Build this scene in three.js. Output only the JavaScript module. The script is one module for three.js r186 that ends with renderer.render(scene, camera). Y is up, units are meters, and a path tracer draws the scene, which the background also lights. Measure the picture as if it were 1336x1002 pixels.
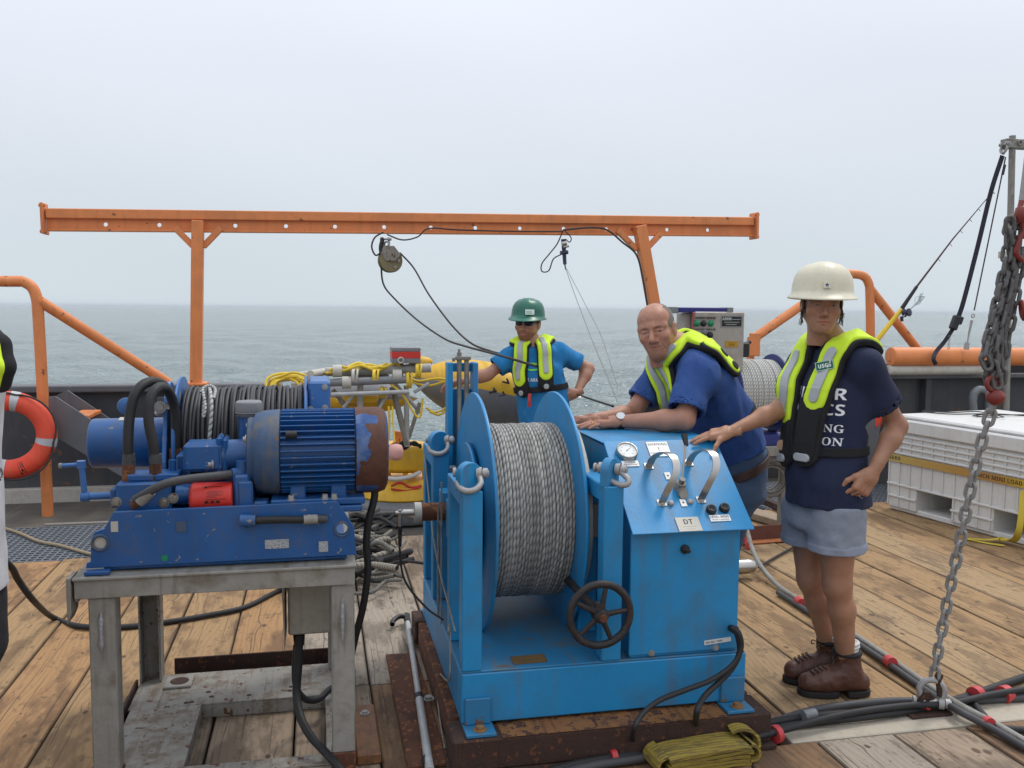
import * as THREE from 'three';
import { mergeGeometries, mergeVertices } from 'three/addons/utils/BufferGeometryUtils.js';

// ---------------------------------------------------------------- camera, sky, sun, exposure
const scene = new THREE.Scene();
const CAM_H = 1.57, YAW = THREE.MathUtils.degToRad(12.2), PITCH = Math.atan(98.5 / 1180), ROLL = THREE.MathUtils.degToRad(0.5), FOC = 1180;
const camera = new THREE.PerspectiveCamera(2 * Math.atan(501 / FOC) * 180 / Math.PI, 1336 / 1002, 0.05, 30000);
camera.rotation.order = 'YXZ';
camera.rotation.set(-PITCH, -YAW, ROLL);
camera.position.set(0, CAM_H, 0);
camera.updateMatrixWorld(true);

const renderer = new THREE.WebGLRenderer({ antialias: true });
renderer.setSize(1024, 768);
renderer.toneMapping = THREE.LinearToneMapping;
renderer.toneMappingExposure = 1.0;
renderer.shadowMap.enabled = true;

const SKY_GAIN = 1.0;
{ // hazy overcast sky: pale near the horizon, brighter and a little bluer higher up
  const w = 256, h = 256, d = new Float32Array(w * h * 4);
  for (let j = 0; j < h; j++) for (let i = 0; i < w; i++) {
    const el = ((j + 0.5) / h - 0.5) * Math.PI, s = Math.max(0, Math.sin(el)), k = (j * w + i) * 4, az = (i + 0.5) / w * Math.PI * 2;
    const up = Math.min(1, s / 0.3), sm = up * up * (3 - 2 * up);
    const cl = 1 + 0.02 * Math.sin(az * 3 + el * 9) * Math.sin(az * 5 - el * 4 + 1) + 0.012 * Math.sin(az * 11 + el * 23);
    const zen = 1 + 0.75 * Math.max(0, s - 0.25);
    d[k] = (0.66 + 0.145 * sm) * zen * cl * SKY_GAIN; d[k + 1] = (0.735 + 0.115 * sm) * zen * cl * SKY_GAIN; d[k + 2] = (0.79 + 0.155 * sm) * zen * cl * SKY_GAIN; d[k + 3] = 1;
  }
  const t = new THREE.DataTexture(d, w, h, THREE.RGBAFormat, THREE.FloatType);
  t.mapping = THREE.EquirectangularReflectionMapping; t.magFilter = THREE.LinearFilter; t.minFilter = THREE.LinearFilter; t.wrapS = THREE.RepeatWrapping; t.needsUpdate = true;
  scene.background = t; scene.environment = t;
}
const sun = new THREE.DirectionalLight(new THREE.Color(1, 0.95, 0.88), 1.5);
sun.position.set(9, 16, -9); sun.target.position.set(1, 0, -4);
sun.castShadow = true; sun.shadow.radius = 26; sun.shadow.mapSize.set(2048, 2048);
Object.assign(sun.shadow.camera, { left: -10, right: 10, top: 10, bottom: -10, near: 1, far: 50 });
scene.add(sun, sun.target);
scene.fog = new THREE.FogExp2(new THREE.Color(0.80, 0.87, 0.93), 0.0002);

// ---------------------------------------------------------------- helpers
const V = (x, y, z) => new THREE.Vector3(x, y, z);
let seed = 7;
const rnd = () => { seed = (seed + 0x6d2b79f5) | 0; let t = Math.imul(seed ^ (seed >>> 15), 1 | seed); t = (t + Math.imul(t ^ (t >>> 7), 61 | t)) ^ t; return ((t ^ (t >>> 14)) >>> 0) / 4294967296; };
const rr = (a, b) => a + (b - a) * rnd();
function ray(px, py) { return V((px - 668) / FOC, -(py - 501) / FOC, -1).applyQuaternion(camera.quaternion); }
const onY = (px, py, y = 0) => { const r = ray(px, py); return r.multiplyScalar((y - CAM_H) / r.y).add(camera.position); };
const onZ = (px, py, z) => { const r = ray(px, py); return r.multiplyScalar(z / r.z).add(camera.position); };
const onX = (px, py, x) => { const r = ray(px, py); return r.multiplyScalar(x / r.x).add(camera.position); };

// --- geometry
const M4 = () => new THREE.Matrix4();
function box(w, h, d, x = 0, y = 0, z = 0, c = 0.004, rot) { // chamfered box, centre x,y,z
  const g = c > 0 ? chamfer(w, h, d, Math.min(c, w * 0.45, h * 0.45, d * 0.45)) : new THREE.BoxGeometry(w, h, d);
  if (rot) g.applyMatrix4(M4().makeRotationFromEuler(new THREE.Euler(...rot)));
  return g.translate(x, y, z);
}
function bx(x0, x1, y0, y1, z0, z1, c = 0.004) { return box(Math.abs(x1 - x0), Math.abs(y1 - y0), Math.abs(z1 - z0), (x0 + x1) / 2, (y0 + y1) / 2, (z0 + z1) / 2, c); }
function chamfer(w, h, d, c) {
  const X = w / 2, Y = h / 2, Z = d / 2, p = [], F = (...v) => { for (let i = 1; i < v.length - 1; i++) p.push(...v[0], ...v[i], ...v[i + 1]); };
  for (const s of [1, -1]) {
    const f = (...v) => F(...(s > 0 ? v : v.reverse()));
    f([s * X, -Y + c, Z - c], [s * X, -Y + c, -Z + c], [s * X, Y - c, -Z + c], [s * X, Y - c, Z - c]);
    f([-X + c, s * Y, Z - c], [X - c, s * Y, Z - c], [X - c, s * Y, -Z + c], [-X + c, s * Y, -Z + c]);
    f([-X + c, -Y + c, s * Z], [X - c, -Y + c, s * Z], [X - c, Y - c, s * Z], [-X + c, Y - c, s * Z]);
  }
  const E = (a, b, cc, dd, flip) => F(...(flip ? [dd, cc, b, a] : [a, b, cc, dd]));
  for (const a of [1, -1]) for (const b of [1, -1]) {
    E([a * X, b * (Y - c), Z - c], [a * X, b * (Y - c), -Z + c], [a * (X - c), b * Y, -Z + c], [a * (X - c), b * Y, Z - c], a * b < 0);
    E([a * X, Y - c, b * (Z - c)], [a * (X - c), Y - c, b * Z], [a * (X - c), -Y + c, b * Z], [a * X, -Y + c, b * (Z - c)], a * b < 0);
    E([X - c, a * Y, b * (Z - c)], [-X + c, a * Y, b * (Z - c)], [-X + c, a * (Y - c), b * Z], [X - c, a * (Y - c), b * Z], a * b < 0);
  }
  for (const a of [1, -1]) for (const b of [1, -1]) for (const e of [1, -1]) {
    const t = [[a * X, b * (Y - c), e * (Z - c)], [a * (X - c), b * Y, e * (Z - c)], [a * (X - c), b * (Y - c), e * Z]];
    F(...(a * b * e > 0 ? t : t.reverse()));
  }
  const g = new THREE.BufferGeometry(); g.setAttribute('position', new THREE.Float32BufferAttribute(p, 3)); g.computeVertexNormals(); return g;
}
function cyl(a, b, r0, r1 = r0, seg = 20, caps = true) { // from point a to b
  const dir = b.clone().sub(a), L = dir.length(), g = new THREE.CylinderGeometry(r1, r0, L, seg, 1, !caps);
  return g.applyMatrix4(M4().compose(a.clone().add(b).multiplyScalar(0.5), new THREE.Quaternion().setFromUnitVectors(V(0, 1, 0), dir.divideScalar(L)), V(1, 1, 1)));
}
function lathe(prof, o, axis, seg = 32) { // prof [[r, t], ...] along axis from o
  const g = new THREE.LatheGeometry(prof.map(([r, t]) => new THREE.Vector2(Math.max(r, 1e-4), t)), seg);
  return g.applyMatrix4(M4().compose(o, new THREE.Quaternion().setFromUnitVectors(V(0, 1, 0), axis.clone().normalize()), V(1, 1, 1)));
}
const curve = (pts, closed = false, t = 0.5) => new THREE.CatmullRomCurve3(pts, closed, 'catmullrom', t);
function tube(pts, r, seg = 8, n = 0, closed = false) { const c = Array.isArray(pts) ? curve(pts, closed) : pts; return new THREE.TubeGeometry(c, n || Math.max(8, Math.round((Array.isArray(pts) ? pts.length : 6) * 8)), r, seg, closed); }
function torus(o, axis, R, r, ns = 10, nR = 28, arc = Math.PI * 2) {
  return new THREE.TorusGeometry(R, r, ns, nR, arc).applyMatrix4(M4().compose(o, new THREE.Quaternion().setFromUnitVectors(V(0, 0, 1), axis.clone().normalize()), V(1, 1, 1)));
}
function plate(pts, z, t, holes = [], bev = 0.002) { // outline in xy, extruded towards -z by t, front face at z
  const s = new THREE.Shape(pts.map(([x, y]) => new THREE.Vector2(x, y)));
  for (const [x, y, r] of holes) { const h = new THREE.Path(); h.absarc(x, y, r, 0, Math.PI * 2, true); s.holes.push(h); }
  const g = new THREE.ExtrudeGeometry(s, { depth: t - 2 * bev, bevelEnabled: bev > 0, bevelThickness: bev, bevelSize: bev, bevelOffset: -bev, bevelSegments: 1, curveSegments: 12 });
  return g.translate(0, 0, z - t + bev);
}
const rotG = (g, ax, ang, o = V(0, 0, 0)) => g.translate(-o.x, -o.y, -o.z).applyMatrix4(M4().makeRotationAxis(ax, ang)).translate(o.x, o.y, o.z);
const boltHead = (o, axis, r = 0.012, h = 0.008) => { const a = axis.clone().normalize(); return mergeAll([cyl(o, o.clone().addScaledVector(a, h * 0.25), r * 1.5, r * 1.5, 14), cyl(o.clone().addScaledVector(a, h * 0.25), o.clone().addScaledVector(a, h), r, r * 0.92, 6)]); };
function mergeAll(list) {
  const gs = list.flat(9).map((g) => {
    let n = g.index ? g.toNonIndexed() : g.clone();
    for (const k of Object.keys(n.attributes)) if (!['position', 'normal', 'uv', 'color'].includes(k)) n.deleteAttribute(k);
    if (!n.attributes.normal) n.computeVertexNormals();
    if (!g.userData.keepUV) boxUV(n);
    if (!n.attributes.uv) n.setAttribute('uv', new THREE.BufferAttribute(new Float32Array(n.attributes.position.count * 2), 2));
    n.userData = g.userData; return n;
  });
  const anyC = gs.some((g) => g.attributes.color);
  for (const g of gs) if (anyC && !g.attributes.color) g.setAttribute('color', new THREE.BufferAttribute(new Float32Array(g.attributes.position.count * 3).fill(1), 3));
  const m = gs.length === 1 ? gs[0] : mergeGeometries(gs);
  m.userData = { keepUV: gs.some((g) => g.userData.keepUV) || gs.length > 0 }; return m;
}
function boxUV(g) {
  const p = g.attributes.position, n = g.attributes.normal, uv = new Float32Array(p.count * 2);
  for (let i = 0; i < p.count; i += 3) {
    let nx = 0, ny = 0, nz = 0; for (let k = 0; k < 3; k++) { nx += n.getX(i + k); ny += n.getY(i + k); nz += n.getZ(i + k); }
    nx = Math.abs(nx); ny = Math.abs(ny); nz = Math.abs(nz);
    for (let k = 0; k < 3; k++) {
      const x = p.getX(i + k), y = p.getY(i + k), z = p.getZ(i + k); let u, v;
      if (ny >= nx && ny >= nz) { u = x; v = -z; } else if (nx >= nz) { u = -z; v = y; } else { u = x; v = y; }
      uv[(i + k) * 2] = u; uv[(i + k) * 2 + 1] = v;
    }
  }
  g.setAttribute('uv', new THREE.BufferAttribute(uv, 2));
}
const names = {};
const numbered = (n) => { const k = names[n] = (names[n] || 0) + 1; return k === 1 ? n : n + '_' + String(k - 1).padStart(3, '0'); };
function mk(name, geos, mat, parent) { // one named mesh; local to the parent's position when the parent is a thing
  const g = mergeAll([geos]); const m = new THREE.Mesh(g, mat); m.castShadow = m.receiveShadow = true;
  if (parent) {
    m.name = name; const o = parent.userData.origin;
    if (o) g.translate(-o.x, -o.y, -o.z);
    parent.add(m);
  } else { m.name = numbered(name); scene.add(m); }
  return m;
}
function thing(name, label, category, o = V(0, 0, 0), group) {
  const g = new THREE.Group(); g.name = numbered(name); g.position.copy(o); scene.add(g);
  g.userData = { label, category, origin: { x: o.x, y: o.y, z: o.z } }; if (group) g.userData.group = group; return g;
}
// a sub-part mesh: same frame as its part
function sub(name, geos, mat, part, th) { const g = mergeAll([geos]), o = th.userData.origin; g.translate(-o.x, -o.y, -o.z); const m = new THREE.Mesh(g, mat); m.name = name; m.castShadow = m.receiveShadow = true; part.add(m); return m; }
const tag = (m, label, category, group) => { Object.assign(m.userData, { label, category }); if (group) m.userData.group = group; return m; };
const struct = (m) => { m.userData.kind = 'structure'; return m; };

// --- noise and textures
const hash = (x, y, s) => { let h = Math.imul(x, 374761393) ^ Math.imul(y, 668265263) ^ Math.imul(s, 2147483647 - 77); h = Math.imul(h ^ (h >>> 13), 1274126177); return ((h ^ (h >>> 16)) >>> 0) / 4294967296; };
function vnoise(x, y, px, py, s) { // tileable value noise, period px, py
  const xi = Math.floor(x), yi = Math.floor(y), fx = x - xi, fy = y - yi, u = fx * fx * (3 - 2 * fx), v = fy * fy * (3 - 2 * fy);
  const m = (a, p) => ((a % p) + p) % p, x0 = m(xi, px), x1 = m(xi + 1, px), y0 = m(yi, py), y1 = m(yi + 1, py);
  const a = hash(x0, y0, s), b = hash(x1, y0, s), c = hash(x0, y1, s), d = hash(x1, y1, s);
  return (a + (b - a) * u) * (1 - v) + (c + (d - c) * u) * v;
}
function fbm(u, v, fx, fy, s, oct = 4, gain = 0.5) { let a = 0, w = 1, t = 0; for (let o = 0; o < oct; o++) { a += w * vnoise(u * fx, v * fy, fx, fy, s + o * 17); t += w; w *= gain; fx *= 2; fy *= 2; } return a / t; }
const clamp = (x, a = 0, b = 1) => Math.min(b, Math.max(a, x)), mix = (a, b, t) => a + (b - a) * t, sstep = (a, b, x) => { const t = clamp((x - a) / (b - a)); return t * t * (3 - 2 * t); };
const toS = (c) => clamp(c <= 0.0031308 ? 12.92 * c : 1.055 * Math.pow(c, 1 / 2.4) - 0.055) * 255;
function tex(w, h, rx, ry, fn, srgb = true) { // fn(u,v) -> [r,g,b] linear (srgb) or raw; covers rx by ry metres
  const d = new Uint8Array(w * h * 4);
  for (let j = 0; j < h; j++) for (let i = 0; i < w; i++) { const c = fn((i + 0.5) / w, (j + 0.5) / h), k = (j * w + i) * 4; for (let q = 0; q < 3; q++) d[k + q] = srgb ? toS(c[q]) : clamp(c[q]) * 255; d[k + 3] = 255; }
  const t = new THREE.DataTexture(d, w, h); t.colorSpace = srgb ? THREE.SRGBColorSpace : THREE.NoColorSpace;
  t.wrapS = t.wrapT = THREE.RepeatWrapping; t.magFilter = THREE.LinearFilter; t.minFilter = THREE.LinearMipmapLinearFilter; t.generateMipmaps = true; t.repeat.set(1 / rx, 1 / ry); t.needsUpdate = true; return t;
}
const g1 = (v) => [v, v, v];
const mix3 = (a, b, t) => [mix(a[0], b[0], t), mix(a[1], b[1], t), mix(a[2], b[2], t)];
// shared relief maps
const T_fine = tex(256, 256, 0.25, 0.25, (u, v) => g1(fbm(u, v, 32, 32, 3, 3)), false);
const T_mid = tex(256, 256, 1.2, 1.2, (u, v) => g1(fbm(u, v, 10, 10, 5, 5, 0.6)), false);
const T_rough = tex(256, 256, 0.9, 0.9, (u, v) => g1(0.55 + 0.45 * fbm(u, v, 12, 12, 9, 5, 0.6)), false);
const T_worn = tex(512, 512, 0.5, 0.5, (u, v) => { const n = fbm(u, v, 5, 5, 701, 5, 0.55), m = fbm(u, v, 18, 18, 750, 4, 0.55), f = fbm(u, v, 90, 90, 790, 2); let c = g1((0.84 + 0.2 * n) * (0.95 + 0.08 * f)); c = mix3(c, [0.42, 0.36, 0.28], 0.45 * sstep(0.45, 0.8, n * 0.6 + m * 0.4)); return c; });
const T_cloth = tex(512, 512, 0.6, 0.6, (u, v) => { const w = 0.94 + 0.06 * Math.sin(u * 6.283 * 120) * Math.sin(v * 6.283 * 120), n = fbm(u, v, 6, 6, 711, 4), f = fbm(u, v, 60, 60, 715, 2); return g1((0.78 + 0.22 * n) * (0.88 + 0.12 * f) * w); });
function std(o) { const { rgb, ...r } = o; const m = new THREE.MeshStandardMaterial(r); if (rgb) m.color.setRGB(...rgb); return m; }
function paint(rgb, { chip = [0.16, 0.08, 0.045], chips = 0.0, dirt = [0.09, 0.075, 0.05], dirty = 0.25, streak, rough = 0.42, s = 1, size = 1.5, bump = 0.00025, fade = 0.12 } = {}) {
  if (s >= 100) return std({ rgb: rgb.map((c) => c * 1.12), map: T_worn, roughness: rough, bumpMap: T_fine, bumpScale: bump });
  const map = tex(512, 512, size, size, (u, v) => {
    const n = fbm(u, v, 5, 5, s, 5, 0.55), m = fbm(u, v, 18, 18, s + 50, 4, 0.55), f = fbm(u, v, 90, 90, s + 90, 2);
    let c = rgb.map((x) => x * (1 - fade + 2 * fade * n) * (0.96 + 0.08 * f));
    c = mix3(c, dirt, dirty * sstep(0.42, 0.8, n * 0.6 + m * 0.4));
    const st = fbm(u, v, 40, 3, s + 130, 3); c = mix3(c, streak || dirt, dirty * 0.6 * sstep(0.55, 0.85, st));
    if (chips > 0) { const k = fbm(u, v, 24, 24, s + 200, 4, 0.6); c = mix3(c, chip, sstep(0.78 - chips, 0.80 - chips, k)); }
    return c;
  });
  return std({ map, roughness: rough, roughnessMap: null, bumpMap: T_fine, bumpScale: bump });
}
const MAT = {};
MAT.blue = paint([0.010, 0.235, 0.50], { s: 11, dirt: [0.06, 0.10, 0.12], streak: [0.13, 0.09, 0.06], dirty: 0.5, rough: 0.42, fade: 0.12 });
MAT.blueWorn = paint([0.02, 0.17, 0.34], { s: 14, dirt: [0.11, 0.12, 0.09], dirty: 0.8, rough: 0.5, size: 0.9, chips: 0.02 });
MAT.navy = paint([0.010, 0.088, 0.275], { s: 21, dirty: 0.35, rough: 0.36, chips: 0.012, chip: [0.22, 0.2, 0.18], size: 0.5, fade: 0.22 });
MAT.navyDirty = paint([0.03, 0.075, 0.16], { s: 25, dirt: [0.13, 0.11, 0.07], dirty: 0.9, rough: 0.6, chips: 0.05, size: 0.6, fade: 0.25 });
MAT.midBlue = paint([0.045, 0.16, 0.42], { s: 27, dirty: 0.35, rough: 0.45, chips: 0.03, chip: [0.3, 0.3, 0.3] });
MAT.orange = paint([0.76, 0.255, 0.08], { s: 31, dirt: [0.3, 0.12, 0.05], dirty: 0.35, rough: 0.5, chips: 0.006, chip: [0.25, 0.10, 0.05], fade: 0.1 });
MAT.rust = paint([0.12, 0.045, 0.022], { s: 35, dirt: [0.03, 0.016, 0.012], dirty: 0.8, rough: 0.9, chips: 0.14, chip: [0.22, 0.085, 0.03], size: 0.6, bump: 0.002, fade: 0.35 });
MAT.rustDark = paint([0.05, 0.024, 0.016], { s: 37, dirt: [0.02, 0.014, 0.012], dirty: 0.6, rough: 0.9, chips: 0.1, chip: [0.12, 0.045, 0.02], size: 0.6, bump: 0.002, fade: 0.35 });
MAT.galv = paint([0.27, 0.26, 0.235], { s: 41, dirt: [0.12, 0.095, 0.06], dirty: 0.95, rough: 0.62, chips: 0.0, size: 0.8, fade: 0.3, bump: 0.001 });
MAT.galvRust = paint([0.26, 0.25, 0.22], { s: 43, dirt: [0.13, 0.085, 0.05], dirty: 0.9, rough: 0.7, chips: 0.08, chip: [0.10, 0.045, 0.022], size: 0.5, fade: 0.3, bump: 0.001 });
MAT.hull = paint([0.052, 0.056, 0.066], { s: 47, dirt: [0.10, 0.09, 0.075], dirty: 0.5, rough: 0.6, chips: 0.03, size: 1.6, fade: 0.25 });
MAT.hullLight = paint([0.12, 0.125, 0.14], { s: 49, dirt: [0.2, 0.17, 0.13], dirty: 0.4, rough: 0.6, size: 1.6, fade: 0.2 });
MAT.deckSteel = paint([0.10, 0.092, 0.08], { s: 53, dirt: [0.17, 0.14, 0.1], dirty: 0.7, rough: 0.8, size: 1.3, fade: 0.3, bump: 0.001 });
MAT.grating = paint([0.15, 0.165, 0.185], { s: 55, dirt: [0.1, 0.1, 0.1], dirty: 0.4, rough: 0.6, size: 0.8, fade: 0.2 });
MAT.steel = std({ rgb: [0.42, 0.41, 0.39], metalness: 0.85, roughness: 0.38, bumpMap: T_fine, bumpScale: 0.0004 });
MAT.shackle = std({ rgb: [0.36, 0.35, 0.34], metalness: 0.35, roughness: 0.55, bumpMap: T_fine, bumpScale: 0.001 });
MAT.chrome = std({ rgb: [0.46, 0.44, 0.41], metalness: 0.9, roughness: 0.3 });
MAT.alu = paint([0.42, 0.43, 0.43], { s: 59, dirt: [0.2, 0.19, 0.17], dirty: 0.5, rough: 0.45, size: 0.8, fade: 0.15 });
MAT.rubber = std({ rgb: [0.014, 0.014, 0.015], roughness: 0.62, bumpMap: T_fine, bumpScale: 0.0006 });
MAT.rubberGrey = std({ rgb: [0.055, 0.055, 0.058], roughness: 0.6, bumpMap: T_fine, bumpScale: 0.0006 });
MAT.blackPlastic = std({ rgb: [0.012, 0.012, 0.013], roughness: 0.45 });
MAT.castIron = paint([0.018, 0.016, 0.016], { s: 61, dirt: [0.07, 0.03, 0.018], dirty: 0.4, rough: 0.6, size: 0.3, bump: 0.002 });
MAT.white = paint([0.66, 0.655, 0.63], { s: 63, dirt: [0.45, 0.42, 0.36], dirty: 0.35, rough: 0.5, size: 1.0, fade: 0.05 });
MAT.cream = paint([0.52, 0.50, 0.44], { s: 65, dirt: [0.3, 0.26, 0.2], dirty: 0.5, rough: 0.6, size: 0.5 });
MAT.yellow = paint([0.76, 0.44, 0.02], { s: 67, dirt: [0.25, 0.18, 0.08], dirty: 0.35, rough: 0.5, size: 0.8, fade: 0.1 });
MAT.yellowRope = std({ rgb: [0.72, 0.52, 0.05], roughness: 0.75 });
MAT.greyPVC = paint([0.19, 0.195, 0.205], { s: 69, dirt: [0.3, 0.29, 0.27], dirty: 0.3, rough: 0.5, size: 0.8 });
MAT.red = paint([0.62, 0.035, 0.025], { s: 71, dirty: 0.25, rough: 0.45, size: 0.4, fade: 0.1 });
MAT.redTape = std({ rgb: [0.5, 0.045, 0.05], roughness: 0.45 });
MAT.ring = paint([0.80, 0.085, 0.04], { s: 73, dirty: 0.2, rough: 0.6, size: 0.5, fade: 0.1 });
MAT.reflect = std({ rgb: [0.5, 0.51, 0.53], roughness: 0.45, metalness: 0.2, bumpMap: T_fine, bumpScale: 0.0005 });
MAT.ropeGrey = std({ rgb: [0.22, 0.205, 0.18], roughness: 0.9, bumpMap: T_fine, bumpScale: 0.004 });
MAT.ropeDark = std({ rgb: [0.045, 0.043, 0.042], roughness: 0.85, bumpMap: T_fine, bumpScale: 0.003 });
MAT.strap = std({ rgb: [0.02, 0.017, 0.03], roughness: 0.8 });
MAT.greenPlastic = std({ rgb: [0.0, 0.22, 0.09], roughness: 0.4 });
MAT.brass = paint([0.24, 0.13, 0.045], { s: 75, dirt: [0.12, 0.06, 0.03], dirty: 0.8, rough: 0.55, size: 0.2 });
const canvasTex = (w, h, draw) => { const c = document.createElement('canvas'); c.width = w; c.height = h; const x = c.getContext('2d'); draw(x, w, h); const t = new THREE.CanvasTexture(c); t.colorSpace = THREE.SRGBColorSpace; return t; };
// a thin printed label: quad with uv 0..1, centre o, half vectors u (right) and v (up), standing 1.5 mm proud with thickness
function labelGeo(o, u, v) {
  const n = u.clone().cross(v).normalize(), t = n.clone().multiplyScalar(0.0016), p = [], uv = [], q = (a, b, c, d, m) => { p.push(...a, ...b, ...c, ...a, ...c, ...d); uv.push(...m[0], ...m[1], ...m[2], ...m[0], ...m[2], ...m[3]); };
  const P = (s, r, k) => o.clone().addScaledVector(u, s).addScaledVector(v, r).addScaledVector(t, k).toArray();
  q(P(-1, -1, 1), P(1, -1, 1), P(1, 1, 1), P(-1, 1, 1), [[0, 0], [1, 0], [1, 1], [0, 1]]);
  const e = [[0.01, 0.01], [0.02, 0.01], [0.02, 0.02], [0.01, 0.02]];
  for (const [a, b] of [[[-1, -1], [1, -1]], [[1, -1], [1, 1]], [[1, 1], [-1, 1]], [[-1, 1], [-1, -1]]]) q(P(...a, -0.4), P(...b, -0.4), P(...b, 1), P(...a, 1), e);
  const g = new THREE.BufferGeometry(); g.setAttribute('position', new THREE.Float32BufferAttribute(p, 3)); g.setAttribute('uv', new THREE.Float32BufferAttribute(uv, 2)); g.computeVertexNormals(); g.userData.keepUV = true; return g;
}
const printMat = (w, h, draw, rough = 0.45) => std({ map: canvasTex(w, h, draw), roughness: rough });
// ---------------------------------------------------------------- setting: sea
{
  const pos = [], idx = [], nA = 420, radii = []; let r = 4; while (r < 9000) { radii.push(r); r *= r < 300 ? 1.022 : 1.12; }
  const wv = []; for (let k = 0; k < 26; k++) { const L = 0.7 * Math.pow(1.21, k % 14) * rr(0.8, 1.25), a = -0.5 + rr(-0.9, 0.9); wv.push([Math.cos(a) * 6.283 / L, Math.sin(a) * 6.283 / L, rr(0, 6.28), L * 0.0085]); }
  const a0 = Math.PI / 2 - 1.25 + YAW * 0, n = radii.length;
  for (let j = 0; j < n; j++) for (let i = 0; i <= nA; i++) {
    const full = i / nA * Math.PI * 2, x = Math.cos(full) * radii[j], z = Math.sin(full) * radii[j];
    let y = 0; const fade = clamp(1.2 - radii[j] / 260), s0 = radii[j] * 0.03; if (fade > 0) for (const [kx, kz, ph, am] of wv) { const L = am / 0.0085; if (L > s0 * 1.5) y += am * Math.sin(kx * x + kz * z + ph); }
    pos.push(x, -1.75 + y * fade, z);
  }
  for (let j = 0; j < n - 1; j++) for (let i = 0; i < nA; i++) { const a = j * (nA + 1) + i, b = a + nA + 1; idx.push(a, a + 1, b, a + 1, b + 1, b); }
  const g = new THREE.BufferGeometry(); g.setAttribute('position', new THREE.Float32BufferAttribute(pos, 3)); g.setIndex(idx); g.computeVertexNormals();
  const uv = []; for (let i = 0; i < pos.length; i += 3) uv.push(pos[i], pos[i + 2]); g.setAttribute('uv', new THREE.Float32BufferAttribute(uv, 2));
  const bump = tex(1024, 1024, 9, 9, (u, v) => { let h = 0; h = 0.55 * fbm(u, v, 7, 11, 301, 5, 0.6) + 0.45 * Math.pow(1 - Math.abs(2 * fbm(u, v, 14, 20, 341, 4, 0.55) - 1), 2); return g1(h); }, false);
  const m = std({ rgb: [0.15, 0.2, 0.19], roughness: 0.16, bumpMap: bump, bumpScale: 0.34 });
  g.userData.keepUV = true;
  const o = new THREE.Mesh(g, m); o.name = 'sea'; o.receiveShadow = true; struct(o); scene.add(o);
}
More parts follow.
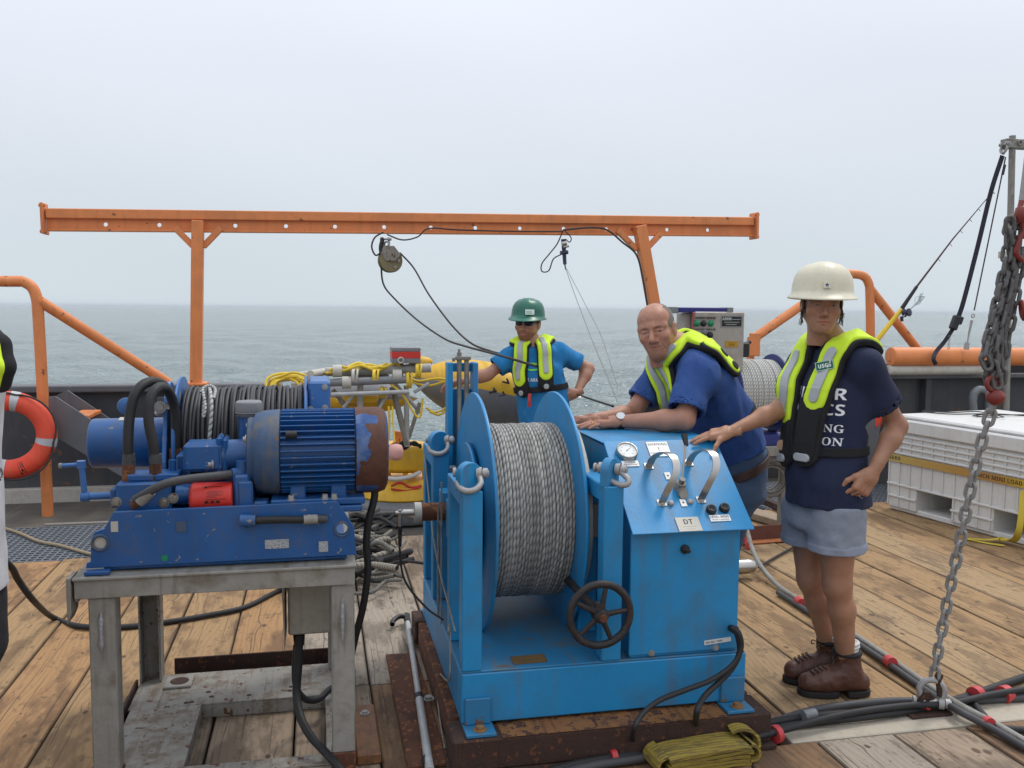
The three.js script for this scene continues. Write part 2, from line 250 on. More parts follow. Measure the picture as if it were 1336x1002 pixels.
// ---------------------------------------------------------------- setting: wooden deck, plank by plank
{
  const deck = new THREE.Group(); deck.name = 'wood_deck'; struct(deck); scene.add(deck);
  const grain = (s, tone) => {
    const knots = []; const R = (k) => hash(k, s, 991); for (let k = 0; k < 7; k++) knots.push([0.12 + 0.76 * R(k), R(k + 40), 0.02 + 0.035 * R(k + 80)]);
    const hgt = new Float32Array(256 * 2048);
    const col = tex(256, 2048, 0.3, 2.4, (u, v) => {
      let wx = u + 0.16 * (fbm(u, v, 2, 3, s, 3) - 0.5) + 0.02 * (fbm(u, v, 6, 24, s + 3, 3) - 0.5), kn = 0;
      for (const [ku, kv, kr] of knots) { let dv = v - kv; dv -= Math.round(dv); const du = (u - ku), d = Math.sqrt(du * du + (dv * 5) ** 2), b = Math.exp(-((d / (kr * 2.6)) ** 2)); wx += 0.07 * b * Math.sign(du || 1) * (1 - Math.exp(-Math.abs(du) / 0.02)); kn = Math.max(kn, 1 - sstep(kr * 0.55, kr, d)); }
      const cath = wx + 0.10 * Math.cos((v * 2 + R(7)) * 6.283) * (1 - 4 * (u - 0.5) ** 2);
      const ringN = Math.sin(cath * 6.283 * 11), ring = Math.pow(0.5 + 0.5 * ringN, 2.2), fib = fbm(wx, v, 90, 14, s + 7, 3), stain = fbm(u, v, 3, 9, s + 11, 5, 0.6), blot = fbm(u, v, 8, 36, s + 19, 4, 0.6), tread = fbm(u, v, 16, 110, s + 23, 3, 0.6);
      let c = mix3(tone[0], tone[1], clamp(0.15 + 0.5 * ring * 0.8 + 0.5 * (fib - 0.5)));
      c = mix3(c, tone[2], sstep(0.45, 0.68, stain) * 0.75); c = mix3(c, [0.075, 0.05, 0.03], sstep(0.62, 0.78, blot) * 0.5); c = mix3(c, [0.05, 0.034, 0.022], sstep(0.70, 0.84, tread) * 0.5);
      c = mix3(c, [0.07, 0.035, 0.018], kn * 0.85);
      const crack = sstep(0.76, 0.79, fbm(wx, v, 40, 3, s + 31, 2)); c = mix3(c, [0.05, 0.034, 0.022], crack * 0.6);
      const edge = sstep(0.035, 0.0, u) + sstep(0.965, 1, u); c = mix3(c, [0.05, 0.034, 0.022], clamp(edge) * 0.55);
      const i = Math.min(255, Math.floor(u * 256)), j = Math.min(2047, Math.floor(v * 2048)); hgt[j * 256 + i] = 0.5 + 0.3 * ring + 0.2 * (fib - 0.5) - 0.5 * crack + 0.1 * kn - 0.2 * clamp(edge);
      return c;
    });
    const bump = tex(256, 2048, 0.3, 2.4, (u, v) => g1(hgt[Math.floor(v * 2048) * 256 + Math.floor(u * 256)]), false);
    return std({ map: col, bumpMap: bump, bumpScale: 0.0022, roughness: 0.82 });
  };
  const tan = [[0.35, 0.218, 0.100], [0.255, 0.150, 0.064], [0.15, 0.085, 0.038]], pale = [[0.37, 0.25, 0.13], [0.285, 0.18, 0.087], [0.18, 0.115, 0.06]], grey = [[0.34, 0.285, 0.22], [0.25, 0.2, 0.15], [0.15, 0.12, 0.09]], brown = [[0.24, 0.14, 0.07], [0.14, 0.075, 0.036], [0.08, 0.045, 0.024]], warm = [[0.37, 0.21, 0.09], [0.265, 0.14, 0.055], [0.15, 0.078, 0.034]];
  const MW = [grain(401, tan), grain(411, warm), grain(421, pale), grain(431, grey), grain(441, brown), grain(451, tan), grain(461, [[0.33, 0.25, 0.175], [0.22, 0.155, 0.10], [0.12, 0.085, 0.055]])];
  const shapeCache = {};
  function plank(x0, x1, z0, z1, m, top = 0) {
    const w = x1 - x0 - 0.007, L = Math.abs(z1 - z0) - 0.006, c = 0.005, t = 0.05, p = [];
    const out = [[-w / 2, -t], [w / 2, -t], [w / 2, -c], [w / 2 - c, 0], [-w / 2 + c, 0], [-w / 2, -c]], F = (...v) => { for (let i = 1; i < v.length - 1; i++) p.push(...v[0], ...v[i], ...v[i + 1]); };
    for (let i = 0; i < 6; i++) { const a = out[i], b = out[(i + 1) % 6]; F([...a, L / 2], [...b, L / 2], [...b, -L / 2], [...a, -L / 2]); }
    F(...out.map((q) => [...q, L / 2])); F(...out.map((q) => [...q, -L / 2]).reverse());
    const g = new THREE.BufferGeometry(); g.setAttribute('position', new THREE.Float32BufferAttribute(p, 3)); g.computeVertexNormals();
    const uv = [], ov = rnd() * 2.4, fl = rnd() < 0.5 ? -1 : 1; for (let i = 0; i < p.length; i += 3) uv.push((p[i] / w + 0.5) * 0.3, ov + fl * (p[i + 2] + p[i + 1])); g.setAttribute('uv', new THREE.Float32BufferAttribute(uv, 2));
    const o = new THREE.Mesh(g, MW[m]); o.name = 'plank'; o.castShadow = o.receiveShadow = true; o.position.set((x0 + x1) / 2, top + rr(-0.003, 0.002), (z0 + z1) / 2); o.rotation.y = rr(-0.0015, 0.0015); deck.add(o);
  }
  const seams = [-1.545, -1.255, -0.98, -0.675, -0.395, -0.095, 0.205, 0.51, 0.83, 1.145, 1.46, 1.775, 2.09, 2.40, 2.725, 3.03, 3.345, 3.65, 3.985];
  for (let x = -1.835; x > -4.8; x -= 0.29) seams.unshift(x); for (let x = 4.30; x < 7.4; x += 0.315) seams.push(x);
  for (let i = 0; i < seams.length - 1; i++) {
    const x0 = seams[i], x1 = seams[i + 1], xm = (x0 + x1) / 2, far = -5.9 - Math.max(0, xm + 1.7) * 0.105 - rr(0, 0.03);
    if (xm < -0.7) { const j = rr(-2.2, 0.2), cols = [1, 0, 1, 5]; plank(x0, x1, far, j, xm < -2 ? 0 : cols[i % 4]); plank(x0, x1, j, 3, 1); }
    else if (xm < 0.5) { const j = -3.72 + rr(-0.04, 0.04) - (xm < -0.2 ? 0.12 : 0); plank(x0, x1, far, j, xm < -0.1 ? [1, 2, 0][i % 3] : 3); plank(x0, x1, j, -1.2 + rr(-0.5, 0.5), xm > 0.2 ? 4 : xm > 0 ? 6 : 6); plank(x0, x1, -0.6, 3, 0); }
    else if (xm < 1.5) { plank(x0, x1, far, -4.3, xm < 1 ? 6 : 4); plank(x0, x1, -4.3, -2.3, 4); plank(x0, x1, -2.3, 3, 4); }
    else { const j = -2.88; plank(x0, x1, far, -3.075, [0, 2, 5][i % 3]); plank(x0, x1, j, 0.4 + rr(-0.6, 0.4), [4, 4, 3, 6][i % 4]); plank(x0, x1, 0.6, 3, 0); }
  }
  // pale, worn filler board that lies across the planks at the pad eye
  { const g = bx(1.68, 7.2, -0.05, 0.004, -3.071, -2.885, 0.004); const o = mk('cross_board', g, paint([0.42, 0.37, 0.29], { s: 473, dirt: [0.12, 0.085, 0.05], dirty: 1, rough: 0.85, size: 0.7, chips: 0.1, chip: [0.2, 0.13, 0.075] }), deck); }
  mk('deck_bed', bx(-5, 7.6, -0.16, -0.056, -6.05, 3, 0), MAT.rustDark, deck);
}
const ropeTan = () => std({ rgb: [0.30, 0.235, 0.15], roughness: 0.9, bumpMap: T_fine, bumpScale: 0.003 });
// ---------------------------------------------------------------- setting: steel after deck, grating, bulwarks
{
  struct(mk('steel_deck', [bx(-6, 8, -0.30, -0.085, -8.3, -5.4, 0)], MAT.deckSteel));
  // bar grating: real bars over the steel deck
  const g = []; const zone = (x0, x1, z0, z1) => { for (let x = x0; x < x1; x += 0.045) g.push(bx(x, x + 0.012, -0.075, -0.035, z0, z1, 0)); for (let z = z0; z < z1; z += 0.055) g.push(bx(x0, x1, -0.07, -0.033, z, z + 0.016, 0)); };
  zone(-3.6, -0.6, -7.0, -5.85); zone(3.0, 6.2, -7.7, -6.45);
  const o = struct(mk('deck_grating', g, MAT.grating));
  tag(mk('tan_rope', [tube([onY(-60, 672, -0.02), onY(15, 692, -0.02), onY(50, 706, -0.02), onY(80, 712, -0.02), onY(115, 722, -0.02), onY(160, 732, -0.02)], 0.011, 7, 40)], ropeTan()), 'tan rope lying across the grey grating at the left', 'rope');
  tag(mk('timber_strip', [bx(-1.95, -1.2, -0.075, -0.02, -7.06, -7.02, 0.004)], MAT.ropeGrey), 'thin timber strip along the far edge of the left grating', 'strip');
  struct(mk('hull', [bx(-6, 8, -2.6, -0.30, -8.4, 3, 0.02)], MAT.hull));
  const bl = thing('port_bulwark', 'dark grey steel bulwark with sloping brackets at the stern, left of the stern gap', 'bulwark', V(-1.9, -0.08, -8.1));
  mk('wall_plate', [bx(-5.2, -0.35, 0.0, 0.84, -8.22, -8.18, 0.003)], MAT.hull, bl);
  mk('cap_rail', [bx(-5.2, -0.30, 0.84, 0.90, -8.28, -8.08, 0.01)], MAT.hullLight, bl);
  mk('sill', [bx(-5.2, -0.35, -0.085, 0.035, -8.24, -8.10, 0.004)], MAT.cream, bl);
  for (const x of [-1.32, 0.0]) mk('stiffener', [bx(x, x + 0.16, 0.0, 0.80, -8.179, -8.02, 0.004)], MAT.hull, bl);
  // steel steps against the bulwark: two sloping stringers and an orange tread
  const st = thing('deck_steps', 'short grey steel steps with an orange tread against the left bulwark', 'steps', V(-1.5, -0.08, -7.6)), pp = (l, z) => l.map(([a, b]) => { const p = onZ(a, b, z); return [p.x, p.y]; });
  mk('stringer', [plate(pp([[63, 518], [72, 517], [205, 605], [205, 650], [64, 565]], -7.5), -7.5, 0.02)], MAT.hullLight, st);
  mk('stringer', [plate(pp([[74, 516], [88, 509], [205, 588], [205, 612], [76, 528]], -7.95), -7.95, 0.02)], MAT.hullLight, st);
  { const a = onZ(98, 541, -7.72), b = onZ(124, 541, -7.72); mk('tread', [bx(a.x, b.x, a.y - 0.015, a.y + 0.015, -7.53, -7.93, 0.004)], MAT.orange, st); const c = onZ(140, 575, -7.72), d = onZ(166, 575, -7.72); mk('tread', [bx(c.x, d.x, c.y - 0.015, c.y + 0.015, -7.53, -7.93, 0.004)], MAT.orange, st); }
  const br = thing('starboard_bulwark', 'dark grey steel bulwark below the thick orange pipe, behind the white bin', 'bulwark', V(6, -0.08, -7.4));
  mk('wall_plate', [bx(4.93, 7.6, -0.085, 1.09, -7.46, -7.42, 0.004), bx(3.0, 4.9, -0.085, 0.70, -8.2, -8.14, 0.004)], MAT.hull, br);
  mk('corner_post', [bx(4.86, 5.02, -0.085, 1.09, -7.40, -7.30, 0.006)], MAT.hullLight, br);
  mk('ledge', [bx(5.03, 7.6, 0.96, 1.0, -7.419, -7.30, 0.006)], MAT.hullLight, br);
  for (const x of [5.5, 6.25, 6.95]) mk('stiffener', [bx(x, x + 0.06, -0.085, 0.955, -7.419, -7.33, 0.004)], MAT.hull, br);
  mk('cap_rail', [bx(2.95, 4.92, 0.70, 0.76, -8.26, -7.95, 0.01)], MAT.hullLight, br);
  mk('pipe', [cyl(V(5.03, 1.045, -7.25), V(6.0, 1.045, -7.25), 0.045, 0.045, 16)], MAT.cream, br);
}
// ---------------------------------------------------------------- the light blue cable winch
const panelN = V(0, 0.783, 0.622), panelUp = V(0, 0.622, -0.783), panelO = V(1.3, 0.79, -2.945);
const onPanel = (px, py, lift = 0) => { const r = ray(px, py); return r.multiplyScalar((panelO.clone().sub(camera.position)).dot(panelN) / r.dot(panelN)).add(camera.position).addScaledVector(panelN, lift); };
const T_lay = (() => { const t = tex(64, 64, 1, 1, (u, v) => { const s = ((u + v * 1) % 1 + 1) % 1; return g1(Math.pow(Math.abs(Math.sin(s * Math.PI)), 0.7)); }, false); return t; })();
function ropeMat(rgb, rgb2, rx, ry = 3, bump = 0.002, rough = 0.6, metal = 0.25) {
  const map = tex(128, 64, 1, 1, (u, v) => { const s = ((u + v) % 1 + 1) % 1, k = Math.pow(Math.abs(Math.sin(s * Math.PI)), 0.6); return mix3(rgb2, rgb, k * (0.75 + 0.5 * fbm(u, v, 8, 8, 71, 3))); });
  map.repeat.set(rx, ry); const b = T_lay.clone(); b.repeat.set(rx, ry); b.needsUpdate = true;
  return std({ map, bumpMap: b, bumpScale: bump, roughness: rough, metalness: metal });
}
const keep = (g) => { g.userData.keepUV = true; return g; };
function shackleGeo(o, side, up, s = 1) { // bow shackle: pin along side at o, bow hanging along -up
  const R = 0.036 * s, r = 0.0095 * s, pts = [];
  pts.push(o.clone().addScaledVector(side, -0.027 * s)); for (let k = 0; k <= 10; k++) { const a = Math.PI * (k / 10); pts.push(o.clone().addScaledVector(side, -Math.cos(a) * R).addScaledVector(up, -0.036 * s - Math.sin(a) * R)); } pts.push(o.clone().addScaledVector(side, 0.027 * s));
  return { bow: [tube(pts, r, 8, 40), ...[-1, 1].map((q) => cyl(o.clone().addScaledVector(side, q * 0.020 * s), o.clone().addScaledVector(side, q * 0.036 * s), 0.019 * s, 0.019 * s, 14))], pin: [cyl(o.clone().addScaledVector(side, -0.05 * s), o.clone().addScaledVector(side, 0.058 * s), r, r, 10), cyl(o.clone().addScaledVector(side, 0.04 * s), o.clone().addScaledVector(side, 0.054 * s), 0.016 * s, 0.016 * s, 6), cyl(o.clone().addScaledVector(side, -0.053 * s), o.clone().addScaledVector(side, -0.045 * s), 0.015 * s, 0.015 * s, 12)] };
}
{
  const W = thing('cable_winch', 'light blue deck winch with drum of grey wire rope and sloping control console', 'winch', V(1.0, 0.14, -3.5));
  const x0 = 0.475, x1 = 1.53, zf = -2.97, zb = -4.12;
  mk('base_frame', [bx(x0, x1, 0.142, 0.318, zf, zf - 0.07, 0.004), bx(x0, x1, 0.142, 0.318, zb, zb + 0.07, 0.004), bx(x0, x0 + 0.07, 0.142, 0.318, zf - 0.071, zb + 0.071, 0.004), bx(x1 - 0.07, x1, 0.142, 0.318, zf - 0.071, zb + 0.071, 0.004)], MAT.blue, W);
  mk('floor_plate', [bx(x0 + 0.004, x1 - 0.004, 0.3185, 0.326, zf - 0.003, zb + 0.003, 0.002)], MAT.blueWorn, W);
  for (const [x, z, s] of [[x0 + 0.055, zf, 1], [x1 - 0.055, zf, 1], [x0 + 0.055, zb, -1], [x1 - 0.055, zb, -1]]) {
    const f = mk('foot', [bx(x - 0.052, x + 0.052, 0.13, 0.142, z + s * 0.085, z - s * 0.06, 0.002), bx(x - 0.045, x + 0.045, 0.1425, 0.235, z + s * 0.014, z + s * 0.0005, 0.003)], MAT.blueWorn, W);
    sub('bolt', boltHead(V(x, 0.142, z + s * 0.052), V(0, 1, 0), 0.016, 0.014), MAT.brass, f, W);
  }
  const frame = (xa, xb, za, zb2, top) => [bx(xa, xb, 0.327, top - 0.002, za, za - 0.066, 0.004), bx(xa, xb, 0.327, top - 0.002, zb2, zb2 + 0.066, 0.004), bx(xa, xb, top - 0.062, top, za - 0.0665, zb2 + 0.0665, 0.004)];
  for (const [xa, xb, za, zb2] of [[x0, x0 + 0.07, zf, -3.33], [x0, x0 + 0.07, -3.76, zb], [0.975, 1.047, zf, -3.33], [0.975, 1.047, -3.76, zb]]) {
    const f = mk('support_frame', frame(xa, xb, za, zb2, 0.955), MAT.blue, W), xm = (xa + xb) / 2, zm = za - 0.052;
    const lug = new THREE.Shape(); lug.moveTo(-0.042, 0); lug.lineTo(0.042, 0); lug.lineTo(0.042, 0.05); lug.absarc(0, 0.05, 0.042, 0, Math.PI, false); lug.closePath();
    const lg = new THREE.ExtrudeGeometry(lug, { depth: 0.028, bevelEnabled: true, bevelSize: 0.002, bevelThickness: 0.002, bevelSegments: 1, curveSegments: 12 }); lg.rotateY(Math.PI / 2 * (xa < 0.6 ? 0.28 : 0.5)); lg.translate(xm - 0.014, 0.954, zm);
    sub('lifting_lug', lg, MAT.blue, f, W);
    const sd = xa < 0.6 ? V(0.95, 0, 0.3).normalize() : V(0.8, 0, 0.6).normalize(), sh = shackleGeo(V(xm, 1.008, zm + 0.0), sd, V(xa < 0.6 ? 0.2 : -0.35, 0.62, -0.7).normalize(), 1.1);
    sub('shackle', [...sh.bow, ...sh.pin], MAT.shackle, f, W);
  }
  for (const z of [-3.45, -3.66]) mk('bearing_support', [bx(x0 + 0.012, x0 + 0.058, 0.68, 0.83, z, z + 0.09, 0.004)], MAT.blue, W);
  // drum
  const yc = 0.755, zc = -3.56, ax = V(1, 0, 0), D = mk('drum', [lathe([[0.30, 0], [0.30, 0.32]], V(0.62, yc, zc), ax, 48)], MAT.blue, W);
  for (const [x, ...q] of [[0.612], [0.945]]) sub('flange', [lathe([[0.05, 0], [0.474, 0], [0.477, 0.003], [0.477, 0.011], [0.474, 0.014], [0.05, 0.014]], V(x, yc, zc), ax, 96)], MAT.blue, D, W);
  sub('hub_disc', [lathe([[0.03, -0.03], [0.272, -0.03], [0.275, -0.026], [0.275, -0.012], [0.03, -0.012]], V(0.612, yc, zc), ax, 48)], MAT.blue, D, W);
  { const wr = []; const n = 25, pitch = 0.0127; for (let k = 0; k < n; k++) { const ph = rr(0, 6.28), x = 0.6335 + k * pitch, R = 0.343 + rr(-0.002, 0.002) + (k < 3 ? 0.004 : 0), pts = []; for (let a = 0; a <= 72; a++) { const t = a / 72 * Math.PI * 2; pts.push(V(x + pitch * (0.5 * t / Math.PI - 0.5) * 0.9 + 0.0012 * Math.sin(t * 3 + k), yc + Math.sin(t + 2 + (k % 5) * 0.011 + ph * 0.06) * R, zc + Math.cos(t + 2 + (k % 5) * 0.011 + ph * 0.06) * R)); } wr.push(keep(new THREE.TubeGeometry(curve(pts), 150, 0.0061, 8, false))); }
    for (let k = 0; k < n - 1; k++) { const R = 0.3365; wr.push(keep(new THREE.TorusGeometry(R, 0.0062, 5, 90).rotateZ(rr(0, 6)).rotateY(Math.PI / 2).translate(0.6335 + (k + 0.5) * pitch, yc, zc))); }
    const pts = [V(0.648, yc + 0.345, zc + 0.04), V(0.646, yc + 0.352, zc - 0.04), V(0.642, yc + 0.372, zc - 0.14), V(0.655, yc + 0.36, zc - 0.26), V(0.68, yc + 0.30, zc - 0.42)]; wr.push(keep(new THREE.TubeGeometry(curve(pts), 40, 0.0062, 7)));
    for (const g of wr) { const n = g.attributes.position.count, a = new Float32Array(n * 3), b = rr(0.72, 1.12), q = rr(0, 99); for (let i = 0; i < n; i++) { const y = g.attributes.position.getY(i), z = g.attributes.position.getZ(i), v = b * (0.9 + 0.35 * (vnoise(Math.atan2(y - yc, z - zc) * 7 + q, q, 4096, 4096, 5) - 0.4)); a[i * 3] = v; a[i * 3 + 1] = v * 0.985; a[i * 3 + 2] = v * 0.95; } g.setAttribute('color', new THREE.BufferAttribute(a, 3)); }
    const ropeM = ropeMat([0.42, 0.415, 0.39], [0.15, 0.146, 0.137], 60, 1, 0.002, 0.75, 0.0); ropeM.vertexColors = true; mk('wire_rope', wr, ropeM, W); }
  const br = mk('brake_band', [lathe([[0.24, 0], [0.375, 0], [0.378, 0.004], [0.378, 0.034], [0.374, 0.038], [0.24, 0.038]], V(0.968, yc, zc), ax, 64)], MAT.cream, W);
  for (let a = 0; a < 12; a++) sub('bolt', boltHead(V(1.0062, yc + Math.sin(a * 0.5236) * 0.345, zc + Math.cos(a * 0.5236) * 0.345), ax, 0.007, 0.006), MAT.shackle, br, W);
  mk('brake_bracket', [bx(0.985, 1.07, 0.70, 0.83, zf - 0.32, zf - 0.28, 0.004)], MAT.galv, W);
  const sh = mk('drum_shaft', [cyl(V(0.40, yc, zc), V(0.612, yc, zc), 0.036, 0.036, 24)], MAT.rust, W);
  sub('end_cap', [cyl(V(0.375, yc, zc), V(0.402, yc, zc), 0.04, 0.04, 24)], MAT.cream, sh, W);
  sub('swivel_fitting', [cyl(V(0.33, yc, zc), V(0.376, yc, zc), 0.014, 0.014, 8), cyl(V(0.30, yc, zc), V(0.335, yc, zc), 0.009, 0.009, 8), cyl(V(0.318, yc + 0.012, zc), V(0.318, yc - 0.06, zc), 0.009, 0.007, 8)], MAT.steel, sh, W);
  // level wind tower
  const tz = -4.02; const T = mk('guide_tower', [bx(0.575, 0.598, 0.33, 1.325, tz, tz - 0.09, 0.003), bx(0.69, 0.713, 0.33, 1.325, tz, tz - 0.09, 0.003), bx(0.5985, 0.6895, 0.33, 1.20, tz - 0.075, tz - 0.09, 0.002), bx(0.5985, 0.6895, 1.28, 1.32, tz - 0.06, tz - 0.09, 0.002)], MAT.blue, W);
  sub('guide_rod', [cyl(V(0.63, 0.5, tz - 0.03), V(0.63, 1.37, tz - 0.03), 0.011, 0.011, 14), cyl(V(0.664, 0.5, tz - 0.03), V(0.664, 1.335, tz - 0.03), 0.011, 0.011, 14)], MAT.galv, T, W);
  sub('rod_clamp', [bx(0.612, 0.682, 1.335, 1.352, tz - 0.015, tz - 0.045, 0.003), cyl(V(0.63, 1.35, tz - 0.03), V(0.63, 1.385, tz - 0.03), 0.006, 0.006, 6), cyl(V(0.60, 1.33, tz), V(0.60, 1.347, tz), 0.008, 0.008, 6)], MAT.galv, T, W);
  mk('cross_rod', [cyl(V(0.49, 0.84, zc - 0.37), V(1.0, 0.84, zc - 0.37), 0.013, 0.013, 12), bx(0.548, 0.60, 0.81, 0.87, zc - 0.40, zc - 0.34, 0.003)], MAT.shackle, W);
  mk('wire_rail', [tube([V(x0 - 0.008, 0.92, -4.0), V(x0 - 0.012, 0.60, -3.6), V(x0 - 0.01, 0.44, -3.05)], 0.0035, 6), cyl(V(x0 - 0.01, 0.34, -3.42), V(x0 - 0.01, 0.9, -3.42), 0.004, 0.004, 6), cyl(V(x0 - 0.012, 0.34, -3.5), V(x0 - 0.012, 0.8, -3.5), 0.005, 0.005, 6)], MAT.galv, W);
  // console
  const prof = (pts, xa, xb) => { const s = new THREE.Shape(pts.map(([z, y]) => new THREE.Vector2(-z, y))); const g = new THREE.ExtrudeGeometry(s, { depth: xb - xa - 0.004, bevelEnabled: true, bevelSize: 0.002, bevelThickness: 0.002, bevelOffset: -0.002, bevelSegments: 1 }); return g.rotateY(Math.PI / 2).translate(xa + 0.002, 0, 0); };
  const C = mk('console_cabinet', [prof([[-2.985, 0.327], [-2.985, 0.785], [-3.29, 1.045], [-3.70, 1.045], [-3.70, 0.327]], 1.085, 1.498)], MAT.blue, W);
  sub('door', [bx(1.078, 1.494, 0.338, 0.782, -2.972, -2.9845, 0.003)], MAT.blue, C, W);
  const up = panelUp, hw = 0.23, pl = Math.hypot(0.27, 0.34);
  const pg = box(0.462, pl + 0.012, 0.005, 0, 0, 0, 0.002); pg.applyMatrix4(M4().makeBasis(V(1, 0, 0), up, panelN)); pg.translate(1.302, (0.79 + 1.06) / 2, (-2.945 - 3.285) / 2);
  const PNL = mk('control_panel', [pg, bx(1.071, 1.533, 1.0555, 1.0605, -3.289, -3.71, 0.002)], MAT.blue, W);
  // gauge
  { const o = onPanel(817, 592, 0.003); const gm = sub('pressure_gauge', [lathe([[0.001, 0], [0.041, 0], [0.042, 0.004], [0.042, 0.018], [0.038, 0.022], [0.035, 0.02], [0.035, 0.014]], o, panelN, 36)], MAT.chrome, PNL, W);
    const f = labelGeo(o.clone().addScaledVector(panelN, 0.0145), V(0.0245, 0, 0), up.clone().multiplyScalar(0.0245)); sub('dial', [keep(new THREE.CircleGeometry(0.0352, 32).applyMatrix4(M4().makeBasis(V(1, 0, 0), up, panelN)).translate(...o.clone().addScaledVector(panelN, 0.016).toArray()))], printMat(128, 128, (x, w) => { x.fillStyle = '#d6d9d8'; x.fillRect(0, 0, w, w); x.translate(64, 64); x.strokeStyle = '#1a1a1a'; for (let k = 0; k <= 30; k++) { const a = Math.PI * 0.75 + k / 30 * Math.PI * 1.5; x.lineWidth = k % 5 ? 1 : 3; x.beginPath(); x.moveTo(Math.cos(a) * 50, Math.sin(a) * 50); x.lineTo(Math.cos(a) * (k % 5 ? 44 : 39), Math.sin(a) * (k % 5 ? 44 : 39)); x.stroke(); } x.lineWidth = 4; x.beginPath(); x.moveTo(-14, 10); x.lineTo(26, -22); x.stroke(); x.beginPath(); x.arc(0, 0, 5, 0, 7); x.fillStyle = '#111'; x.fill(); }), PNL, W); }
  const textLabel = (px, py, wm, hm, lines, bg = '#e8e8e4', fg = '#1c1c1c') => sub('label', [labelGeo(onPanel(px, py, 0.0042), V(wm / 2, 0, 0), up.clone().multiplyScalar(hm / 2))], printMat(256, Math.round(256 * hm / wm), (x, w, h) => { x.fillStyle = bg; x.fillRect(0, 0, w, h); x.fillStyle = fg; x.textAlign = 'center'; x.textBaseline = 'middle'; lines.forEach(([t, s, y]) => { x.font = 'bold ' + Math.round(h * s) + 'px sans-serif'; x.fillText(t, w / 2, h * y, w * 0.94); }); }), PNL, W);
  textLabel(822, 606, 0.066, 0.028, [['SYSTEM', 0.42, 0.3], ['PRESSURE', 0.42, 0.72]]);
  textLabel(859, 587, 0.085, 0.075, [['WARNING', 0.24, 0.18], ['!', 0.34, 0.5], ['KEEP HANDS CLEAR', 0.13, 0.78]]);
  textLabel(939, 677, 0.078, 0.028, [['LEVEL WIND', 0.48, 0.32], ['SPEED CONTROL', 0.32, 0.76]]);
  textLabel(898, 685, 0.088, 0.062, [['DT', 0.5, 0.33], ['— — — —', 0.16, 0.66], ['– –– – –', 0.16, 0.84]], '#b9b5a8', '#1c1812');
  for (const [ax_, ay] of [[891, 657], [871, 622]]) textLabel(ax_, ay, 0.022, 0.034, [['•', 0.9, 0.5]], '#e4e2da', '#5a1414');
  // strap handles
  for (const [fx, fy, bx_, by] of [[846, 609, 863, 657], [898, 605, 914, 653]]) {
    const a = onPanel(fx, fy, 0.004), b = onPanel(bx_, by, 0.004); const P = [a.clone(), a.clone().addScaledVector(panelN, 0.055).addScaledVector(up, -0.004), a.clone().lerp(b, 0.12).addScaledVector(panelN, 0.098), a.clone().lerp(b, 0.36).addScaledVector(panelN, 0.118), a.clone().lerp(b, 0.66).addScaledVector(panelN, 0.105), a.clone().lerp(b, 0.9).addScaledVector(panelN, 0.06), b.clone()];
    P.forEach((q, i) => q.add(V([0, 0.006, 0.028, 0.048, 0.046, 0.016, 0][i], 0, 0))); const cv = curve(P), N = 40, pos = [], w = 0.014, th = 0.0022; const pt = []; for (let i = 0; i <= N; i++) { const p = cv.getPoint(i / N), t = cv.getTangent(i / N), s = V(1, 0, 0), nn = t.clone().cross(s).normalize(); pt.push([p.clone().addScaledVector(s, -w).addScaledVector(nn, th), p.clone().addScaledVector(s, w).addScaledVector(nn, th), p.clone().addScaledVector(s, w).addScaledVector(nn, -th), p.clone().addScaledVector(s, -w).addScaledVector(nn, -th)]); }
    for (let i = 0; i < N; i++) for (let k = 0; k < 4; k++) { const A = pt[i][k], B = pt[i][(k + 1) % 4], C2 = pt[i + 1][(k + 1) % 4], D2 = pt[i + 1][k]; pos.push(...A.toArray(), ...B.toArray(), ...C2.toArray(), ...A.toArray(), ...C2.toArray(), ...D2.toArray()); }
    const g = new THREE.BufferGeometry(); g.setAttribute('position', new THREE.Float32BufferAttribute(pos, 3)); g.computeVertexNormals();
    sub('handle', [g, ...[a, b].map((q) => { const t = box(0.034, 0.03, 0.004, 0, 0, 0, 0.001); t.applyMatrix4(M4().makeBasis(V(1, 0, 0), up, panelN)); return t.translate(q.x, q.y, q.z); }), boltHead(a.clone().addScaledVector(panelN, 0.002).addScaledVector(up, 0.009), panelN, 0.006, 0.005), boltHead(b.clone().addScaledVector(panelN, 0.002).addScaledVector(up, -0.009), panelN, 0.006, 0.005)], MAT.chrome, PNL, W);
  }
  { const o = onPanel(886, 637, 0.002), k = onPanel(890, 590, 0.05); sub('control_valve', [cyl(o, o.clone().addScaledVector(panelN, 0.03), 0.024, 0.018, 10), cyl(o.clone().addScaledVector(panelN, 0.03), o.clone().addScaledVector(panelN, 0.05), 0.011, 0.011, 10), cyl(o.clone().addScaledVector(panelN, 0.045), k, 0.0045, 0.0045, 8), ...[0, 1, 2].map((q) => cyl(o.clone().addScaledVector(up, -0.012 - q * 0.012).addScaledVector(panelN, 0.004), o.clone().addScaledVector(up, -0.02 - q * 0.012).addScaledVector(panelN, 0.016), 0.018, 0.018, 8))], MAT.galv, PNL, W);
    sub('lever_knob', [cyl(k.clone().addScaledVector(up, -0.012), k.clone().addScaledVector(up, 0.032).addScaledVector(panelN, 0.014), 0.0085, 0.013, 12)], MAT.blackPlastic, PNL, W); }
  for (const [px, py] of [[875, 658], [900, 656]]) sub('push_button', [lathe([[0.001, 0.012], [0.008, 0.011], [0.011, 0.006], [0.011, 0]], onPanel(px, py, 0.003), panelN, 16)], MAT.shackle, PNL, W);
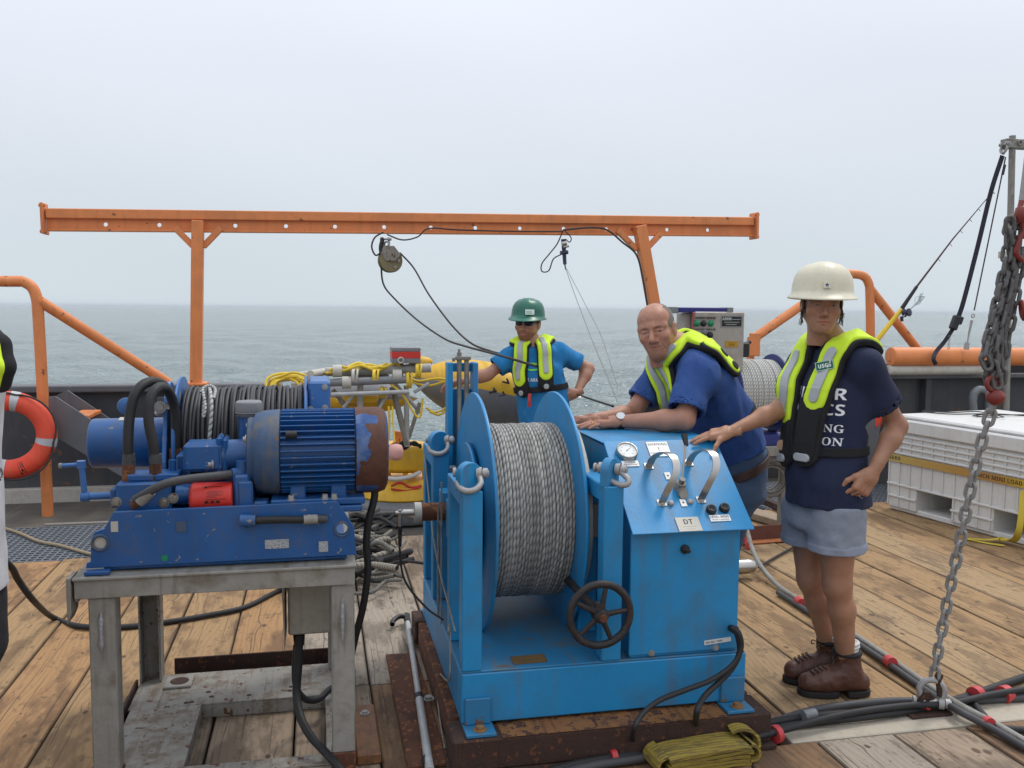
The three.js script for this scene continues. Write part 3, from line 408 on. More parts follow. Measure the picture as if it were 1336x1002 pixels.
  for (const [px, py] of [[927, 667], [944, 665]]) sub('dial_knob', [lathe([[0.001, 0.012], [0.009, 0.012], [0.010, 0.018], [0.016, 0.018], [0.019, 0.012], [0.019, 0]], onPanel(px, py, 0.003), panelN, 20)], MAT.blackPlastic, PNL, W);
  // door hardware
  { const o = onZ(893, 716, -2.972); sub('door_latch', [lathe([[0.016, 0], [0.017, 0.008], [0.012, 0.01], [0.001, 0.01]], o, V(0, 0, 1), 20), box(0.03, 0.012, 0.02, o.x, o.y, o.z + 0.018, 0.003, [0, 0, -0.5])], MAT.blackPlastic, C, W);
    for (const [px, py] of [[850, 852], [934, 845]]) sub('bolt', boltHead(onZ(px, py, -2.972), V(0, 0, 1), 0.008, 0.006), MAT.galv, C, W);
    const t = onZ(936, 836, -2.972); sub('tag', [labelGeo(t.setZ(-2.9705), V(0.052, 0.004, 0), V(-0.0006, 0.008, 0))], printMat(256, 40, (x, w, h) => { x.fillStyle = '#ccd0cf'; x.fillRect(0, 0, w, h); x.fillStyle = '#14181c'; x.font = 'bold 26px sans-serif'; x.fillText('MEC002 1 PWR', 12, 30, 160); }), C, W);
    const cg = onZ(953, 819, -2.972); sub('cable_gland', [cyl(cg, cg.clone().add(V(0.004, 0.004, 0.035)), 0.012, 0.014, 14)], MAT.blackPlastic, C, W); }
  // handwheel
  { const o = onZ(783, 802, -2.885), R = 0.107, HW = mk('handwheel', [torus(o, V(0, 0, 1), R, 0.0135, 12, 48), lathe([[0.001, 0.03], [0.02, 0.03], [0.026, 0.018], [0.028, -0.02], [0.02, -0.03]], o.clone().add(V(0, 0, 0.0)), V(0, 0, 1), 20), ...[0, 1, 2, 3, 4].map((k) => { const a = k * 1.2566 + 0.12; return cyl(o.clone().add(V(Math.cos(a) * 0.022, Math.sin(a) * 0.022, 0.004)), o.clone().add(V(Math.cos(a) * R, Math.sin(a) * R, 0)), 0.011, 0.008, 8); })], MAT.castIron, W);
    sub('hub_nut', [cyl(o.clone().add(V(0, 0, 0.03)), o.clone().add(V(0, 0, 0.044)), 0.014, 0.014, 6)], MAT.rust, HW, W);
    sub('spindle', [cyl(o.clone().add(V(0, 0, -0.03)), V(o.x, o.y, -3.3), 0.016, 0.016, 12)], MAT.castIron, HW, W);
    const kk = o.clone().add(V(-0.062, 0.09, 0)); sub('grip', [cyl(o.clone().add(V(-0.02, 0.045, 0.01)), o.clone().add(V(-0.02, 0.045, 0.05)), 0.009, 0.013, 12)], MAT.castIron, HW, W); }
  { const a = onY(690, 860, 0.328); const g = labelGeo(V(a.x, 0.3275, a.z), V(0.062, 0, -0.002), V(0.001, 0, -0.036)); mk('name_plate', [g], printMat(256, 148, (x, w, h) => { x.fillStyle = '#6d5330'; x.fillRect(0, 0, w, h); for (let k = 0; k < 900; k++) { x.fillStyle = ['#7d5c2c', '#5a4630', '#8a6a3a', '#4a4438'][k % 4]; x.fillRect(hash(k, 1, 5) * w, hash(k, 2, 5) * h, 3 + 8 * hash(k, 3, 5), 2); } x.strokeStyle = '#3c3020'; x.lineWidth = 3; x.strokeRect(6, 6, w - 12, h - 12); for (let k = 0; k < 6; k++) { x.fillStyle = 'rgba(40,34,26,.55)'; x.fillRect(20, 24 + k * 19, 60 + 140 * hash(k, 8, 1), 5); } }, 0.5), W); }
}
// rusty beams under it
{
  const S = thing('steel_skid', 'rusty steel beam bed bolted down under the light blue winch', 'skid', V(1.0, 0, -3.5));
  mk('beam', [bx(0.43, 1.59, 0.02, 0.128, -2.875, -3.04, 0.006), bx(0.42, 1.60, 0.003, 0.0195, -2.85, -3.06, 0.003)], MAT.rustDark, S);
  mk('beam_top', [bx(0.60, 1.42, 0.1285, 0.1315, -2.875, -3.03, 0.001)], paint([0.25, 0.11, 0.035], { s: 83, dirt: [0.05, 0.025, 0.016], dirty: 1, rough: 0.9, size: 0.5, chips: 0.16, chip: [0.06, 0.028, 0.018], fade: 0.3, bump: 0.002 }), S);
  mk('beam', [bx(0.43, 1.66, 0.02, 0.128, -4.06, -4.22, 0.006)], MAT.rustDark, S);
  for (const x of [0.445, 1.49]) mk('beam', [bx(x, x + 0.10, 0.003, 0.128, -3.06, -4.05, 0.006)], MAT.rust, S);
  const p = mk('side_plate', [bx(0.29, 0.427, 0.003, 0.016, -2.96, -3.98, 0.003)], MAT.rust, S);
  sub('bolt', boltHead(onY(559, 912, 0.016), V(0, 1, 0), 0.016, 0.012), MAT.shackle, p, S);
}
// ---------------------------------------------------------------- dark blue hydraulic winch on its galvanised stand
const h = onZ, AX = V(1, 0, 0);
{
  const W = thing('hydraulic_winch', 'dark blue hydraulic winch with ribbed electric motor, red oil filter and black cable drum', 'winch', V(-0.3, 0.74, -3.3));
  const zf = -2.95, pts = [[112, 742], [113, 735], [118, 733], [119, 703], [124, 694], [136, 690], [148, 668], [440, 654], [462, 688], [465, 721], [465, 724]].map(([a, b]) => { const p = h(a, b, zf); return [p.x, p.y]; });
  const hl = h(131, 708, zf), hr = h(446, 690, zf);
  const sk = mk('skid_frame', [plate(pts, zf, 0.014, [[hl.x, hl.y, 0.021], [hr.x, hr.y, 0.021]]), plate(pts, -3.78, 0.014, [[hl.x, hl.y, 0.021], [hr.x, hr.y, 0.021]]), bx(pts[6][0] + 0.01, pts[7][0], 0.905, 0.918, -2.966, -3.778, 0.003), bx(pts[0][0], pts[2][0] + 0.06, 0.742, 0.756, -2.92, -2.949, 0.003), bx(pts[3][0] + 0.03, pts[9][0] - 0.03, 0.745, 0.757, -2.966, -3.778, 0.003)], MAT.navy, W);
  sub('pad_eye_rim', [torus(V(hl.x, hl.y, zf + 0.002), V(0, 0, 1), 0.023, 0.005, 8, 24)], MAT.navyDirty, sk, W); sub('pad_eye_rim', [torus(V(hr.x, hr.y, zf + 0.002), V(0, 0, 1), 0.023, 0.004, 8, 24)], MAT.navyDirty, sk, W);
  sub('filler_disc', [cyl(V(hl.x, hl.y, zf - 0.012), V(hl.x, hl.y, zf - 0.004), 0.02, 0.02, 16)], MAT.cream, sk, W);
  const pale = printMat(64, 32, (x, w, hh) => { x.fillStyle = '#9fa3a6'; x.fillRect(0, 0, w, hh); for (let k = 0; k < 160; k++) { x.fillStyle = ['#7d8488', '#b4b6b5', '#5f6a78'][k % 3]; x.fillRect(hash(k, 1, 9) * w, hash(k, 2, 9) * hh, 3, 2); } }, 0.6);
  const stick = (x0, y0, x1, y1, m = pale) => { const a = h(x0, y1, zf), b = h(x1, y0, zf); sub('sticker', [labelGeo(V((a.x + b.x) / 2, (a.y + b.y) / 2, zf + 0.0015), V((b.x - a.x) / 2, 0, 0), V(0, (b.y - a.y) / 2, 0))], m, sk, W); };
  stick(346, 703, 377, 716); stick(145, 680, 154, 694, MAT.cream); stick(416, 706, 428, 720); stick(230, 680, 243, 694, MAT.navyDirty);
  { const p = h(215, 728, zf); sub('green_dot', [cyl(V(p.x, p.y, zf), V(p.x, p.y, zf + 0.003), 0.010, 0.010, 18)], MAT.greenPlastic, sk, W); }
  // motor
  const mz = -3.10, my = h(415, 592, -3.0).y - 0.006, xa = h(365, 600, -2.98).x, xb = h(464, 600, -2.98).x, R = 0.142;
  const mo = mk('motor_body', [lathe([[0.10, 0], [R - 0.022, 0], [R - 0.022, xb - xa], [0.10, xb - xa]], V(xa, my, mz), AX, 40)], MAT.navy, W);
  for (let k = 0; k < 40; k++) { const a = k / 40 * Math.PI * 2; if (Math.sin(a) < -0.92) continue; const g = box(xb - xa - 0.004, 0.0045, 0.026, (xa + xb) / 2, 0, 0, 0.001); g.translate(0, 0, R - 0.012).applyMatrix4(M4().makeRotationX(-a)).translate(0, my, mz); sub('cooling_fin', [g], MAT.navy, mo, W); }
  const bell = mk('motor_bell', [lathe([[0.06, -0.105], [0.115, -0.105], [0.118, -0.10], [0.118, -0.085], [0.132, -0.08], [0.140, -0.05], [R + 0.001, -0.004], [R - 0.006, 0], [0.05, 0]], V(xa, my, mz), AX, 40)], MAT.navyDirty, W);
  for (let k = 0; k < 4; k++) { const a = k * 1.5708 + 0.6; sub('bolt', [boltHead(V(xa - 0.106, my + Math.sin(a) * 0.1, mz + Math.cos(a) * 0.1), V(-1, 0, 0), 0.01, 0.01)], MAT.shackle, bell, W); }
  const rustBlue = (() => { const map = tex(512, 512, 0.42, 0.42, (u, v) => { const n = fbm(u, v, 5, 5, 601, 5, 0.6), f = fbm(u, v, 30, 30, 640, 3), e = fbm(u, v, 4, 3, 620, 4, 0.5); const r = sstep(0.56, 0.57, e); const blue = mix3([0.02, 0.07, 0.22], [0.10, 0.16, 0.30], sstep(0.5, 0.8, n)); return mix3(blue, mix3([0.12, 0.045, 0.028], [0.06, 0.025, 0.018], f), r); }); const mm = std({ map, roughness: 0.75, bumpMap: T_mid, bumpScale: 0.003 }); return mm; })();
  const capL = h(507, 600, -2.98).x - xb; mk('fan_cover', [lathe([[0.10, 0], [R + 0.002, 0], [R + 0.004, 0.004], [R + 0.004, capL - 0.03], [R - 0.004, capL - 0.008], [R - 0.02, capL], [0.06, capL], [0.03, capL - 0.004]], V(xb + 0.001, my, mz), AX, 48)], rustBlue, W);
  mk('motor_foot', [bx(xa - 0.03, xb + 0.03, my - R - 0.018, my - R + 0.004, mz + 0.13, mz - 0.13, 0.004), bx(xa + 0.03, xa + 0.08, my - R, my - R + 0.05, mz + 0.10, mz + 0.03, 0.004), bx(xb - 0.08, xb - 0.03, my - R, my - R + 0.05, mz + 0.10, mz + 0.03, 0.004), bx(xa - 0.10, xb + 0.02, my - R - 0.04, my - R - 0.02, mz + 0.14, mz - 0.14, 0.004)], MAT.navy, W);
  for (const [px, py] of [[380, 654], [436, 652], [424, 658]]) mk('foot_bolt', [boltHead(V(h(px, py, mz + 0.11).x, my - R + 0.0, mz + 0.115), V(0, 1, 0), 0.011, 0.016)], MAT.shackle, W);
  mk('terminal_conduit', [cyl(V(xa + 0.02, my + 0.075, mz + 0.13), V(xa + 0.055, my + 0.075, mz + 0.13), 0.013, 0.013, 12)], MAT.blackPlastic, W);
  // pump and coupling
  const py0 = h(285, 598, -3.05).y; const p0 = h(240, 598, -3.08).x, p1 = xa - 0.10;
  mk('pump_body', [bx(p0, p0 + 0.13, py0 - 0.045, py0 + 0.05, mz + 0.05, mz - 0.06, 0.012), cyl(V(p0 + 0.12, py0 + 0.004, mz), V(p1, py0 + 0.004, mz), 0.05, 0.05, 24)], MAT.navy, W);
  const fl = mk('pump_flange', [box(0.018, 0.135, 0.10, h(288, 595, mz).x, py0 + 0.004, mz, 0.012), box(0.016, 0.12, 0.10, h(288, 595, mz).x + 0.018, py0 + 0.004, mz, 0.012)], MAT.navy, W);
  sub('bolt', [boltHead(V(h(281, 603, mz).x - 0.004, py0 - 0.02, mz + 0.042), V(-1, 0, 0.3), 0.011, 0.016)], MAT.shackle, fl, W);
  // tank breather
  const bp = h(323, 560, -3.12); mk('filler_tube', [cyl(V(bp.x, 0.918, -3.2), V(bp.x, h(323, 541, -3.2).y, -3.2), 0.036, 0.036, 24)], MAT.navy, W);
  { const y0 = h(323, 541, -3.2).y, y1 = h(323, 523, -3.2).y; mk('filler_cap', [lathe([[0.03, y0 - 0.006], [0.043, y0 - 0.004], [0.043, y0 + 0.012], [0.046, y0 + 0.014], [0.045, y1 - 0.006], [0.040, y1], [0.0, y1]], V(bp.x, 0, -3.2), V(0, 1, 0), 28), torus(V(bp.x, y0 + 0.008, -3.2), V(0, 1, 0), 0.0435, 0.003, 6, 28)], MAT.greyPVC, W); }
  // valve block, filter, fittings
  const v0 = h(150, 665, -2.99), v1 = h(222, 630, -2.99); mk('valve_block', [bx(v0.x, v1.x, 0.919, v1.y, -3.0, -3.16, 0.006), bx(v0.x - 0.02, v0.x - 0.001, 0.93, v1.y - 0.02, -3.02, -3.13, 0.004), bx(v1.x + 0.001, h(310, 640, -3.05).x, 0.925, v1.y - 0.02, -3.05, -3.2, 0.006), bx(v0.x + 0.03, v1.x + 0.02, v1.y + 0.0, v1.y + 0.022, -3.03, -3.12, 0.004)], MAT.navy, W);
  for (const [px, py] of [[214, 656], [226, 650], [152, 655]]) mk('plug', [boltHead(h(px, py, -2.999), V(0, 0, 1), 0.011, 0.012)], MAT.galvRust, W);
  const fy = h(274, 652, -2.98), f0 = h(245, 653, -2.98).x, f1 = h(303, 650, -2.98).x; const F = mk('oil_filter', [lathe([[0.0, 0], [0.036, 0.002], [0.046, 0.008], [0.0485, 0.016], [0.0485, f1 - f0 - 0.012], [0.050, f1 - f0 - 0.008], [0.050, f1 - f0], [0.02, f1 - f0]], V(f0, fy.y, -3.02), AX, 32)], MAT.red, W);
  { const g = new THREE.CylinderGeometry(0.0489, 0.0489, 0.085, 24, 1, true, -0.5, 1.5); g.rotateZ(Math.PI / 2).rotateX(-0.2).translate((f0 + f1) / 2 + 0.018, fy.y, -3.02); const mt = printMat(256, 128, (x, w, hh) => { x.fillStyle = '#c92e22'; x.fillRect(0, 0, w, hh); x.fillStyle = '#3a0d0a'; x.fillRect(14, 12, 34, 70); x.fillRect(58, 20, 8, 90); for (let k = 0; k < 9; k++) x.fillRect(80 + k * 9, 16 + 20 * hash(k, 5, 2), 4, 40 + 40 * hash(k, 6, 2)); x.fillStyle = '#c92e22'; x.fillRect(20, 30, 22, 10); x.fillRect(20, 56, 22, 8); x.fillStyle = '#3a0d0a'; x.fillRect(190, 10, 30, 12); x.fillRect(205, 22, 10, 70); }); sub('print', [keep(g)], mt, F, W); }
  mk('filter_head', [bx(f1 + 0.002, f1 + 0.055, fy.y - 0.05, fy.y + 0.075, -2.99, -3.08, 0.008), cyl(V(f1 + 0.03, fy.y + 0.07, -3.03), V(f1 + 0.03, fy.y + 0.115, -3.03), 0.022, 0.022, 14)], MAT.navy, W); mk('filter_inlet', [cyl(V(f0 - 0.04, fy.y + 0.012, -3.03), V(f0 - 0.0, fy.y + 0.012, -3.03), 0.03, 0.026, 12)], MAT.navy, W);
  const hose = (name, pts, r, m = MAT.rubber) => mk(name, [tube(pts, r, 12, pts.length * 10)], m, W);
  const ferr = (a, b, r, m, P = W) => mk('hose_fitting', [cyl(a, b, r, r * 0.96, 14), cyl(a.clone().lerp(b, 0.3), a.clone().lerp(b, 0.5), r * 1.12, r * 1.12, 6)], m, P);
  // two arched hoses and one more behind
  hose('hydraulic_hose', [h(168, 610, -3.06), h(167, 580, -3.06), h(169, 545, -3.08), h(176, 515, -3.1), h(190, 500, -3.14), h(206, 499, -3.2), h(219, 510, -3.26), h(228, 535, -3.3), h(231, 575, -3.3)], 0.0165);
  hose('hydraulic_hose', [h(203, 608, -3.05), h(200, 580, -3.05), h(194, 548, -3.06), h(196, 520, -3.08), h(206, 506, -3.12), h(217, 508, -3.2), h(226, 524, -3.24), h(229, 548, -3.25), h(229, 590, -3.25)], 0.0165);
  hose('hydraulic_hose', [h(176, 652, -2.97), h(197, 640, -2.95), h(216, 631, -2.95), h(245, 625, -2.97), h(290, 620, -3.0), h(309, 617, -3.02)], 0.0135, MAT.rubberGrey);
  hose('hydraulic_hose', [h(330, 679, -2.93), h(360, 678, -2.925), h(400, 678, -2.93)], 0.0125);
  ferr(h(168, 640, -3.05), h(168, 605, -3.06), 0.02, MAT.rust); ferr(h(203, 638, -3.05), h(203, 603, -3.05), 0.02, MAT.rust); ferr(h(229, 612, -3.25), h(229, 585, -3.25), 0.021, MAT.rust);
  ferr(h(168, 606, -3.06), h(168, 592, -3.06), 0.0195, MAT.rubberGrey); ferr(h(203, 604, -3.05), h(203, 592, -3.05), 0.0195, MAT.rubberGrey);
  ferr(h(182, 655, -2.965), h(197, 641, -2.955), 0.0175, MAT.galv); ferr(h(174, 660, -2.975), h(182, 653, -2.965), 0.014, MAT.rust); ferr(h(302, 618, -3.01), h(322, 616, -3.03), 0.018, MAT.navy);
  ferr(h(314, 679, -2.935), h(334, 679, -2.93), 0.02, MAT.navy); ferr(h(396, 678, -2.93), h(414, 677, -2.935), 0.0155, MAT.galv); ferr(h(413, 677, -2.935), h(426, 677, -2.945), 0.013, MAT.rubberGrey);
  mk('bracket', [bx(h(310, 640, -2.99).x, h(330, 640, -2.99).x, 0.90, h(320, 628, -2.99).y, -2.985, -3.05, 0.006), bx(h(330, 640, -2.99).x, h(350, 640, -2.99).x, 0.92, h(320, 655, -2.99).y, -2.985, -3.05, 0.006)], MAT.navy, W);
  // drum with black cable
  const dz = -3.46, dy = h(310, 505, dz).y - 0.195, dx0 = h(232, 540, dz + 0.15).x, dx1 = h(397, 540, dz + 0.15).x;
  const D = mk('cable_drum', [lathe([[0.14, 0], [0.14, dx1 - dx0]], V(dx0, dy, dz), AX, 32)], MAT.navy, W);
  sub('flange', [lathe([[0.02, -0.012], [0.232, -0.012], [0.235, -0.009], [0.235, 0], [0.02, 0]], V(dx0, dy, dz), AX, 64)], MAT.midBlue, D, W);
  sub('flange', [lathe([[0.02, 0], [0.232, 0], [0.235, 0.003], [0.235, 0.012], [0.02, 0.012]], V(dx1, dy, dz), AX, 64)], MAT.midBlue, D, W);
  { const g = [], n = 31, pt = (dx1 - dx0 - 0.012) / n; for (let k = 0; k < n; k++) for (let L = 0; L < 2; L++) { const R0 = 0.181 + L * 0.011 + rr(-0.004, 0.004), x = dx0 + 0.01 + (k + (L ? rr(0.1, 0.9) : 0.5)) * pt, ph = rr(0, 6), tl = rr(-0.006, 0.006), P = []; for (let a = 0; a < 24; a++) { const t = a / 24 * Math.PI * 2; P.push(V(x + tl * Math.cos(t + ph) + 0.003 * Math.sin(2 * t + ph), dy + Math.sin(t) * (R0 + 0.002 * Math.sin(3 * t + ph)), dz + Math.cos(t) * R0)); } g.push(new THREE.TubeGeometry(curve(P, true), 64, 0.0068, 6, true)); }
    mk('black_cable', g, std({ rgb: [0.035, 0.035, 0.038], roughness: 0.5 }), W); }
  { const P = [h(273, 505, dz + 0.12), h(275, 515, dz + 0.185), h(276, 535, dz + 0.225), h(273, 575, dz + 0.235), h(272, 600, dz + 0.22)]; const m = ropeMat([0.55, 0.55, 0.53], [0.03, 0.03, 0.03], 14, 1, 0.002, 0.9, 0); const r = mk('lashing_rope', [keep(tube(P, 0.006, 8, 50)), keep(tube([h(262, 512, dz + 0.16), h(266, 506, dz + 0.14), h(274, 503, dz + 0.13), h(281, 508, dz + 0.15), h(279, 520, dz + 0.2)], 0.005, 8, 30)), keep(tube([h(264, 507, dz + 0.15), h(268, 530, dz + 0.215), h(265, 545, dz + 0.225), h(267, 520, dz + 0.2)], 0.005, 8, 30))], m, W); }
  // drum supports and drum motor
  { const Q = [[186, 690], [188, 600], [203, 520], [209, 505], [219, 500], [229, 503], [236, 530], [242, 600], [246, 690]].map(([a, b]) => { const p = h(a, b, -3.3); return [p.x, p.y]; }); const g = plate(Q.map(([x, y]) => [(x - dx0) * 1.9, y]), 0, 0.014); const g2 = g.clone(); g.rotateY(Math.PI / 2); g.translate(dx0 - 0.03, 0, dz + 0.02); mk('drum_support', [g], MAT.midBlue, W); }
  { const x0 = h(400, 520, -3.32).x, x1 = h(431, 520, -3.32).x, yt = h(415, 498, -3.32).y; const b = mk('drum_support', [bx(x0 + 0.006, x1, 0.918, yt, -3.33, -3.60, 0.008)], MAT.midBlue, W); for (const [px, py] of [[424, 505], [424, 532], [405, 534]]) sub('bolt', [boltHead(h(px, py, -3.33), V(0, 0, 1), 0.008, 0.006)], MAT.shackle, b, W); }
  { const x0 = h(120, 578, dz).x, x1 = dx0 - 0.045, yc = h(140, 578, dz).y; mk('drum_motor', [lathe([[0.0, 0], [0.082, 0], [0.088, 0.005], [0.089, 0.012], [0.089, x1 - x0], [0.02, x1 - x0]], V(x0, yc, dz), AX, 36)], MAT.navy, W); const a = h(130, 549, dz + 0.02), q = labelGeo(V(a.x + 0.09, yc + 0.088, dz + 0.018), V(0.025, 0, 0), V(0, 0.004, -0.012)); mk('sticker', [q], MAT.cream, W); }
  mk('guide_fork', [bx(h(233, 595, -3.2).x, h(246, 595, -3.2).x, 0.92, h(240, 590, -3.2).y, -3.14, -3.24, 0.005), cyl(h(225, 640, -3.1), h(225, 600, -3.1), 0.012, 0.012, 10)], MAT.navy, W);
  // pin and lever bits near the hoses
  mk('lever_pin', [cyl(h(205, 540, -3.28), h(218, 530, -3.26), 0.012, 0.012, 10), boltHead(h(209, 531, -3.24), V(0, 0, 1), 0.014, 0.012)], MAT.shackle, W);
  mk('lug', [lathe([[0, -0.007], [0.03, -0.007], [0.03, 0.007], [0, 0.007]], h(165, 530, -3.35), V(0.3, 0, 1), 20)], MAT.midBlue, W);
  // crank
  { const a = h(77, 608, -3.12), b = h(106, 606, -3.12), c = h(111, 648, -3.12), d = h(152, 646, -3.12); const k = mk('hand_crank', [cyl(b, c, 0.009, 0.010, 12), cyl(c, d, 0.012, 0.012, 12), cyl(a, b, 0.007, 0.007, 12), cyl(V(b.x, b.y - 0.012, b.z), V(b.x, b.y + 0.012, b.z), 0.014, 0.014, 12), cyl(V(c.x - 0.012, c.y, c.z), V(c.x + 0.012, c.y, c.z), 0.016, 0.016, 12)], MAT.midBlue, W); sub('handle_tip', [cyl(a, V(a.x + 0.01, a.y, a.z), 0.0095, 0.0095, 10)], MAT.galv, k, W); }
}
{
  const S = thing('equipment_stand', 'galvanised steel stand with four legs, rusty at the feet, carrying the dark blue winch', 'stand', V(-0.3, 0, -3.35));
  const yt = 0.742, x0 = -0.735, x1 = 0.118;
  mk('top_frame', [bx(x0, x1, 0.73, yt - 0.001, -2.905, -3.0, 0.003), bx(x0 + 0.004, x1 - 0.004, 0.672, 0.7298, -2.915, -2.925, 0.002), bx(x0, x1, 0.73, yt - 0.001, -3.74, -3.84, 0.003), bx(x0 + 0.004, x1 - 0.004, 0.66, 0.7298, -3.80, -3.815, 0.002), bx(x0, x0 + 0.09, 0.73, yt - 0.0015, -3.001, -3.739, 0.003), bx(x0 + 0.002, x0 + 0.012, 0.66, 0.7298, -2.93, -3.80, 0.002), bx(x1 - 0.09, x1, 0.73, yt - 0.0015, -3.001, -3.739, 0.003)], MAT.galv, S);
  { const g = plate([[x0 - 0.014, 0.742], [x0 - 0.002, 0.742], [x0 - 0.002, 0.63], [x0 - 0.014, 0.60]], -2.90, 0.09); mk('corner_plate', [g], MAT.galvRust, S); }
  const weldM = std({ rgb: [0.33, 0.34, 0.37], roughness: 0.4, metalness: 0.4, bumpMap: T_fine, bumpScale: 0.003 });
  const leg = (xa, xb, za, zb, y0, rusty) => { const L = mk('leg', [bx(xa, xb, y0 + (rusty ? 0.10 : 0.0), 0.671, za, zb, 0.004)], MAT.galv, S); if (rusty) sub('rusty_foot', [bx(xa - 0.001, xb + 0.001, y0, y0 + 0.10, za + 0.001, zb - 0.001, 0.004)], MAT.rust, L, S); return L; };
  const l1 = leg(-0.695, -0.617, -2.927, -3.005, 0.003, true); sub('weld_mark', [lathe([[0.0, 0], [0.010, 0.02], [0.006, 0.06], [0.010, 0.1], [0.0, 0.13]], V(-0.66, 0.50, -2.9265), V(0, 1, 0), 8)], weldM, l1, S);
  const l2 = leg(0.038, 0.113, -2.927, -3.005, 0.003, true); sub('weld_mark', [lathe([[0.0, 0], [0.006, 0.03], [0.008, 0.09], [0.007, 0.13], [0.0, 0.16]], V(0.074, 0.47, -2.9265), V(0, 1, 0), 8)], weldM, l2, S);
  mk('leg', [bx(-0.705, -0.622, 0.06, 0.659, -3.81, -3.818, 0.002), bx(-0.705, -0.697, 0.06, 0.659, -3.74, -3.809, 0.002), bx(-0.63, -0.622, 0.06, 0.659, -3.74, -3.809, 0.002)], MAT.galvRust, S);
  mk('leg', [bx(0.035, 0.112, 0.06, 0.659, -3.74, -3.815, 0.004)], MAT.galv, S);
  // floor frame
  mk('floor_frame', [bx(-0.60, 0.112, 0.052, 0.06, -3.50, -3.815, 0.002), bx(-0.598, 0.11, 0.003, 0.0515, -3.50, -3.51, 0.002), bx(-0.695, -0.44, 0.052, 0.06, -3.02, -3.499, 0.002), bx(-0.45, -0.441, 0.003, 0.0515, -3.02, -3.498, 0.002), bx(-0.44, 0.112, 0.052, 0.06, -2.95, -3.02, 0.002), bx(0.02, 0.11, 0.05, 0.0585, -3.02, -3.499, 0.002), bx(-0.617, 0.038, 0.003, 0.0515, -2.945, -2.955, 0.002), bx(-0.705, -0.601, 0.052, 0.0595, -3.5, -3.815, 0.002)], MAT.galvRust, S);
  const fp = mk('foot_pad', [bx(-0.605, -0.50, 0.0605, 0.07, -3.66, -3.775, 0.002)], MAT.galv, S); sub('rust_hole', [cyl(V(-0.55, 0.0702, -3.715), V(-0.55, 0.0712, -3.715), 0.036, 0.036, 20)], MAT.rustDark, fp, S);
  for (const [px, py] of [[272, 903], [276, 909], [325, 907], [380, 896], [243, 917], [250, 916], [378, 901]]) { const p = onY(px, py, 0.06); mk('bolt_hole', [cyl(V(p.x, 0.0602, p.z), V(p.x, 0.061, p.z), 0.010, 0.010, 12)], MAT.rustDark, S); }
  // hanging junction box
  { const a = h(375, 757, -3.1), b = h(430, 826, -3.1); const bxm = mk('junction_box', [bx(a.x, b.x, b.y, 0.659, -3.1, -3.24, 0.006)], paint([0.27, 0.25, 0.21], { s: 93, dirt: [0.15, 0.12, 0.08], dirty: 0.6, rough: 0.55, size: 0.5 }), S);
    const c = h(367, 757, -3.08), d = h(373, 850, -3.08); sub('back_plate', [plate([[c.x, 0.671], [d.x - 0.002, 0.671], [d.x - 0.002, d.y + 0.02], [c.x + 0.008, d.y - 0.0]], -3.07, 0.2)], MAT.galv, bxm, S);
    const e = h(390, 826, -3.16); sub('cable_gland', [cyl(V(e.x, b.y - 0.0, -3.17), V(e.x, b.y - 0.022, -3.17), 0.017, 0.017, 12), cyl(V(e.x, b.y - 0.022, -3.17), V(e.x, b.y - 0.06, -3.17), 0.021, 0.018, 14)], MAT.blackPlastic, bxm, S); }
}
// cables that hang from winch and stand, each lying or hanging on its own
const cable = (name, pts, r, mat, label, cat = 'cable', group, seg = 8) => tag(mk(name, [tube(pts, r, seg, pts.length * 12)], mat), label, cat, group);
cable('power_cable', [h(390, 840, -3.17), h(389, 870, -3.17), h(387, 905, -3.16), h(392, 935, -3.1), h(405, 960, -3.02), h(425, 982, -2.95), h(446, 1006, -2.86), onY(470, 1040, 0.016), onY(520, 1110, 0.016)], 0.0145, MAT.rubber, 'thick black power cable dropping from the grey junction box under the stand');
cable('power_cable', [h(387, 842, -3.18), h(385, 875, -3.19), h(388, 900, -3.22), h(400, 913, -3.3), h(416, 912, -3.36), h(431, 899, -3.42), h(445, 893, -3.5)], 0.0125, MAT.rubber, 'black cable looping back under the stand behind its right front leg');
cable('motor_cable', [h(489, 640, -3.06), h(488, 652, -3.06), h(481, 680, -3.06), h(478, 710, -3.07), h(480, 745, -3.08), h(474, 790, -3.1), h(464, 830, -3.14), h(455, 870, -3.2)], 0.0125, MAT.rubber, 'black cable hanging from the rusty motor end down behind the stand leg');
cable('ground_cable', [h(-40, 700, -3.9), h(10, 735, -4.0), h(24, 757, -4.1), h(45, 785, -4.2), onY(70, 806, 0.014), onY(105, 817, 0.014), onY(160, 818, 0.014), onY(215, 812, 0.014), onY(270, 803, 0.014), onY(320, 792, 0.014), onY(365, 770, 0.014), onY(420, 745, 0.014)], 0.014, MAT.rubber, 'black cable sagging from the left edge and running behind the stand legs');
{ const a = mk('angle_iron', [bx(-0.6, 0.12, 0.003, 0.012, -3.83, -3.93, 0.002), bx(-0.6, 0.12, 0.0125, 0.085, -3.92, -3.93, 0.002)], MAT.rustDark); tag(a, 'length of dark rusty angle iron lying on the planks behind the stand', 'angle iron'); }
{ const a = mk('angle_iron', [bx(-0.755, -0.712, 0.003, 0.012, -2.9, -3.75, 0.002), bx(-0.722, -0.712, 0.0125, 0.075, -2.9, -3.75, 0.002)], MAT.rustDark); tag(a, 'rusty angle iron along the left foot of the galvanised stand', 'angle iron'); }
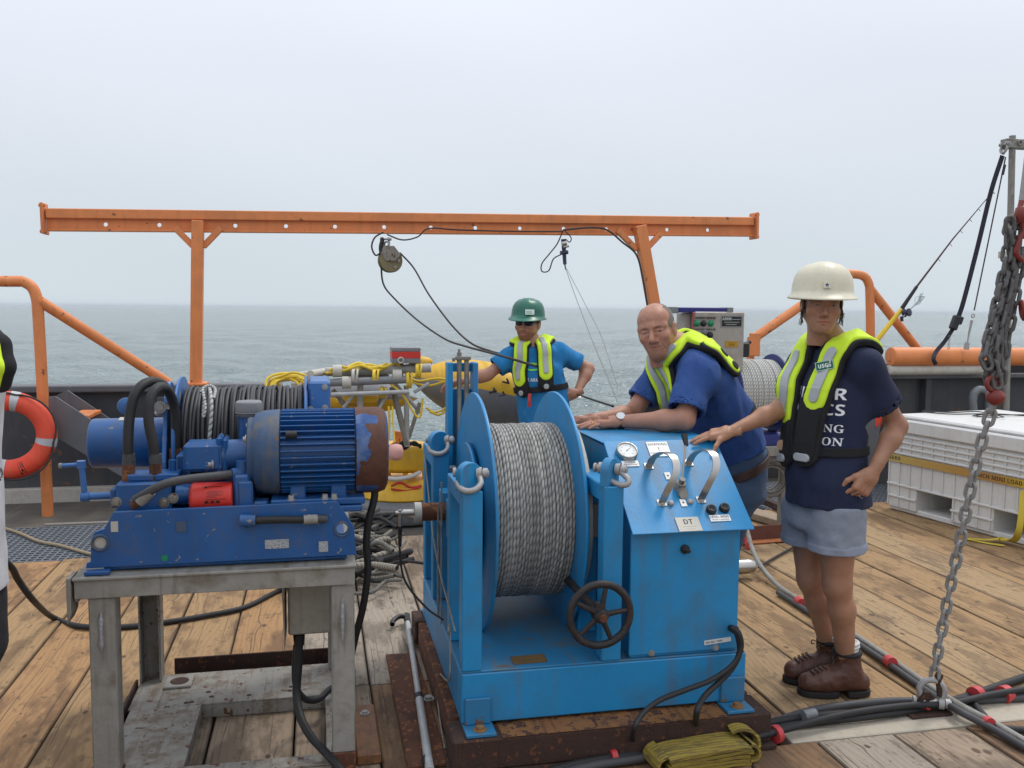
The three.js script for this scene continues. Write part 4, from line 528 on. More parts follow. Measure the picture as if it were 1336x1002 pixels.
{ const w = thing('wood_block', 'varnish brown wooden block with one bolt beside the stand leg', 'block', V(0.17, 0, -3.2)); const p = [onY(468, 967, 0.04), onY(497, 905, 0.04)]; mk('block', [bx(0.12, 0.205, 0.003, 0.042, -3.02, -3.42, 0.005)], paint([0.22, 0.095, 0.035], { s: 97, dirt: [0.08, 0.04, 0.02], dirty: 0.8, rough: 0.6, size: 0.3, fade: 0.3 }), w); mk('bolt', [boltHead(V(0.165, 0.042, -3.34), V(0, 1, 0), 0.012, 0.01)], MAT.shackle, w); }
// ---------------------------------------------------------------- orange gantry over the stern
{
  const G = thing('stern_gantry', 'orange steel gantry: long crossbeam on two posts over the stern', 'gantry', V(1, 0.9, -8.1));
  const a = h(58, 285.5, -8.1), b = h(984, 295, -8.1), L = b.x - a.x, ang = Math.atan2(b.y - a.y, L), fix = (g) => rotG(g, V(0, 0, 1), ang).translate(a.x, a.y, -8.1);
  const low = (() => { const s = new THREE.Shape([[0.02, -0.085], [L - 0.02, -0.085], [L - 0.02, 0.0], [0.02, 0.0]].map((q) => new THREE.Vector2(...q))); for (const px of [138, 208, 307, 373, 437, 501, 562, 620, 678, 735, 791, 870, 923]) { const H = new THREE.Path(); H.absarc(h(px, 290, -8.1).x - a.x, -0.042, 0.017, 0, 6.29, true); s.holes.push(H); } return new THREE.ExtrudeGeometry(s, { depth: 0.012, bevelEnabled: false, curveSegments: 8 }).translate(0, 0, 0.0); })();
  mk('beam', [fix(bx(0.02, L - 0.02, 0.002, 0.082, -0.05, 0.05, 0.006)), fix(low), fix(bx(0.02, L - 0.02, -0.1, -0.0855, -0.03, 0.045, 0.003))], MAT.orange, G);
  for (const x of [0, L]) mk('end_plate', [fix(bx(x - 0.012, x + 0.012, -0.125, 0.125, -0.08, 0.08, 0.004)), ...[0.105, -0.105].map((y) => fix(cyl(V(x - 0.024, y, 0.05), V(x + 0.024, y, 0.05), 0.014, 0.014, 8)))], MAT.orange, G);
  const postBar = (p, q, w) => { const d = q.clone().sub(p), g = box(w, d.length(), w, 0, 0, 0, 0.005); g.applyQuaternion(new THREE.Quaternion().setFromUnitVectors(V(0, 1, 0), d.clone().normalize())); const c = p.clone().add(q).multiplyScalar(0.5); return g.translate(c.x, c.y, c.z); };
  const pl = [h(256, 500, -8.04), h(258.5, 299, -8.04)], pr = [V(3.27, 0.76, -8.04), h(834, 303, -8.04)];
  mk('post', [postBar(pl[0], pl[1].setY(pl[1].y + 0.07), 0.095), bx(pl[0].x - 0.11, pl[0].x + 0.09, 0.90, 0.92, -8.16, -7.96, 0.003)], MAT.orange, G);
  mk('post', [postBar(pr[0], pr[1].setY(pr[1].y + 0.06), 0.105)], MAT.orange, G);
  for (const [x0, y0, x1, y1] of [[229, 298, 253, 322], [288, 298, 265, 322], [806, 301, 831, 326], [862, 305, 841, 327]]) mk('gusset', [postBar(h(x0, y0, -8.05), h(x1, y1, -8.05), 0.05)], MAT.orange, G);
  mk('hose', [tube([h(735, 300, -8.0), h(770, 297, -8.0), h(792, 300, -8.0), h(812, 316, -7.98), h(830, 332, -7.97), h(838, 360, -7.96), h(844, 395, -7.95), h(848, 425, -7.95)], 0.009, 6, 60)], MAT.ropeDark, G);
  // things that hang from the beam
  const B = thing('snatch_block', 'round brassy snatch block hanging from the gantry beam by shackles', 'pulley', h(509, 340, -8.0));
  const c = h(509, 340, -7.99); const sheave = mk('sheave', [lathe([[0.0, -0.03], [0.095, -0.03], [0.105, -0.025], [0.09, 0], [0.105, 0.025], [0.095, 0.03], [0.0, 0.03]], c, V(0.25, 0, 1), 36)], paint([0.20, 0.17, 0.09], { s: 101, dirty: 0.6, size: 0.3, rough: 0.6 }), B);
  for (let k = 0; k < 6; k++) sub('bolt', [boltHead(V(c.x + Math.cos(k * 1.047) * 0.065 + 0.008, c.y + Math.sin(k * 1.047) * 0.065, c.z + 0.03), V(0.25, 0, 1), 0.008, 0.006)], MAT.shackle, sheave, B);
  mk('cheek_plate', [plate([[c.x - 0.085, c.y + 0.06], [c.x - 0.04, c.y - 0.005], [c.x + 0.04, c.y - 0.005], [c.x + 0.09, c.y + 0.05], [c.x + 0.03, c.y + 0.125], [c.x - 0.05, c.y + 0.125]], c.z + 0.05, 0.012)], MAT.galvRust, B);
  const s1 = shackleGeo(h(503, 312, -8.0), V(1, 0, 0), V(0, 1, 0), 0.9), s2 = shackleGeo(h(505, 324, -8.0), V(0.6, 0, 0.8), V(0.1, -1, 0).normalize(), 0.8);
  mk('shackle', [...s1.bow, ...s1.pin], MAT.shackle, B); mk('shackle', [...s2.bow, ...s2.pin], MAT.shackle, B);
  mk('becket_rope', [tube([h(500, 303, -8.0), h(489, 310, -7.98), h(485, 322, -7.98), h(490, 333, -7.98), h(497, 328, -7.98), h(501, 312, -7.98)], 0.008, 6, 40), tube([h(499, 310, -7.97), h(496, 322, -7.97), h(497, 332, -7.97)], 0.014, 6, 20)], MAT.ropeDark, B);
  const T = thing('line_cutter', 'small dark blue device hanging under the gantry beam with a loop of wire', 'instrument', h(736, 330, -8.0));
  mk('body', [cyl(h(735, 312, -8), h(737, 345, -8), 0.022, 0.016, 10), cyl(h(731, 330, -7.99), h(741, 329, -7.99), 0.018, 0.018, 8), cyl(h(737, 345, -8), h(738, 352, -8), 0.007, 0.005, 8)], std({ rgb: [0.03, 0.035, 0.075], roughness: 0.45 }), T);
  mk('clip', [cyl(h(733, 318, -7.97), h(739, 317, -7.97), 0.02, 0.02, 8), cyl(h(735, 322, -7.97), h(742, 321, -7.97), 0.012, 0.012, 8)], MAT.chrome, T);
  mk('wire_loop', [tube([h(735, 300, -8), h(727, 318, -8), h(717, 331, -8), h(707, 344, -8), h(707, 354, -8), h(716, 353, -8), h(722, 338, -8), h(732, 332, -8)], 0.006, 6, 50), tube([h(736, 300, -8), h(745, 310, -8), h(743, 316, -8), h(738, 312, -8)], 0.005, 6, 30)], MAT.ropeDark, T);
  const line = (pts, r, mat, label, cat = 'line') => tag(mk('line', [tube(pts, r, 6, pts.length * 10)], mat), label, cat);
  line([h(497, 340, -7.98), h(500, 370, -7.95), h(515, 390, -7.8), h(545, 418, -7.5), h(580, 442, -7.2), h(608, 452, -6.6), h(650, 463, -5.6), h(700, 478, -5.4)], 0.008, MAT.ropeDark, 'dark line from the left of the hanging pulley towards the green-helmeted man');
  line([h(522, 330, -7.98), h(540, 350, -7.9), h(560, 385, -7.6), h(590, 425, -7.3), h(615, 448, -7.0), h(640, 458, -6.8), h(655, 462, -6.5)], 0.008, MAT.ropeDark, 'dark line leaving the right side of the hanging pulley');
  line([h(505, 306, -8.0), h(525, 313, -8.0), h(545, 309, -8.0), h(560, 298, -8.0), h(600, 300, -8.03), h(680, 302, -8.03), h(735, 302, -8.0)], 0.007, MAT.ropeDark, 'dark line drooping and then running along the underside of the gantry beam');
  line([h(738, 350, -8), h(752, 390, -7.6), h(775, 450, -7.0), h(800, 510, -6.4), h(815, 550, -6.0)], 0.003, MAT.ropeGrey, 'thin pale wire running down from the hanging device, the left one of a pair');
  line([h(739, 350, -8), h(765, 400, -7.6), h(785, 440, -7.2), h(806, 505, -6.5)], 0.0025, MAT.ropeGrey, 'thin pale wire running down from the hanging device, the right one of a pair');
  line([h(752, 514, -6.2), h(775, 522, -5.6), h(800, 530, -5.0)], 0.007, MAT.ropeDark, 'short dark line between the green-helmeted man\'s hip and the leaning man\'s arms');
}
// ---------------------------------------------------------------- orange pipe handrails
{
  const L = thing('pipe_handrail', 'orange pipe handrail with sloping brace at the left edge, life ring in front', 'handrail', V(-2.08, -0.08, -7.61)), z = -7.61;
  mk('rail', [tube([h(-330, 366, z), h(-150, 366.5, z), h(10, 367, z), h(30, 368, z), h(42, 375, z), h(48, 390, z), h(50.5, 420, z), h(55, 500, z), h(59, 590, z), h(62.5, 674, z)], 0.042, 16, 120)], MAT.orange, L);
  mk('brace', [cyl(h(52, 393, z), h(220, 500, -8.05), 0.042, 0.042, 16)], MAT.orange, L);
  const R = thing('pipe_handrail', 'orange pipe handrail with braces on both sides, behind the person in the cream helmet', 'handrail', V(5.03, -0.08, -7.6)), zr = -7.6;
  mk('rail', [tube([h(1066, 640, zr), h(1062, 500, zr), h(1058, 400, zr), h(1060, 372, zr), h(1070, 360, zr), h(1090, 357, zr), h(1112, 357.5, zr), h(1126, 360, zr), h(1133, 369, zr), h(1135, 390, zr), h(1136, 500, zr), h(1136, 610, zr)], 0.041, 16, 140)], MAT.orange, R);
  mk('brace', [cyl(h(1136, 378, zr), h(1199, 458, zr - 0.1), 0.042, 0.042, 16)], MAT.orange, R);
  mk('brace', [cyl(h(1058, 390, zr), h(984, 441, zr + 0.05), 0.042, 0.042, 16), bx(h(972, 450, zr).x, h(986, 450, zr).x, h(980, 464, zr).y, h(980, 434, zr).y, zr + 0.09, zr + 0.07, 0.004)], MAT.orange, R);
  mk('foot_post', [cyl(h(980, 440, zr + 0.03), V(h(980, 440, zr + 0.03).x, -0.085, zr + 0.03), 0.035, 0.035, 12)], MAT.orange, R);
  const P = thing('pipe_rail', 'thick orange pipe rail along the top of the right bulwark', 'rail', V(6, 1.1, -7.3));
  const q = h(1161, 465, -7.25); mk('pipe', [lathe([[0.0, 0], [0.075, 0.0], [0.083, 0.012], [0.084, 0.03], [0.084, 2.9]], V(q.x, q.y, -7.25), V(1, -0.004, 0), 28)], MAT.orange, P);
}
function lifeRing(label, c, n, rot, txt) {
  const R = thing('life_ring', label, 'life ring', c, 'orange life rings on the handrails'), r = 0.074, RR = 0.26, q = new THREE.Quaternion().setFromUnitVectors(V(0, 0, 1), n.clone().normalize()), put = (g) => g.applyMatrix4(M4().compose(c, q, V(1, 1, 1)));
  mk('ring', [put(new THREE.TorusGeometry(RR, r, 20, 72))], MAT.ring, R);
  for (let k = 0; k < 4; k++) mk('reflective_band', [put(new THREE.TorusGeometry(RR, r + 0.002, 16, 6, 0.20).rotateZ(rot + k * 1.5708))], MAT.reflect, R);
  const P = []; for (let k = 0; k <= 48; k++) { const a = k / 48 * Math.PI * 2 + rot + 0.1, w = Math.abs(Math.sin((a - rot - 0.1) * 2)); P.push(V(Math.cos(a) * (RR + r * (0.75 + 0.4 * w)), Math.sin(a) * (RR + r * (0.75 + 0.4 * w)), r * 0.72)); } mk('grab_rope', [put(tube(P, 0.008, 6, 160, true))], MAT.ropeDark, R);
  const g = new THREE.TorusGeometry(RR, r + 0.0015, 14, 14, 0.62); g.rotateZ(txt - 0.31); const m = std({ map: canvasTex(256, 128, (x, w, hh) => { x.fillStyle = '#e2472c'; x.fillRect(0, 0, w, hh); x.fillStyle = '#1a1010'; x.font = 'bold 40px sans-serif'; x.fillText('LAY', 70, 110, 150); }), roughness: 0.6 }); mk('lettering', [keep(put(g))], m, R);
}
lifeRing('orange life ring hanging on the left handrail post, partly cut by the picture edge', h(11, 568, -7.38), V(0.12, 0, 1), -0.45 + 0.15, -1.15);
lifeRing('orange life ring half hidden behind the arm of the person in the cream helmet', h(1104, 540, -7.42), V(-0.2, 0, 1), -1.05, -0.4);
// ---------------------------------------------------------------- survey gear at the stern
{
  const F = thing('instrument_frame', 'frame of bare aluminium pipes standing behind the ribbed motor', 'frame', V(0.3, -0.08, -6.3)), z = -6.3, pipe = (n, a, b, r, m = MAT.alu) => mk(n, [cyl(a, b, r, r, 14)], m, F);
  pipe('pipe', h(352, 496, z), h(430, 484, z), 0.026, MAT.cream); pipe('pipe', h(425, 485, z), h(562, 480, z), 0.032); pipe('pipe', h(416, 500, z + 0.1), h(532, 495, z + 0.1), 0.027, MAT.greyPVC); pipe('pipe', h(432, 515, z + 0.15), h(534, 511, z + 0.15), 0.015); pipe('pipe', h(405, 488, z + 0.3), h(432, 483, z - 0.2), 0.024, MAT.cream);
  for (const [a, b, c, d, r] of [[434, 508, 458, 540, 0.016], [470, 497, 470, 640, 0.022], [498, 512, 492, 540, 0.014], [512, 505, 531, 580, 0.022], [530, 503, 531, 582, 0.018], [548, 525, 533, 572, 0.014], [515, 500, 548, 538, 0.014], [384, 500, 384, 640, 0.022], [597, 530, 597, 640, 0.025], [612, 540, 612, 640, 0.02]]) pipe('strut', h(a, b, z), h(c, d, z - 0.05), r, b > 503 ? MAT.galv : MAT.alu);
  for (const [a, b] of [[452, 499], [518, 490], [440, 484]]) { const p = h(a, b, z + 0.09); pipe('clamp', V(p.x - 0.03, p.y, p.z), V(p.x + 0.03, p.y, p.z), 0.042, MAT.cream); }
  const y = (name, pts, r, label, mat = MAT.yellowRope) => tag(mk(name, pts.map((p) => tube(p, r, 6, p.length * 8)), mat), label, 'rope');
  { const c = h(372, 500, -3.9 - 2.2), loops = []; for (let k = 0; k < 8; k++) { const P = [], ph = rr(0, 6), R1 = rr(0.08, 0.15); for (let a = 0; a < 12; a++) { const t = a / 12 * 6.283; P.push(V(c.x + Math.cos(t) * R1 * rr(0.95, 1.05) + rr(-0.02, 0.02) + (k % 3) * 0.03, c.y - 0.02 + Math.sin(t) * R1 * 0.62 * rr(0.95, 1.05), c.z + 0.05 * Math.sin(t + ph) + k * 0.01)); } loops.push(new THREE.TubeGeometry(curve(P, true), 60, 0.009, 6, true)); } tag(mk('yellow_rope', loops, MAT.yellowRope), 'coil of yellow rope hung behind the black cable drum', 'rope'); }
  y('yellow_rope', [[h(430, 483, z + 0.06), h(445, 478, z + 0.05), h(462, 484, z + 0.05), h(478, 476, z + 0.04), h(500, 479, z + 0.05), h(515, 474, z + 0.05), h(525, 480, z)], [h(425, 487, z + 0.06), h(450, 483, z + 0.06), h(470, 477, z + 0.06), h(490, 483, z + 0.06), h(510, 478, z)], [h(452, 480, z + 0.06), h(468, 474, z), h(486, 480, z + 0.06), h(505, 475, z)]], 0.011, 'loose yellow rope lying along the top pipe of the aluminium frame');
  y('yellow_rope', [[h(528, 486, z - 0.4), h(537, 498, z - 0.4), h(560, 503, z - 0.36), h(582, 498, z - 0.34), h(590, 505, z - 0.33), h(583, 530, z - 0.33), h(568, 538, z - 0.34), h(556, 532, z - 0.36)], [h(532, 490, z - 0.4), h(545, 497, z - 0.38), h(575, 494, z - 0.35), h(594, 503, z - 0.33), h(588, 527, z - 0.33), h(574, 541, z - 0.33), h(560, 537, z - 0.34)], [h(507, 530, z + 0.2), h(508, 545, z + 0.2), h(507, 575, z + 0.2)], [h(505, 497, z + 0.1), h(525, 515, z + 0.1), h(546, 545, z + 0.1), h(552, 520, z + 0.1)]], 0.009, 'yellow rope tied around the nose of the yellow and grey float');
  const yb = tag(mk('yellow_bag', [lathe([[0.0, 0], [0.05, 0.01], [0.055, 0.08], [0.03, 0.15], [0.012, 0.17], [0, 0.172]], h(533, 476, z - 0.1), V(1, 0.15, 0), 14)], MAT.yellow), 'small yellow bag lying on the end of the top pipe', 'bag');
  // grey plastic pontoon tray, lashings and pads on the frame
  mk('pad', [bx(h(447, 497, z).x, h(508, 497, z).x, h(480, 497, z).y, h(480, 486, z).y, z - 0.02, z - 0.3, 0.02)], MAT.greyPVC, F);
  mk('pad', [bx(h(440, 530, z).x, h(500, 530, z).x, h(480, 532, z).y, h(480, 518, z).y, z - 0.05, z - 0.3, 0.03)], MAT.yellow, F);
  for (const [x, y, r2] of [[463, 492, 0.05], [490, 492, 0.045], [534, 496, 0.05], [546, 484, 0.045], [500, 512, 0.035]]) { const p = h(x, y, z + 0.08); mk('lashing', [torus(p, V(1, 0.1, 0.2), r2, 0.008, 6, 18), torus(V(p.x + 0.015, p.y, p.z), V(1, -0.1, 0.1), r2, 0.008, 6, 18), torus(V(p.x - 0.014, p.y, p.z), V(1, 0.0, 0.1), r2 * 0.97, 0.008, 6, 18)], x % 2 ? MAT.cream : MAT.yellowRope, F); }
  for (const [a, b2, c, d] of [[466, 510, 448, 532], [505, 515, 488, 545], [540, 512, 560, 500]]) pipe('strut', h(a, b2, z + 0.05), h(c, d, z + 0.05), 0.012, MAT.alu);
  const X = thing('marker_box', 'grey box with a broad red band standing on the frame', 'box', h(529, 463, z)); const q0 = h(510, 473, z), q1 = h(547, 453, z), ya = mix(q0.y, q1.y, 0.32), yb2 = mix(q0.y, q1.y, 0.74);
  const rbx = (n, a, b, m) => mk(n, [bx(q0.x, q1.x, a, b, z + 0.09, z - 0.09, 0.003)], m, X); rbx('lower_band', q0.y, ya - 0.0005, MAT.greyPVC); rbx('red_band', ya, yb2, MAT.red); rbx('upper_band', yb2 + 0.0005, q1.y, MAT.greyPVC); mk('post', [cyl(h(524, 490, z), V(h(524, 490, z).x, q0.y, z), 0.012, 0.012, 8)], MAT.galv, X);
  mk('eye_bolt', [torus(h(523, 470, z + 0.11), V(0, 0, 1), 0.018, 0.005, 6, 16)], MAT.cream, X);
}
function hullFloat(label, a, b, R, L0) { // torpedo float: nose at a, axis towards b, yellow above, grey below
  const T = thing('float_hull', label, 'float', a.clone().lerp(b, 0.5)), ax = b.clone().sub(a), L = ax.length(); ax.normalize();
  const P0 = [[0, 0.02], [0.03, 0.11], [0.08, 0.28], [0.16, 0.55], [0.26, 0.79], [0.38, 0.94], [0.52, 1], [0.7, 0.98], [0.84, 0.84], [0.93, 0.58], [0.98, 0.28], [1, 0.02]], pc = new THREE.SplineCurve(P0.map((q) => new THREE.Vector2(...q)));
  const prof = pc.getPoints(30).map((q) => new THREE.Vector2(Math.max(0.003, q.y * R), q.x * L));
  const half = (ph, len) => new THREE.LatheGeometry(prof, 28, ph, len).applyMatrix4(M4().makeBasis(V(0, 0, 1), ax, ax.clone().cross(V(0, 0, 1)).multiplyScalar(-1)).setPosition(a));
  return { T, half, ax, L, prof };
}
{
  const a = h(531, 490, -6.9), b = h(722, 530, -6.8), f = hullFloat('large yellow float with grey underside and pointed nose, behind the guide tower', a, b, 0.235);
  const down = f.ax.clone().cross(V(0, 0, 1)).multiplyScalar(-1); // local z of the lathe; find the phase where the lathe faces up
  const ph = down.y > 0 ? 0 : Math.PI; // sin(phi)->x(side z), cos(phi)->z(down)
  mk('upper_shell', [f.half(ph - 1.45, 2.9)], MAT.yellow, f.T); mk('lower_shell', [f.half(ph + 1.45, Math.PI * 2 - 2.9)], MAT.greyPVC, f.T);
  for (const [x, y] of [[643, 511], [655, 516], [660, 499]]) { const p = h(x, y, -6.0), q = p.clone(); const r = ray(x, y); q.copy(camera.position).addScaledVector(r, 6.61 / -r.z); mk('strap', [box(0.06, 0.014, 0.012, q.x, q.y, q.z, 0.003, [0.3, 0, -0.25 + (x % 3) * 0.5]), box(0.014, 0.045, 0.012, q.x + 0.015, q.y + 0.012, q.z, 0.003, [0.3, 0, 0.5])], MAT.rubberGrey, f.T); }
  const a2 = h(415, 516, -6.9), b2 = h(545, 520, -6.7), f2 = hullFloat('second yellow and grey float lying under the aluminium pipes', b2, a2, 0.12);
  const d2 = f2.ax.clone().cross(V(0, 0, 1)).multiplyScalar(-1), p2 = d2.y > 0 ? 0 : Math.PI; mk('lower_shell', [f2.half(p2 + 1.6, Math.PI * 2 - 3.2)], MAT.yellow, f2.T); mk('upper_shell', [f2.half(p2 - 1.6, 3.2)], MAT.greyPVC, f2.T);
}
{
  const z = -7.05, c = h(526, 655, z), L = thing('bottom_lander', 'yellow two-tier instrument float on a grey disc, seen between the two winches', 'float', V(c.x, -0.08, z)), o = V(c.x, 0, z);
  const yy = (py) => h(526, py, z + 0.2).y;
  mk('base_disc', [lathe([[0.0, -0.08], [0.30, -0.08], [0.36, -0.06], [0.37, yy(662)], [0.36, yy(651)], [0, yy(651)]], o, V(0, 1, 0), 40)], MAT.greyPVC, L);
  mk('lower_float', [lathe([[0, yy(651) + 0.001], [0.345, yy(651) + 0.001], [0.35, yy(648)], [0.31, yy(634)], [0.25, yy(630)], [0, yy(630)]], o, V(0, 1, 0), 40)], MAT.yellow, L);
  mk('upper_float', [lathe([[0, yy(618)], [0.19, yy(618)], [0.205, yy(612)], [0.21, yy(590)], [0.19, yy(584)], [0, yy(583)]], o, V(0, 1, 0), 36)], MAT.yellow, L);
  for (let k = 0; k < 5; k++) { const a = k * 1.2566 + 0.3; mk('post', [cyl(V(c.x + Math.cos(a) * 0.17, yy(632), z + Math.sin(a) * 0.17), V(c.x + Math.cos(a) * 0.17, yy(617), z + Math.sin(a) * 0.17), 0.018, 0.018, 8)], MAT.yellow, L); }
  mk('bent_tube', [tube([h(506, 624, z + 0.3), h(518, 625, z + 0.32), h(535, 622, z + 0.3), h(548, 616, z + 0.25)], 0.016, 10, 30)], MAT.white, L);
  mk('strap', [tube([h(510, 634, z + 0.3), h(523, 630, z + 0.3), h(536, 636, z + 0.3), h(550, 634, z + 0.28)], 0.010, 6, 30), tube([h(510, 638, z + 0.31), h(530, 640, z + 0.31), h(548, 636, z + 0.3)], 0.008, 6, 30)], MAT.red, L);
  mk('fin', [plate([[h(513, 583, z).x, yy(583)], [h(527, 583, z).x, yy(583)], [h(524, 566, z).x, yy(568)], [h(515, 566, z).x, yy(566)]], z + 0.02, 0.03)], MAT.orange, L);
  { const P = []; for (let k = 0; k < 4; k++) P.push(tube([h(506, 588 - k * 2, z + 0.2), h(515, 579 + k * 2, z + 0.22), h(527, 585 - k * 3, z + 0.2), h(540, 577 + k, z + 0.2), h(549, 584 - k, z + 0.18)], 0.012, 6, 30)); tag(mk('black_rope', P, MAT.rubber), 'tangle of black rope on top of the yellow instrument float', 'rope'); }
  const pb = thing('pink_buoy', 'small faded pink net buoy hanging on a yellow rope', 'buoy', h(516, 592, -6.0)); mk('float', [lathe([[0.008, -0.055], [0.035, -0.05], [0.05, -0.02], [0.052, 0.015], [0.04, 0.048], [0.008, 0.058]], h(516, 590, -6.0), V(0.05, 1, 0), 20)], paint([0.62, 0.33, 0.29], { s: 107, dirty: 0.3, rough: 0.6, size: 0.3 }), pb); mk('cord', [tube([h(512, 530, -6.05), h(513, 555, -6.03), h(515, 577, -6.0)], 0.006, 6, 20)], MAT.yellowRope, pb);
}
// rope pile between the winches
{
  const P = thing('rope_pile', 'heap of grey and black ropes on the planks between the two winches', 'rope pile', V(0.2, 0, -5.6));
  const mats = [MAT.ropeGrey, MAT.ropeDark, MAT.rubber, ropeMat([0.30, 0.27, 0.22], [0.10, 0.09, 0.07], 40, 1, 0.002, 0.9, 0)];
  for (let k = 0; k < 26; k++) { const pts = [], far = rr(-6.6, -4.95), n = 7, r = rr(0.009, 0.02), hh = 0.015 + r + (k % 7) * 0.018 * (far > -6 ? 1 : 0.5); let x = rr(-0.28, -0.05), z = far; for (let i = 0; i < n; i++) { pts.push(V(x, hh + Math.abs(Math.sin(i * 1.7 + k)) * 0.05, z)); x += rr(0.06, 0.15); z += rr(-0.11, 0.11); } mk('rope', [keep(tube(pts, r, 7, 60))], mats[k % 4], P); }
  for (let k = 0; k < 16; k++) { const pts = [], r = rr(0.008, 0.014); let x = rr(0.0, 0.1), z = rr(-6.5, -4.75); for (let i = 0; i < 6; i++) { pts.push(V(x, 0.012 + r + Math.abs(Math.sin(i * 2.1 + k)) * 0.045, z)); x += rr(0.05, 0.1); z += rr(-0.13, 0.13); } mk('rope', [keep(tube(pts, r, 7, 50))], mats[(k * 3) % 4], P); }
  for (let k = 0; k < 5; k++) { const c = V(rr(0.1, 0.36), 0.03 + k * 0.028, rr(-5.5, -5.1)), pts = [], R1 = rr(0.14, 0.24), R2 = R1 * rr(0.5, 0.8), ph = rr(0, 3); for (let a = 0; a < 14; a++) { const t = a / 14 * 6.283; pts.push(V(c.x + Math.cos(t) * R1 * rr(0.93, 1.07), c.y + 0.03 * Math.sin(2 * t + ph), c.z + Math.sin(t + ph) * R2)); } mk('rope', [keep(new THREE.TubeGeometry(curve(pts, true), 90, rr(0.012, 0.02), 7, true))], mats[(k * 2 + 3) % 4], P); }
  const rf = onY(494, 735, 0.06); tag(mk('red_fitting', [lathe([[0, -0.05], [0.02, -0.045], [0.03, -0.01], [0.03, 0.02], [0.014, 0.05], [0, 0.05]], rf, V(1, 0.3, 0.2), 14)], MAT.redTape), 'small red hose fitting lying on the rope heap', 'fitting');
  const wf = onY(470, 748, 0.04); tag(mk('valve_fitting', [cyl(V(wf.x - 0.06, 0.04, wf.z), V(wf.x + 0.05, 0.045, wf.z), 0.016, 0.014, 10), cyl(V(wf.x - 0.01, 0.04, wf.z), V(wf.x - 0.01, 0.1, wf.z + 0.02), 0.012, 0.012, 8)], MAT.chrome), 'small pale metal valve at the front of the rope heap', 'valve');
  const hf = h(489, 650, -4.6); const hh = thing('grease_hose', 'thin hose with metal end hanging from the drum shaft of the light blue winch', 'hose', h(543, 660, -3.56)); mk('hose', [tube([V(0.318, 0.70, -3.56), V(0.315, 0.62, -3.55), V(0.33, 0.5, -3.5), V(0.40, 0.42, -3.4), V(0.455, 0.40, -3.3)], 0.0045, 6, 40), cyl(V(0.318, 0.70, -3.56), V(0.317, 0.62, -3.555), 0.009, 0.007, 8)], MAT.rubber, hh);
}
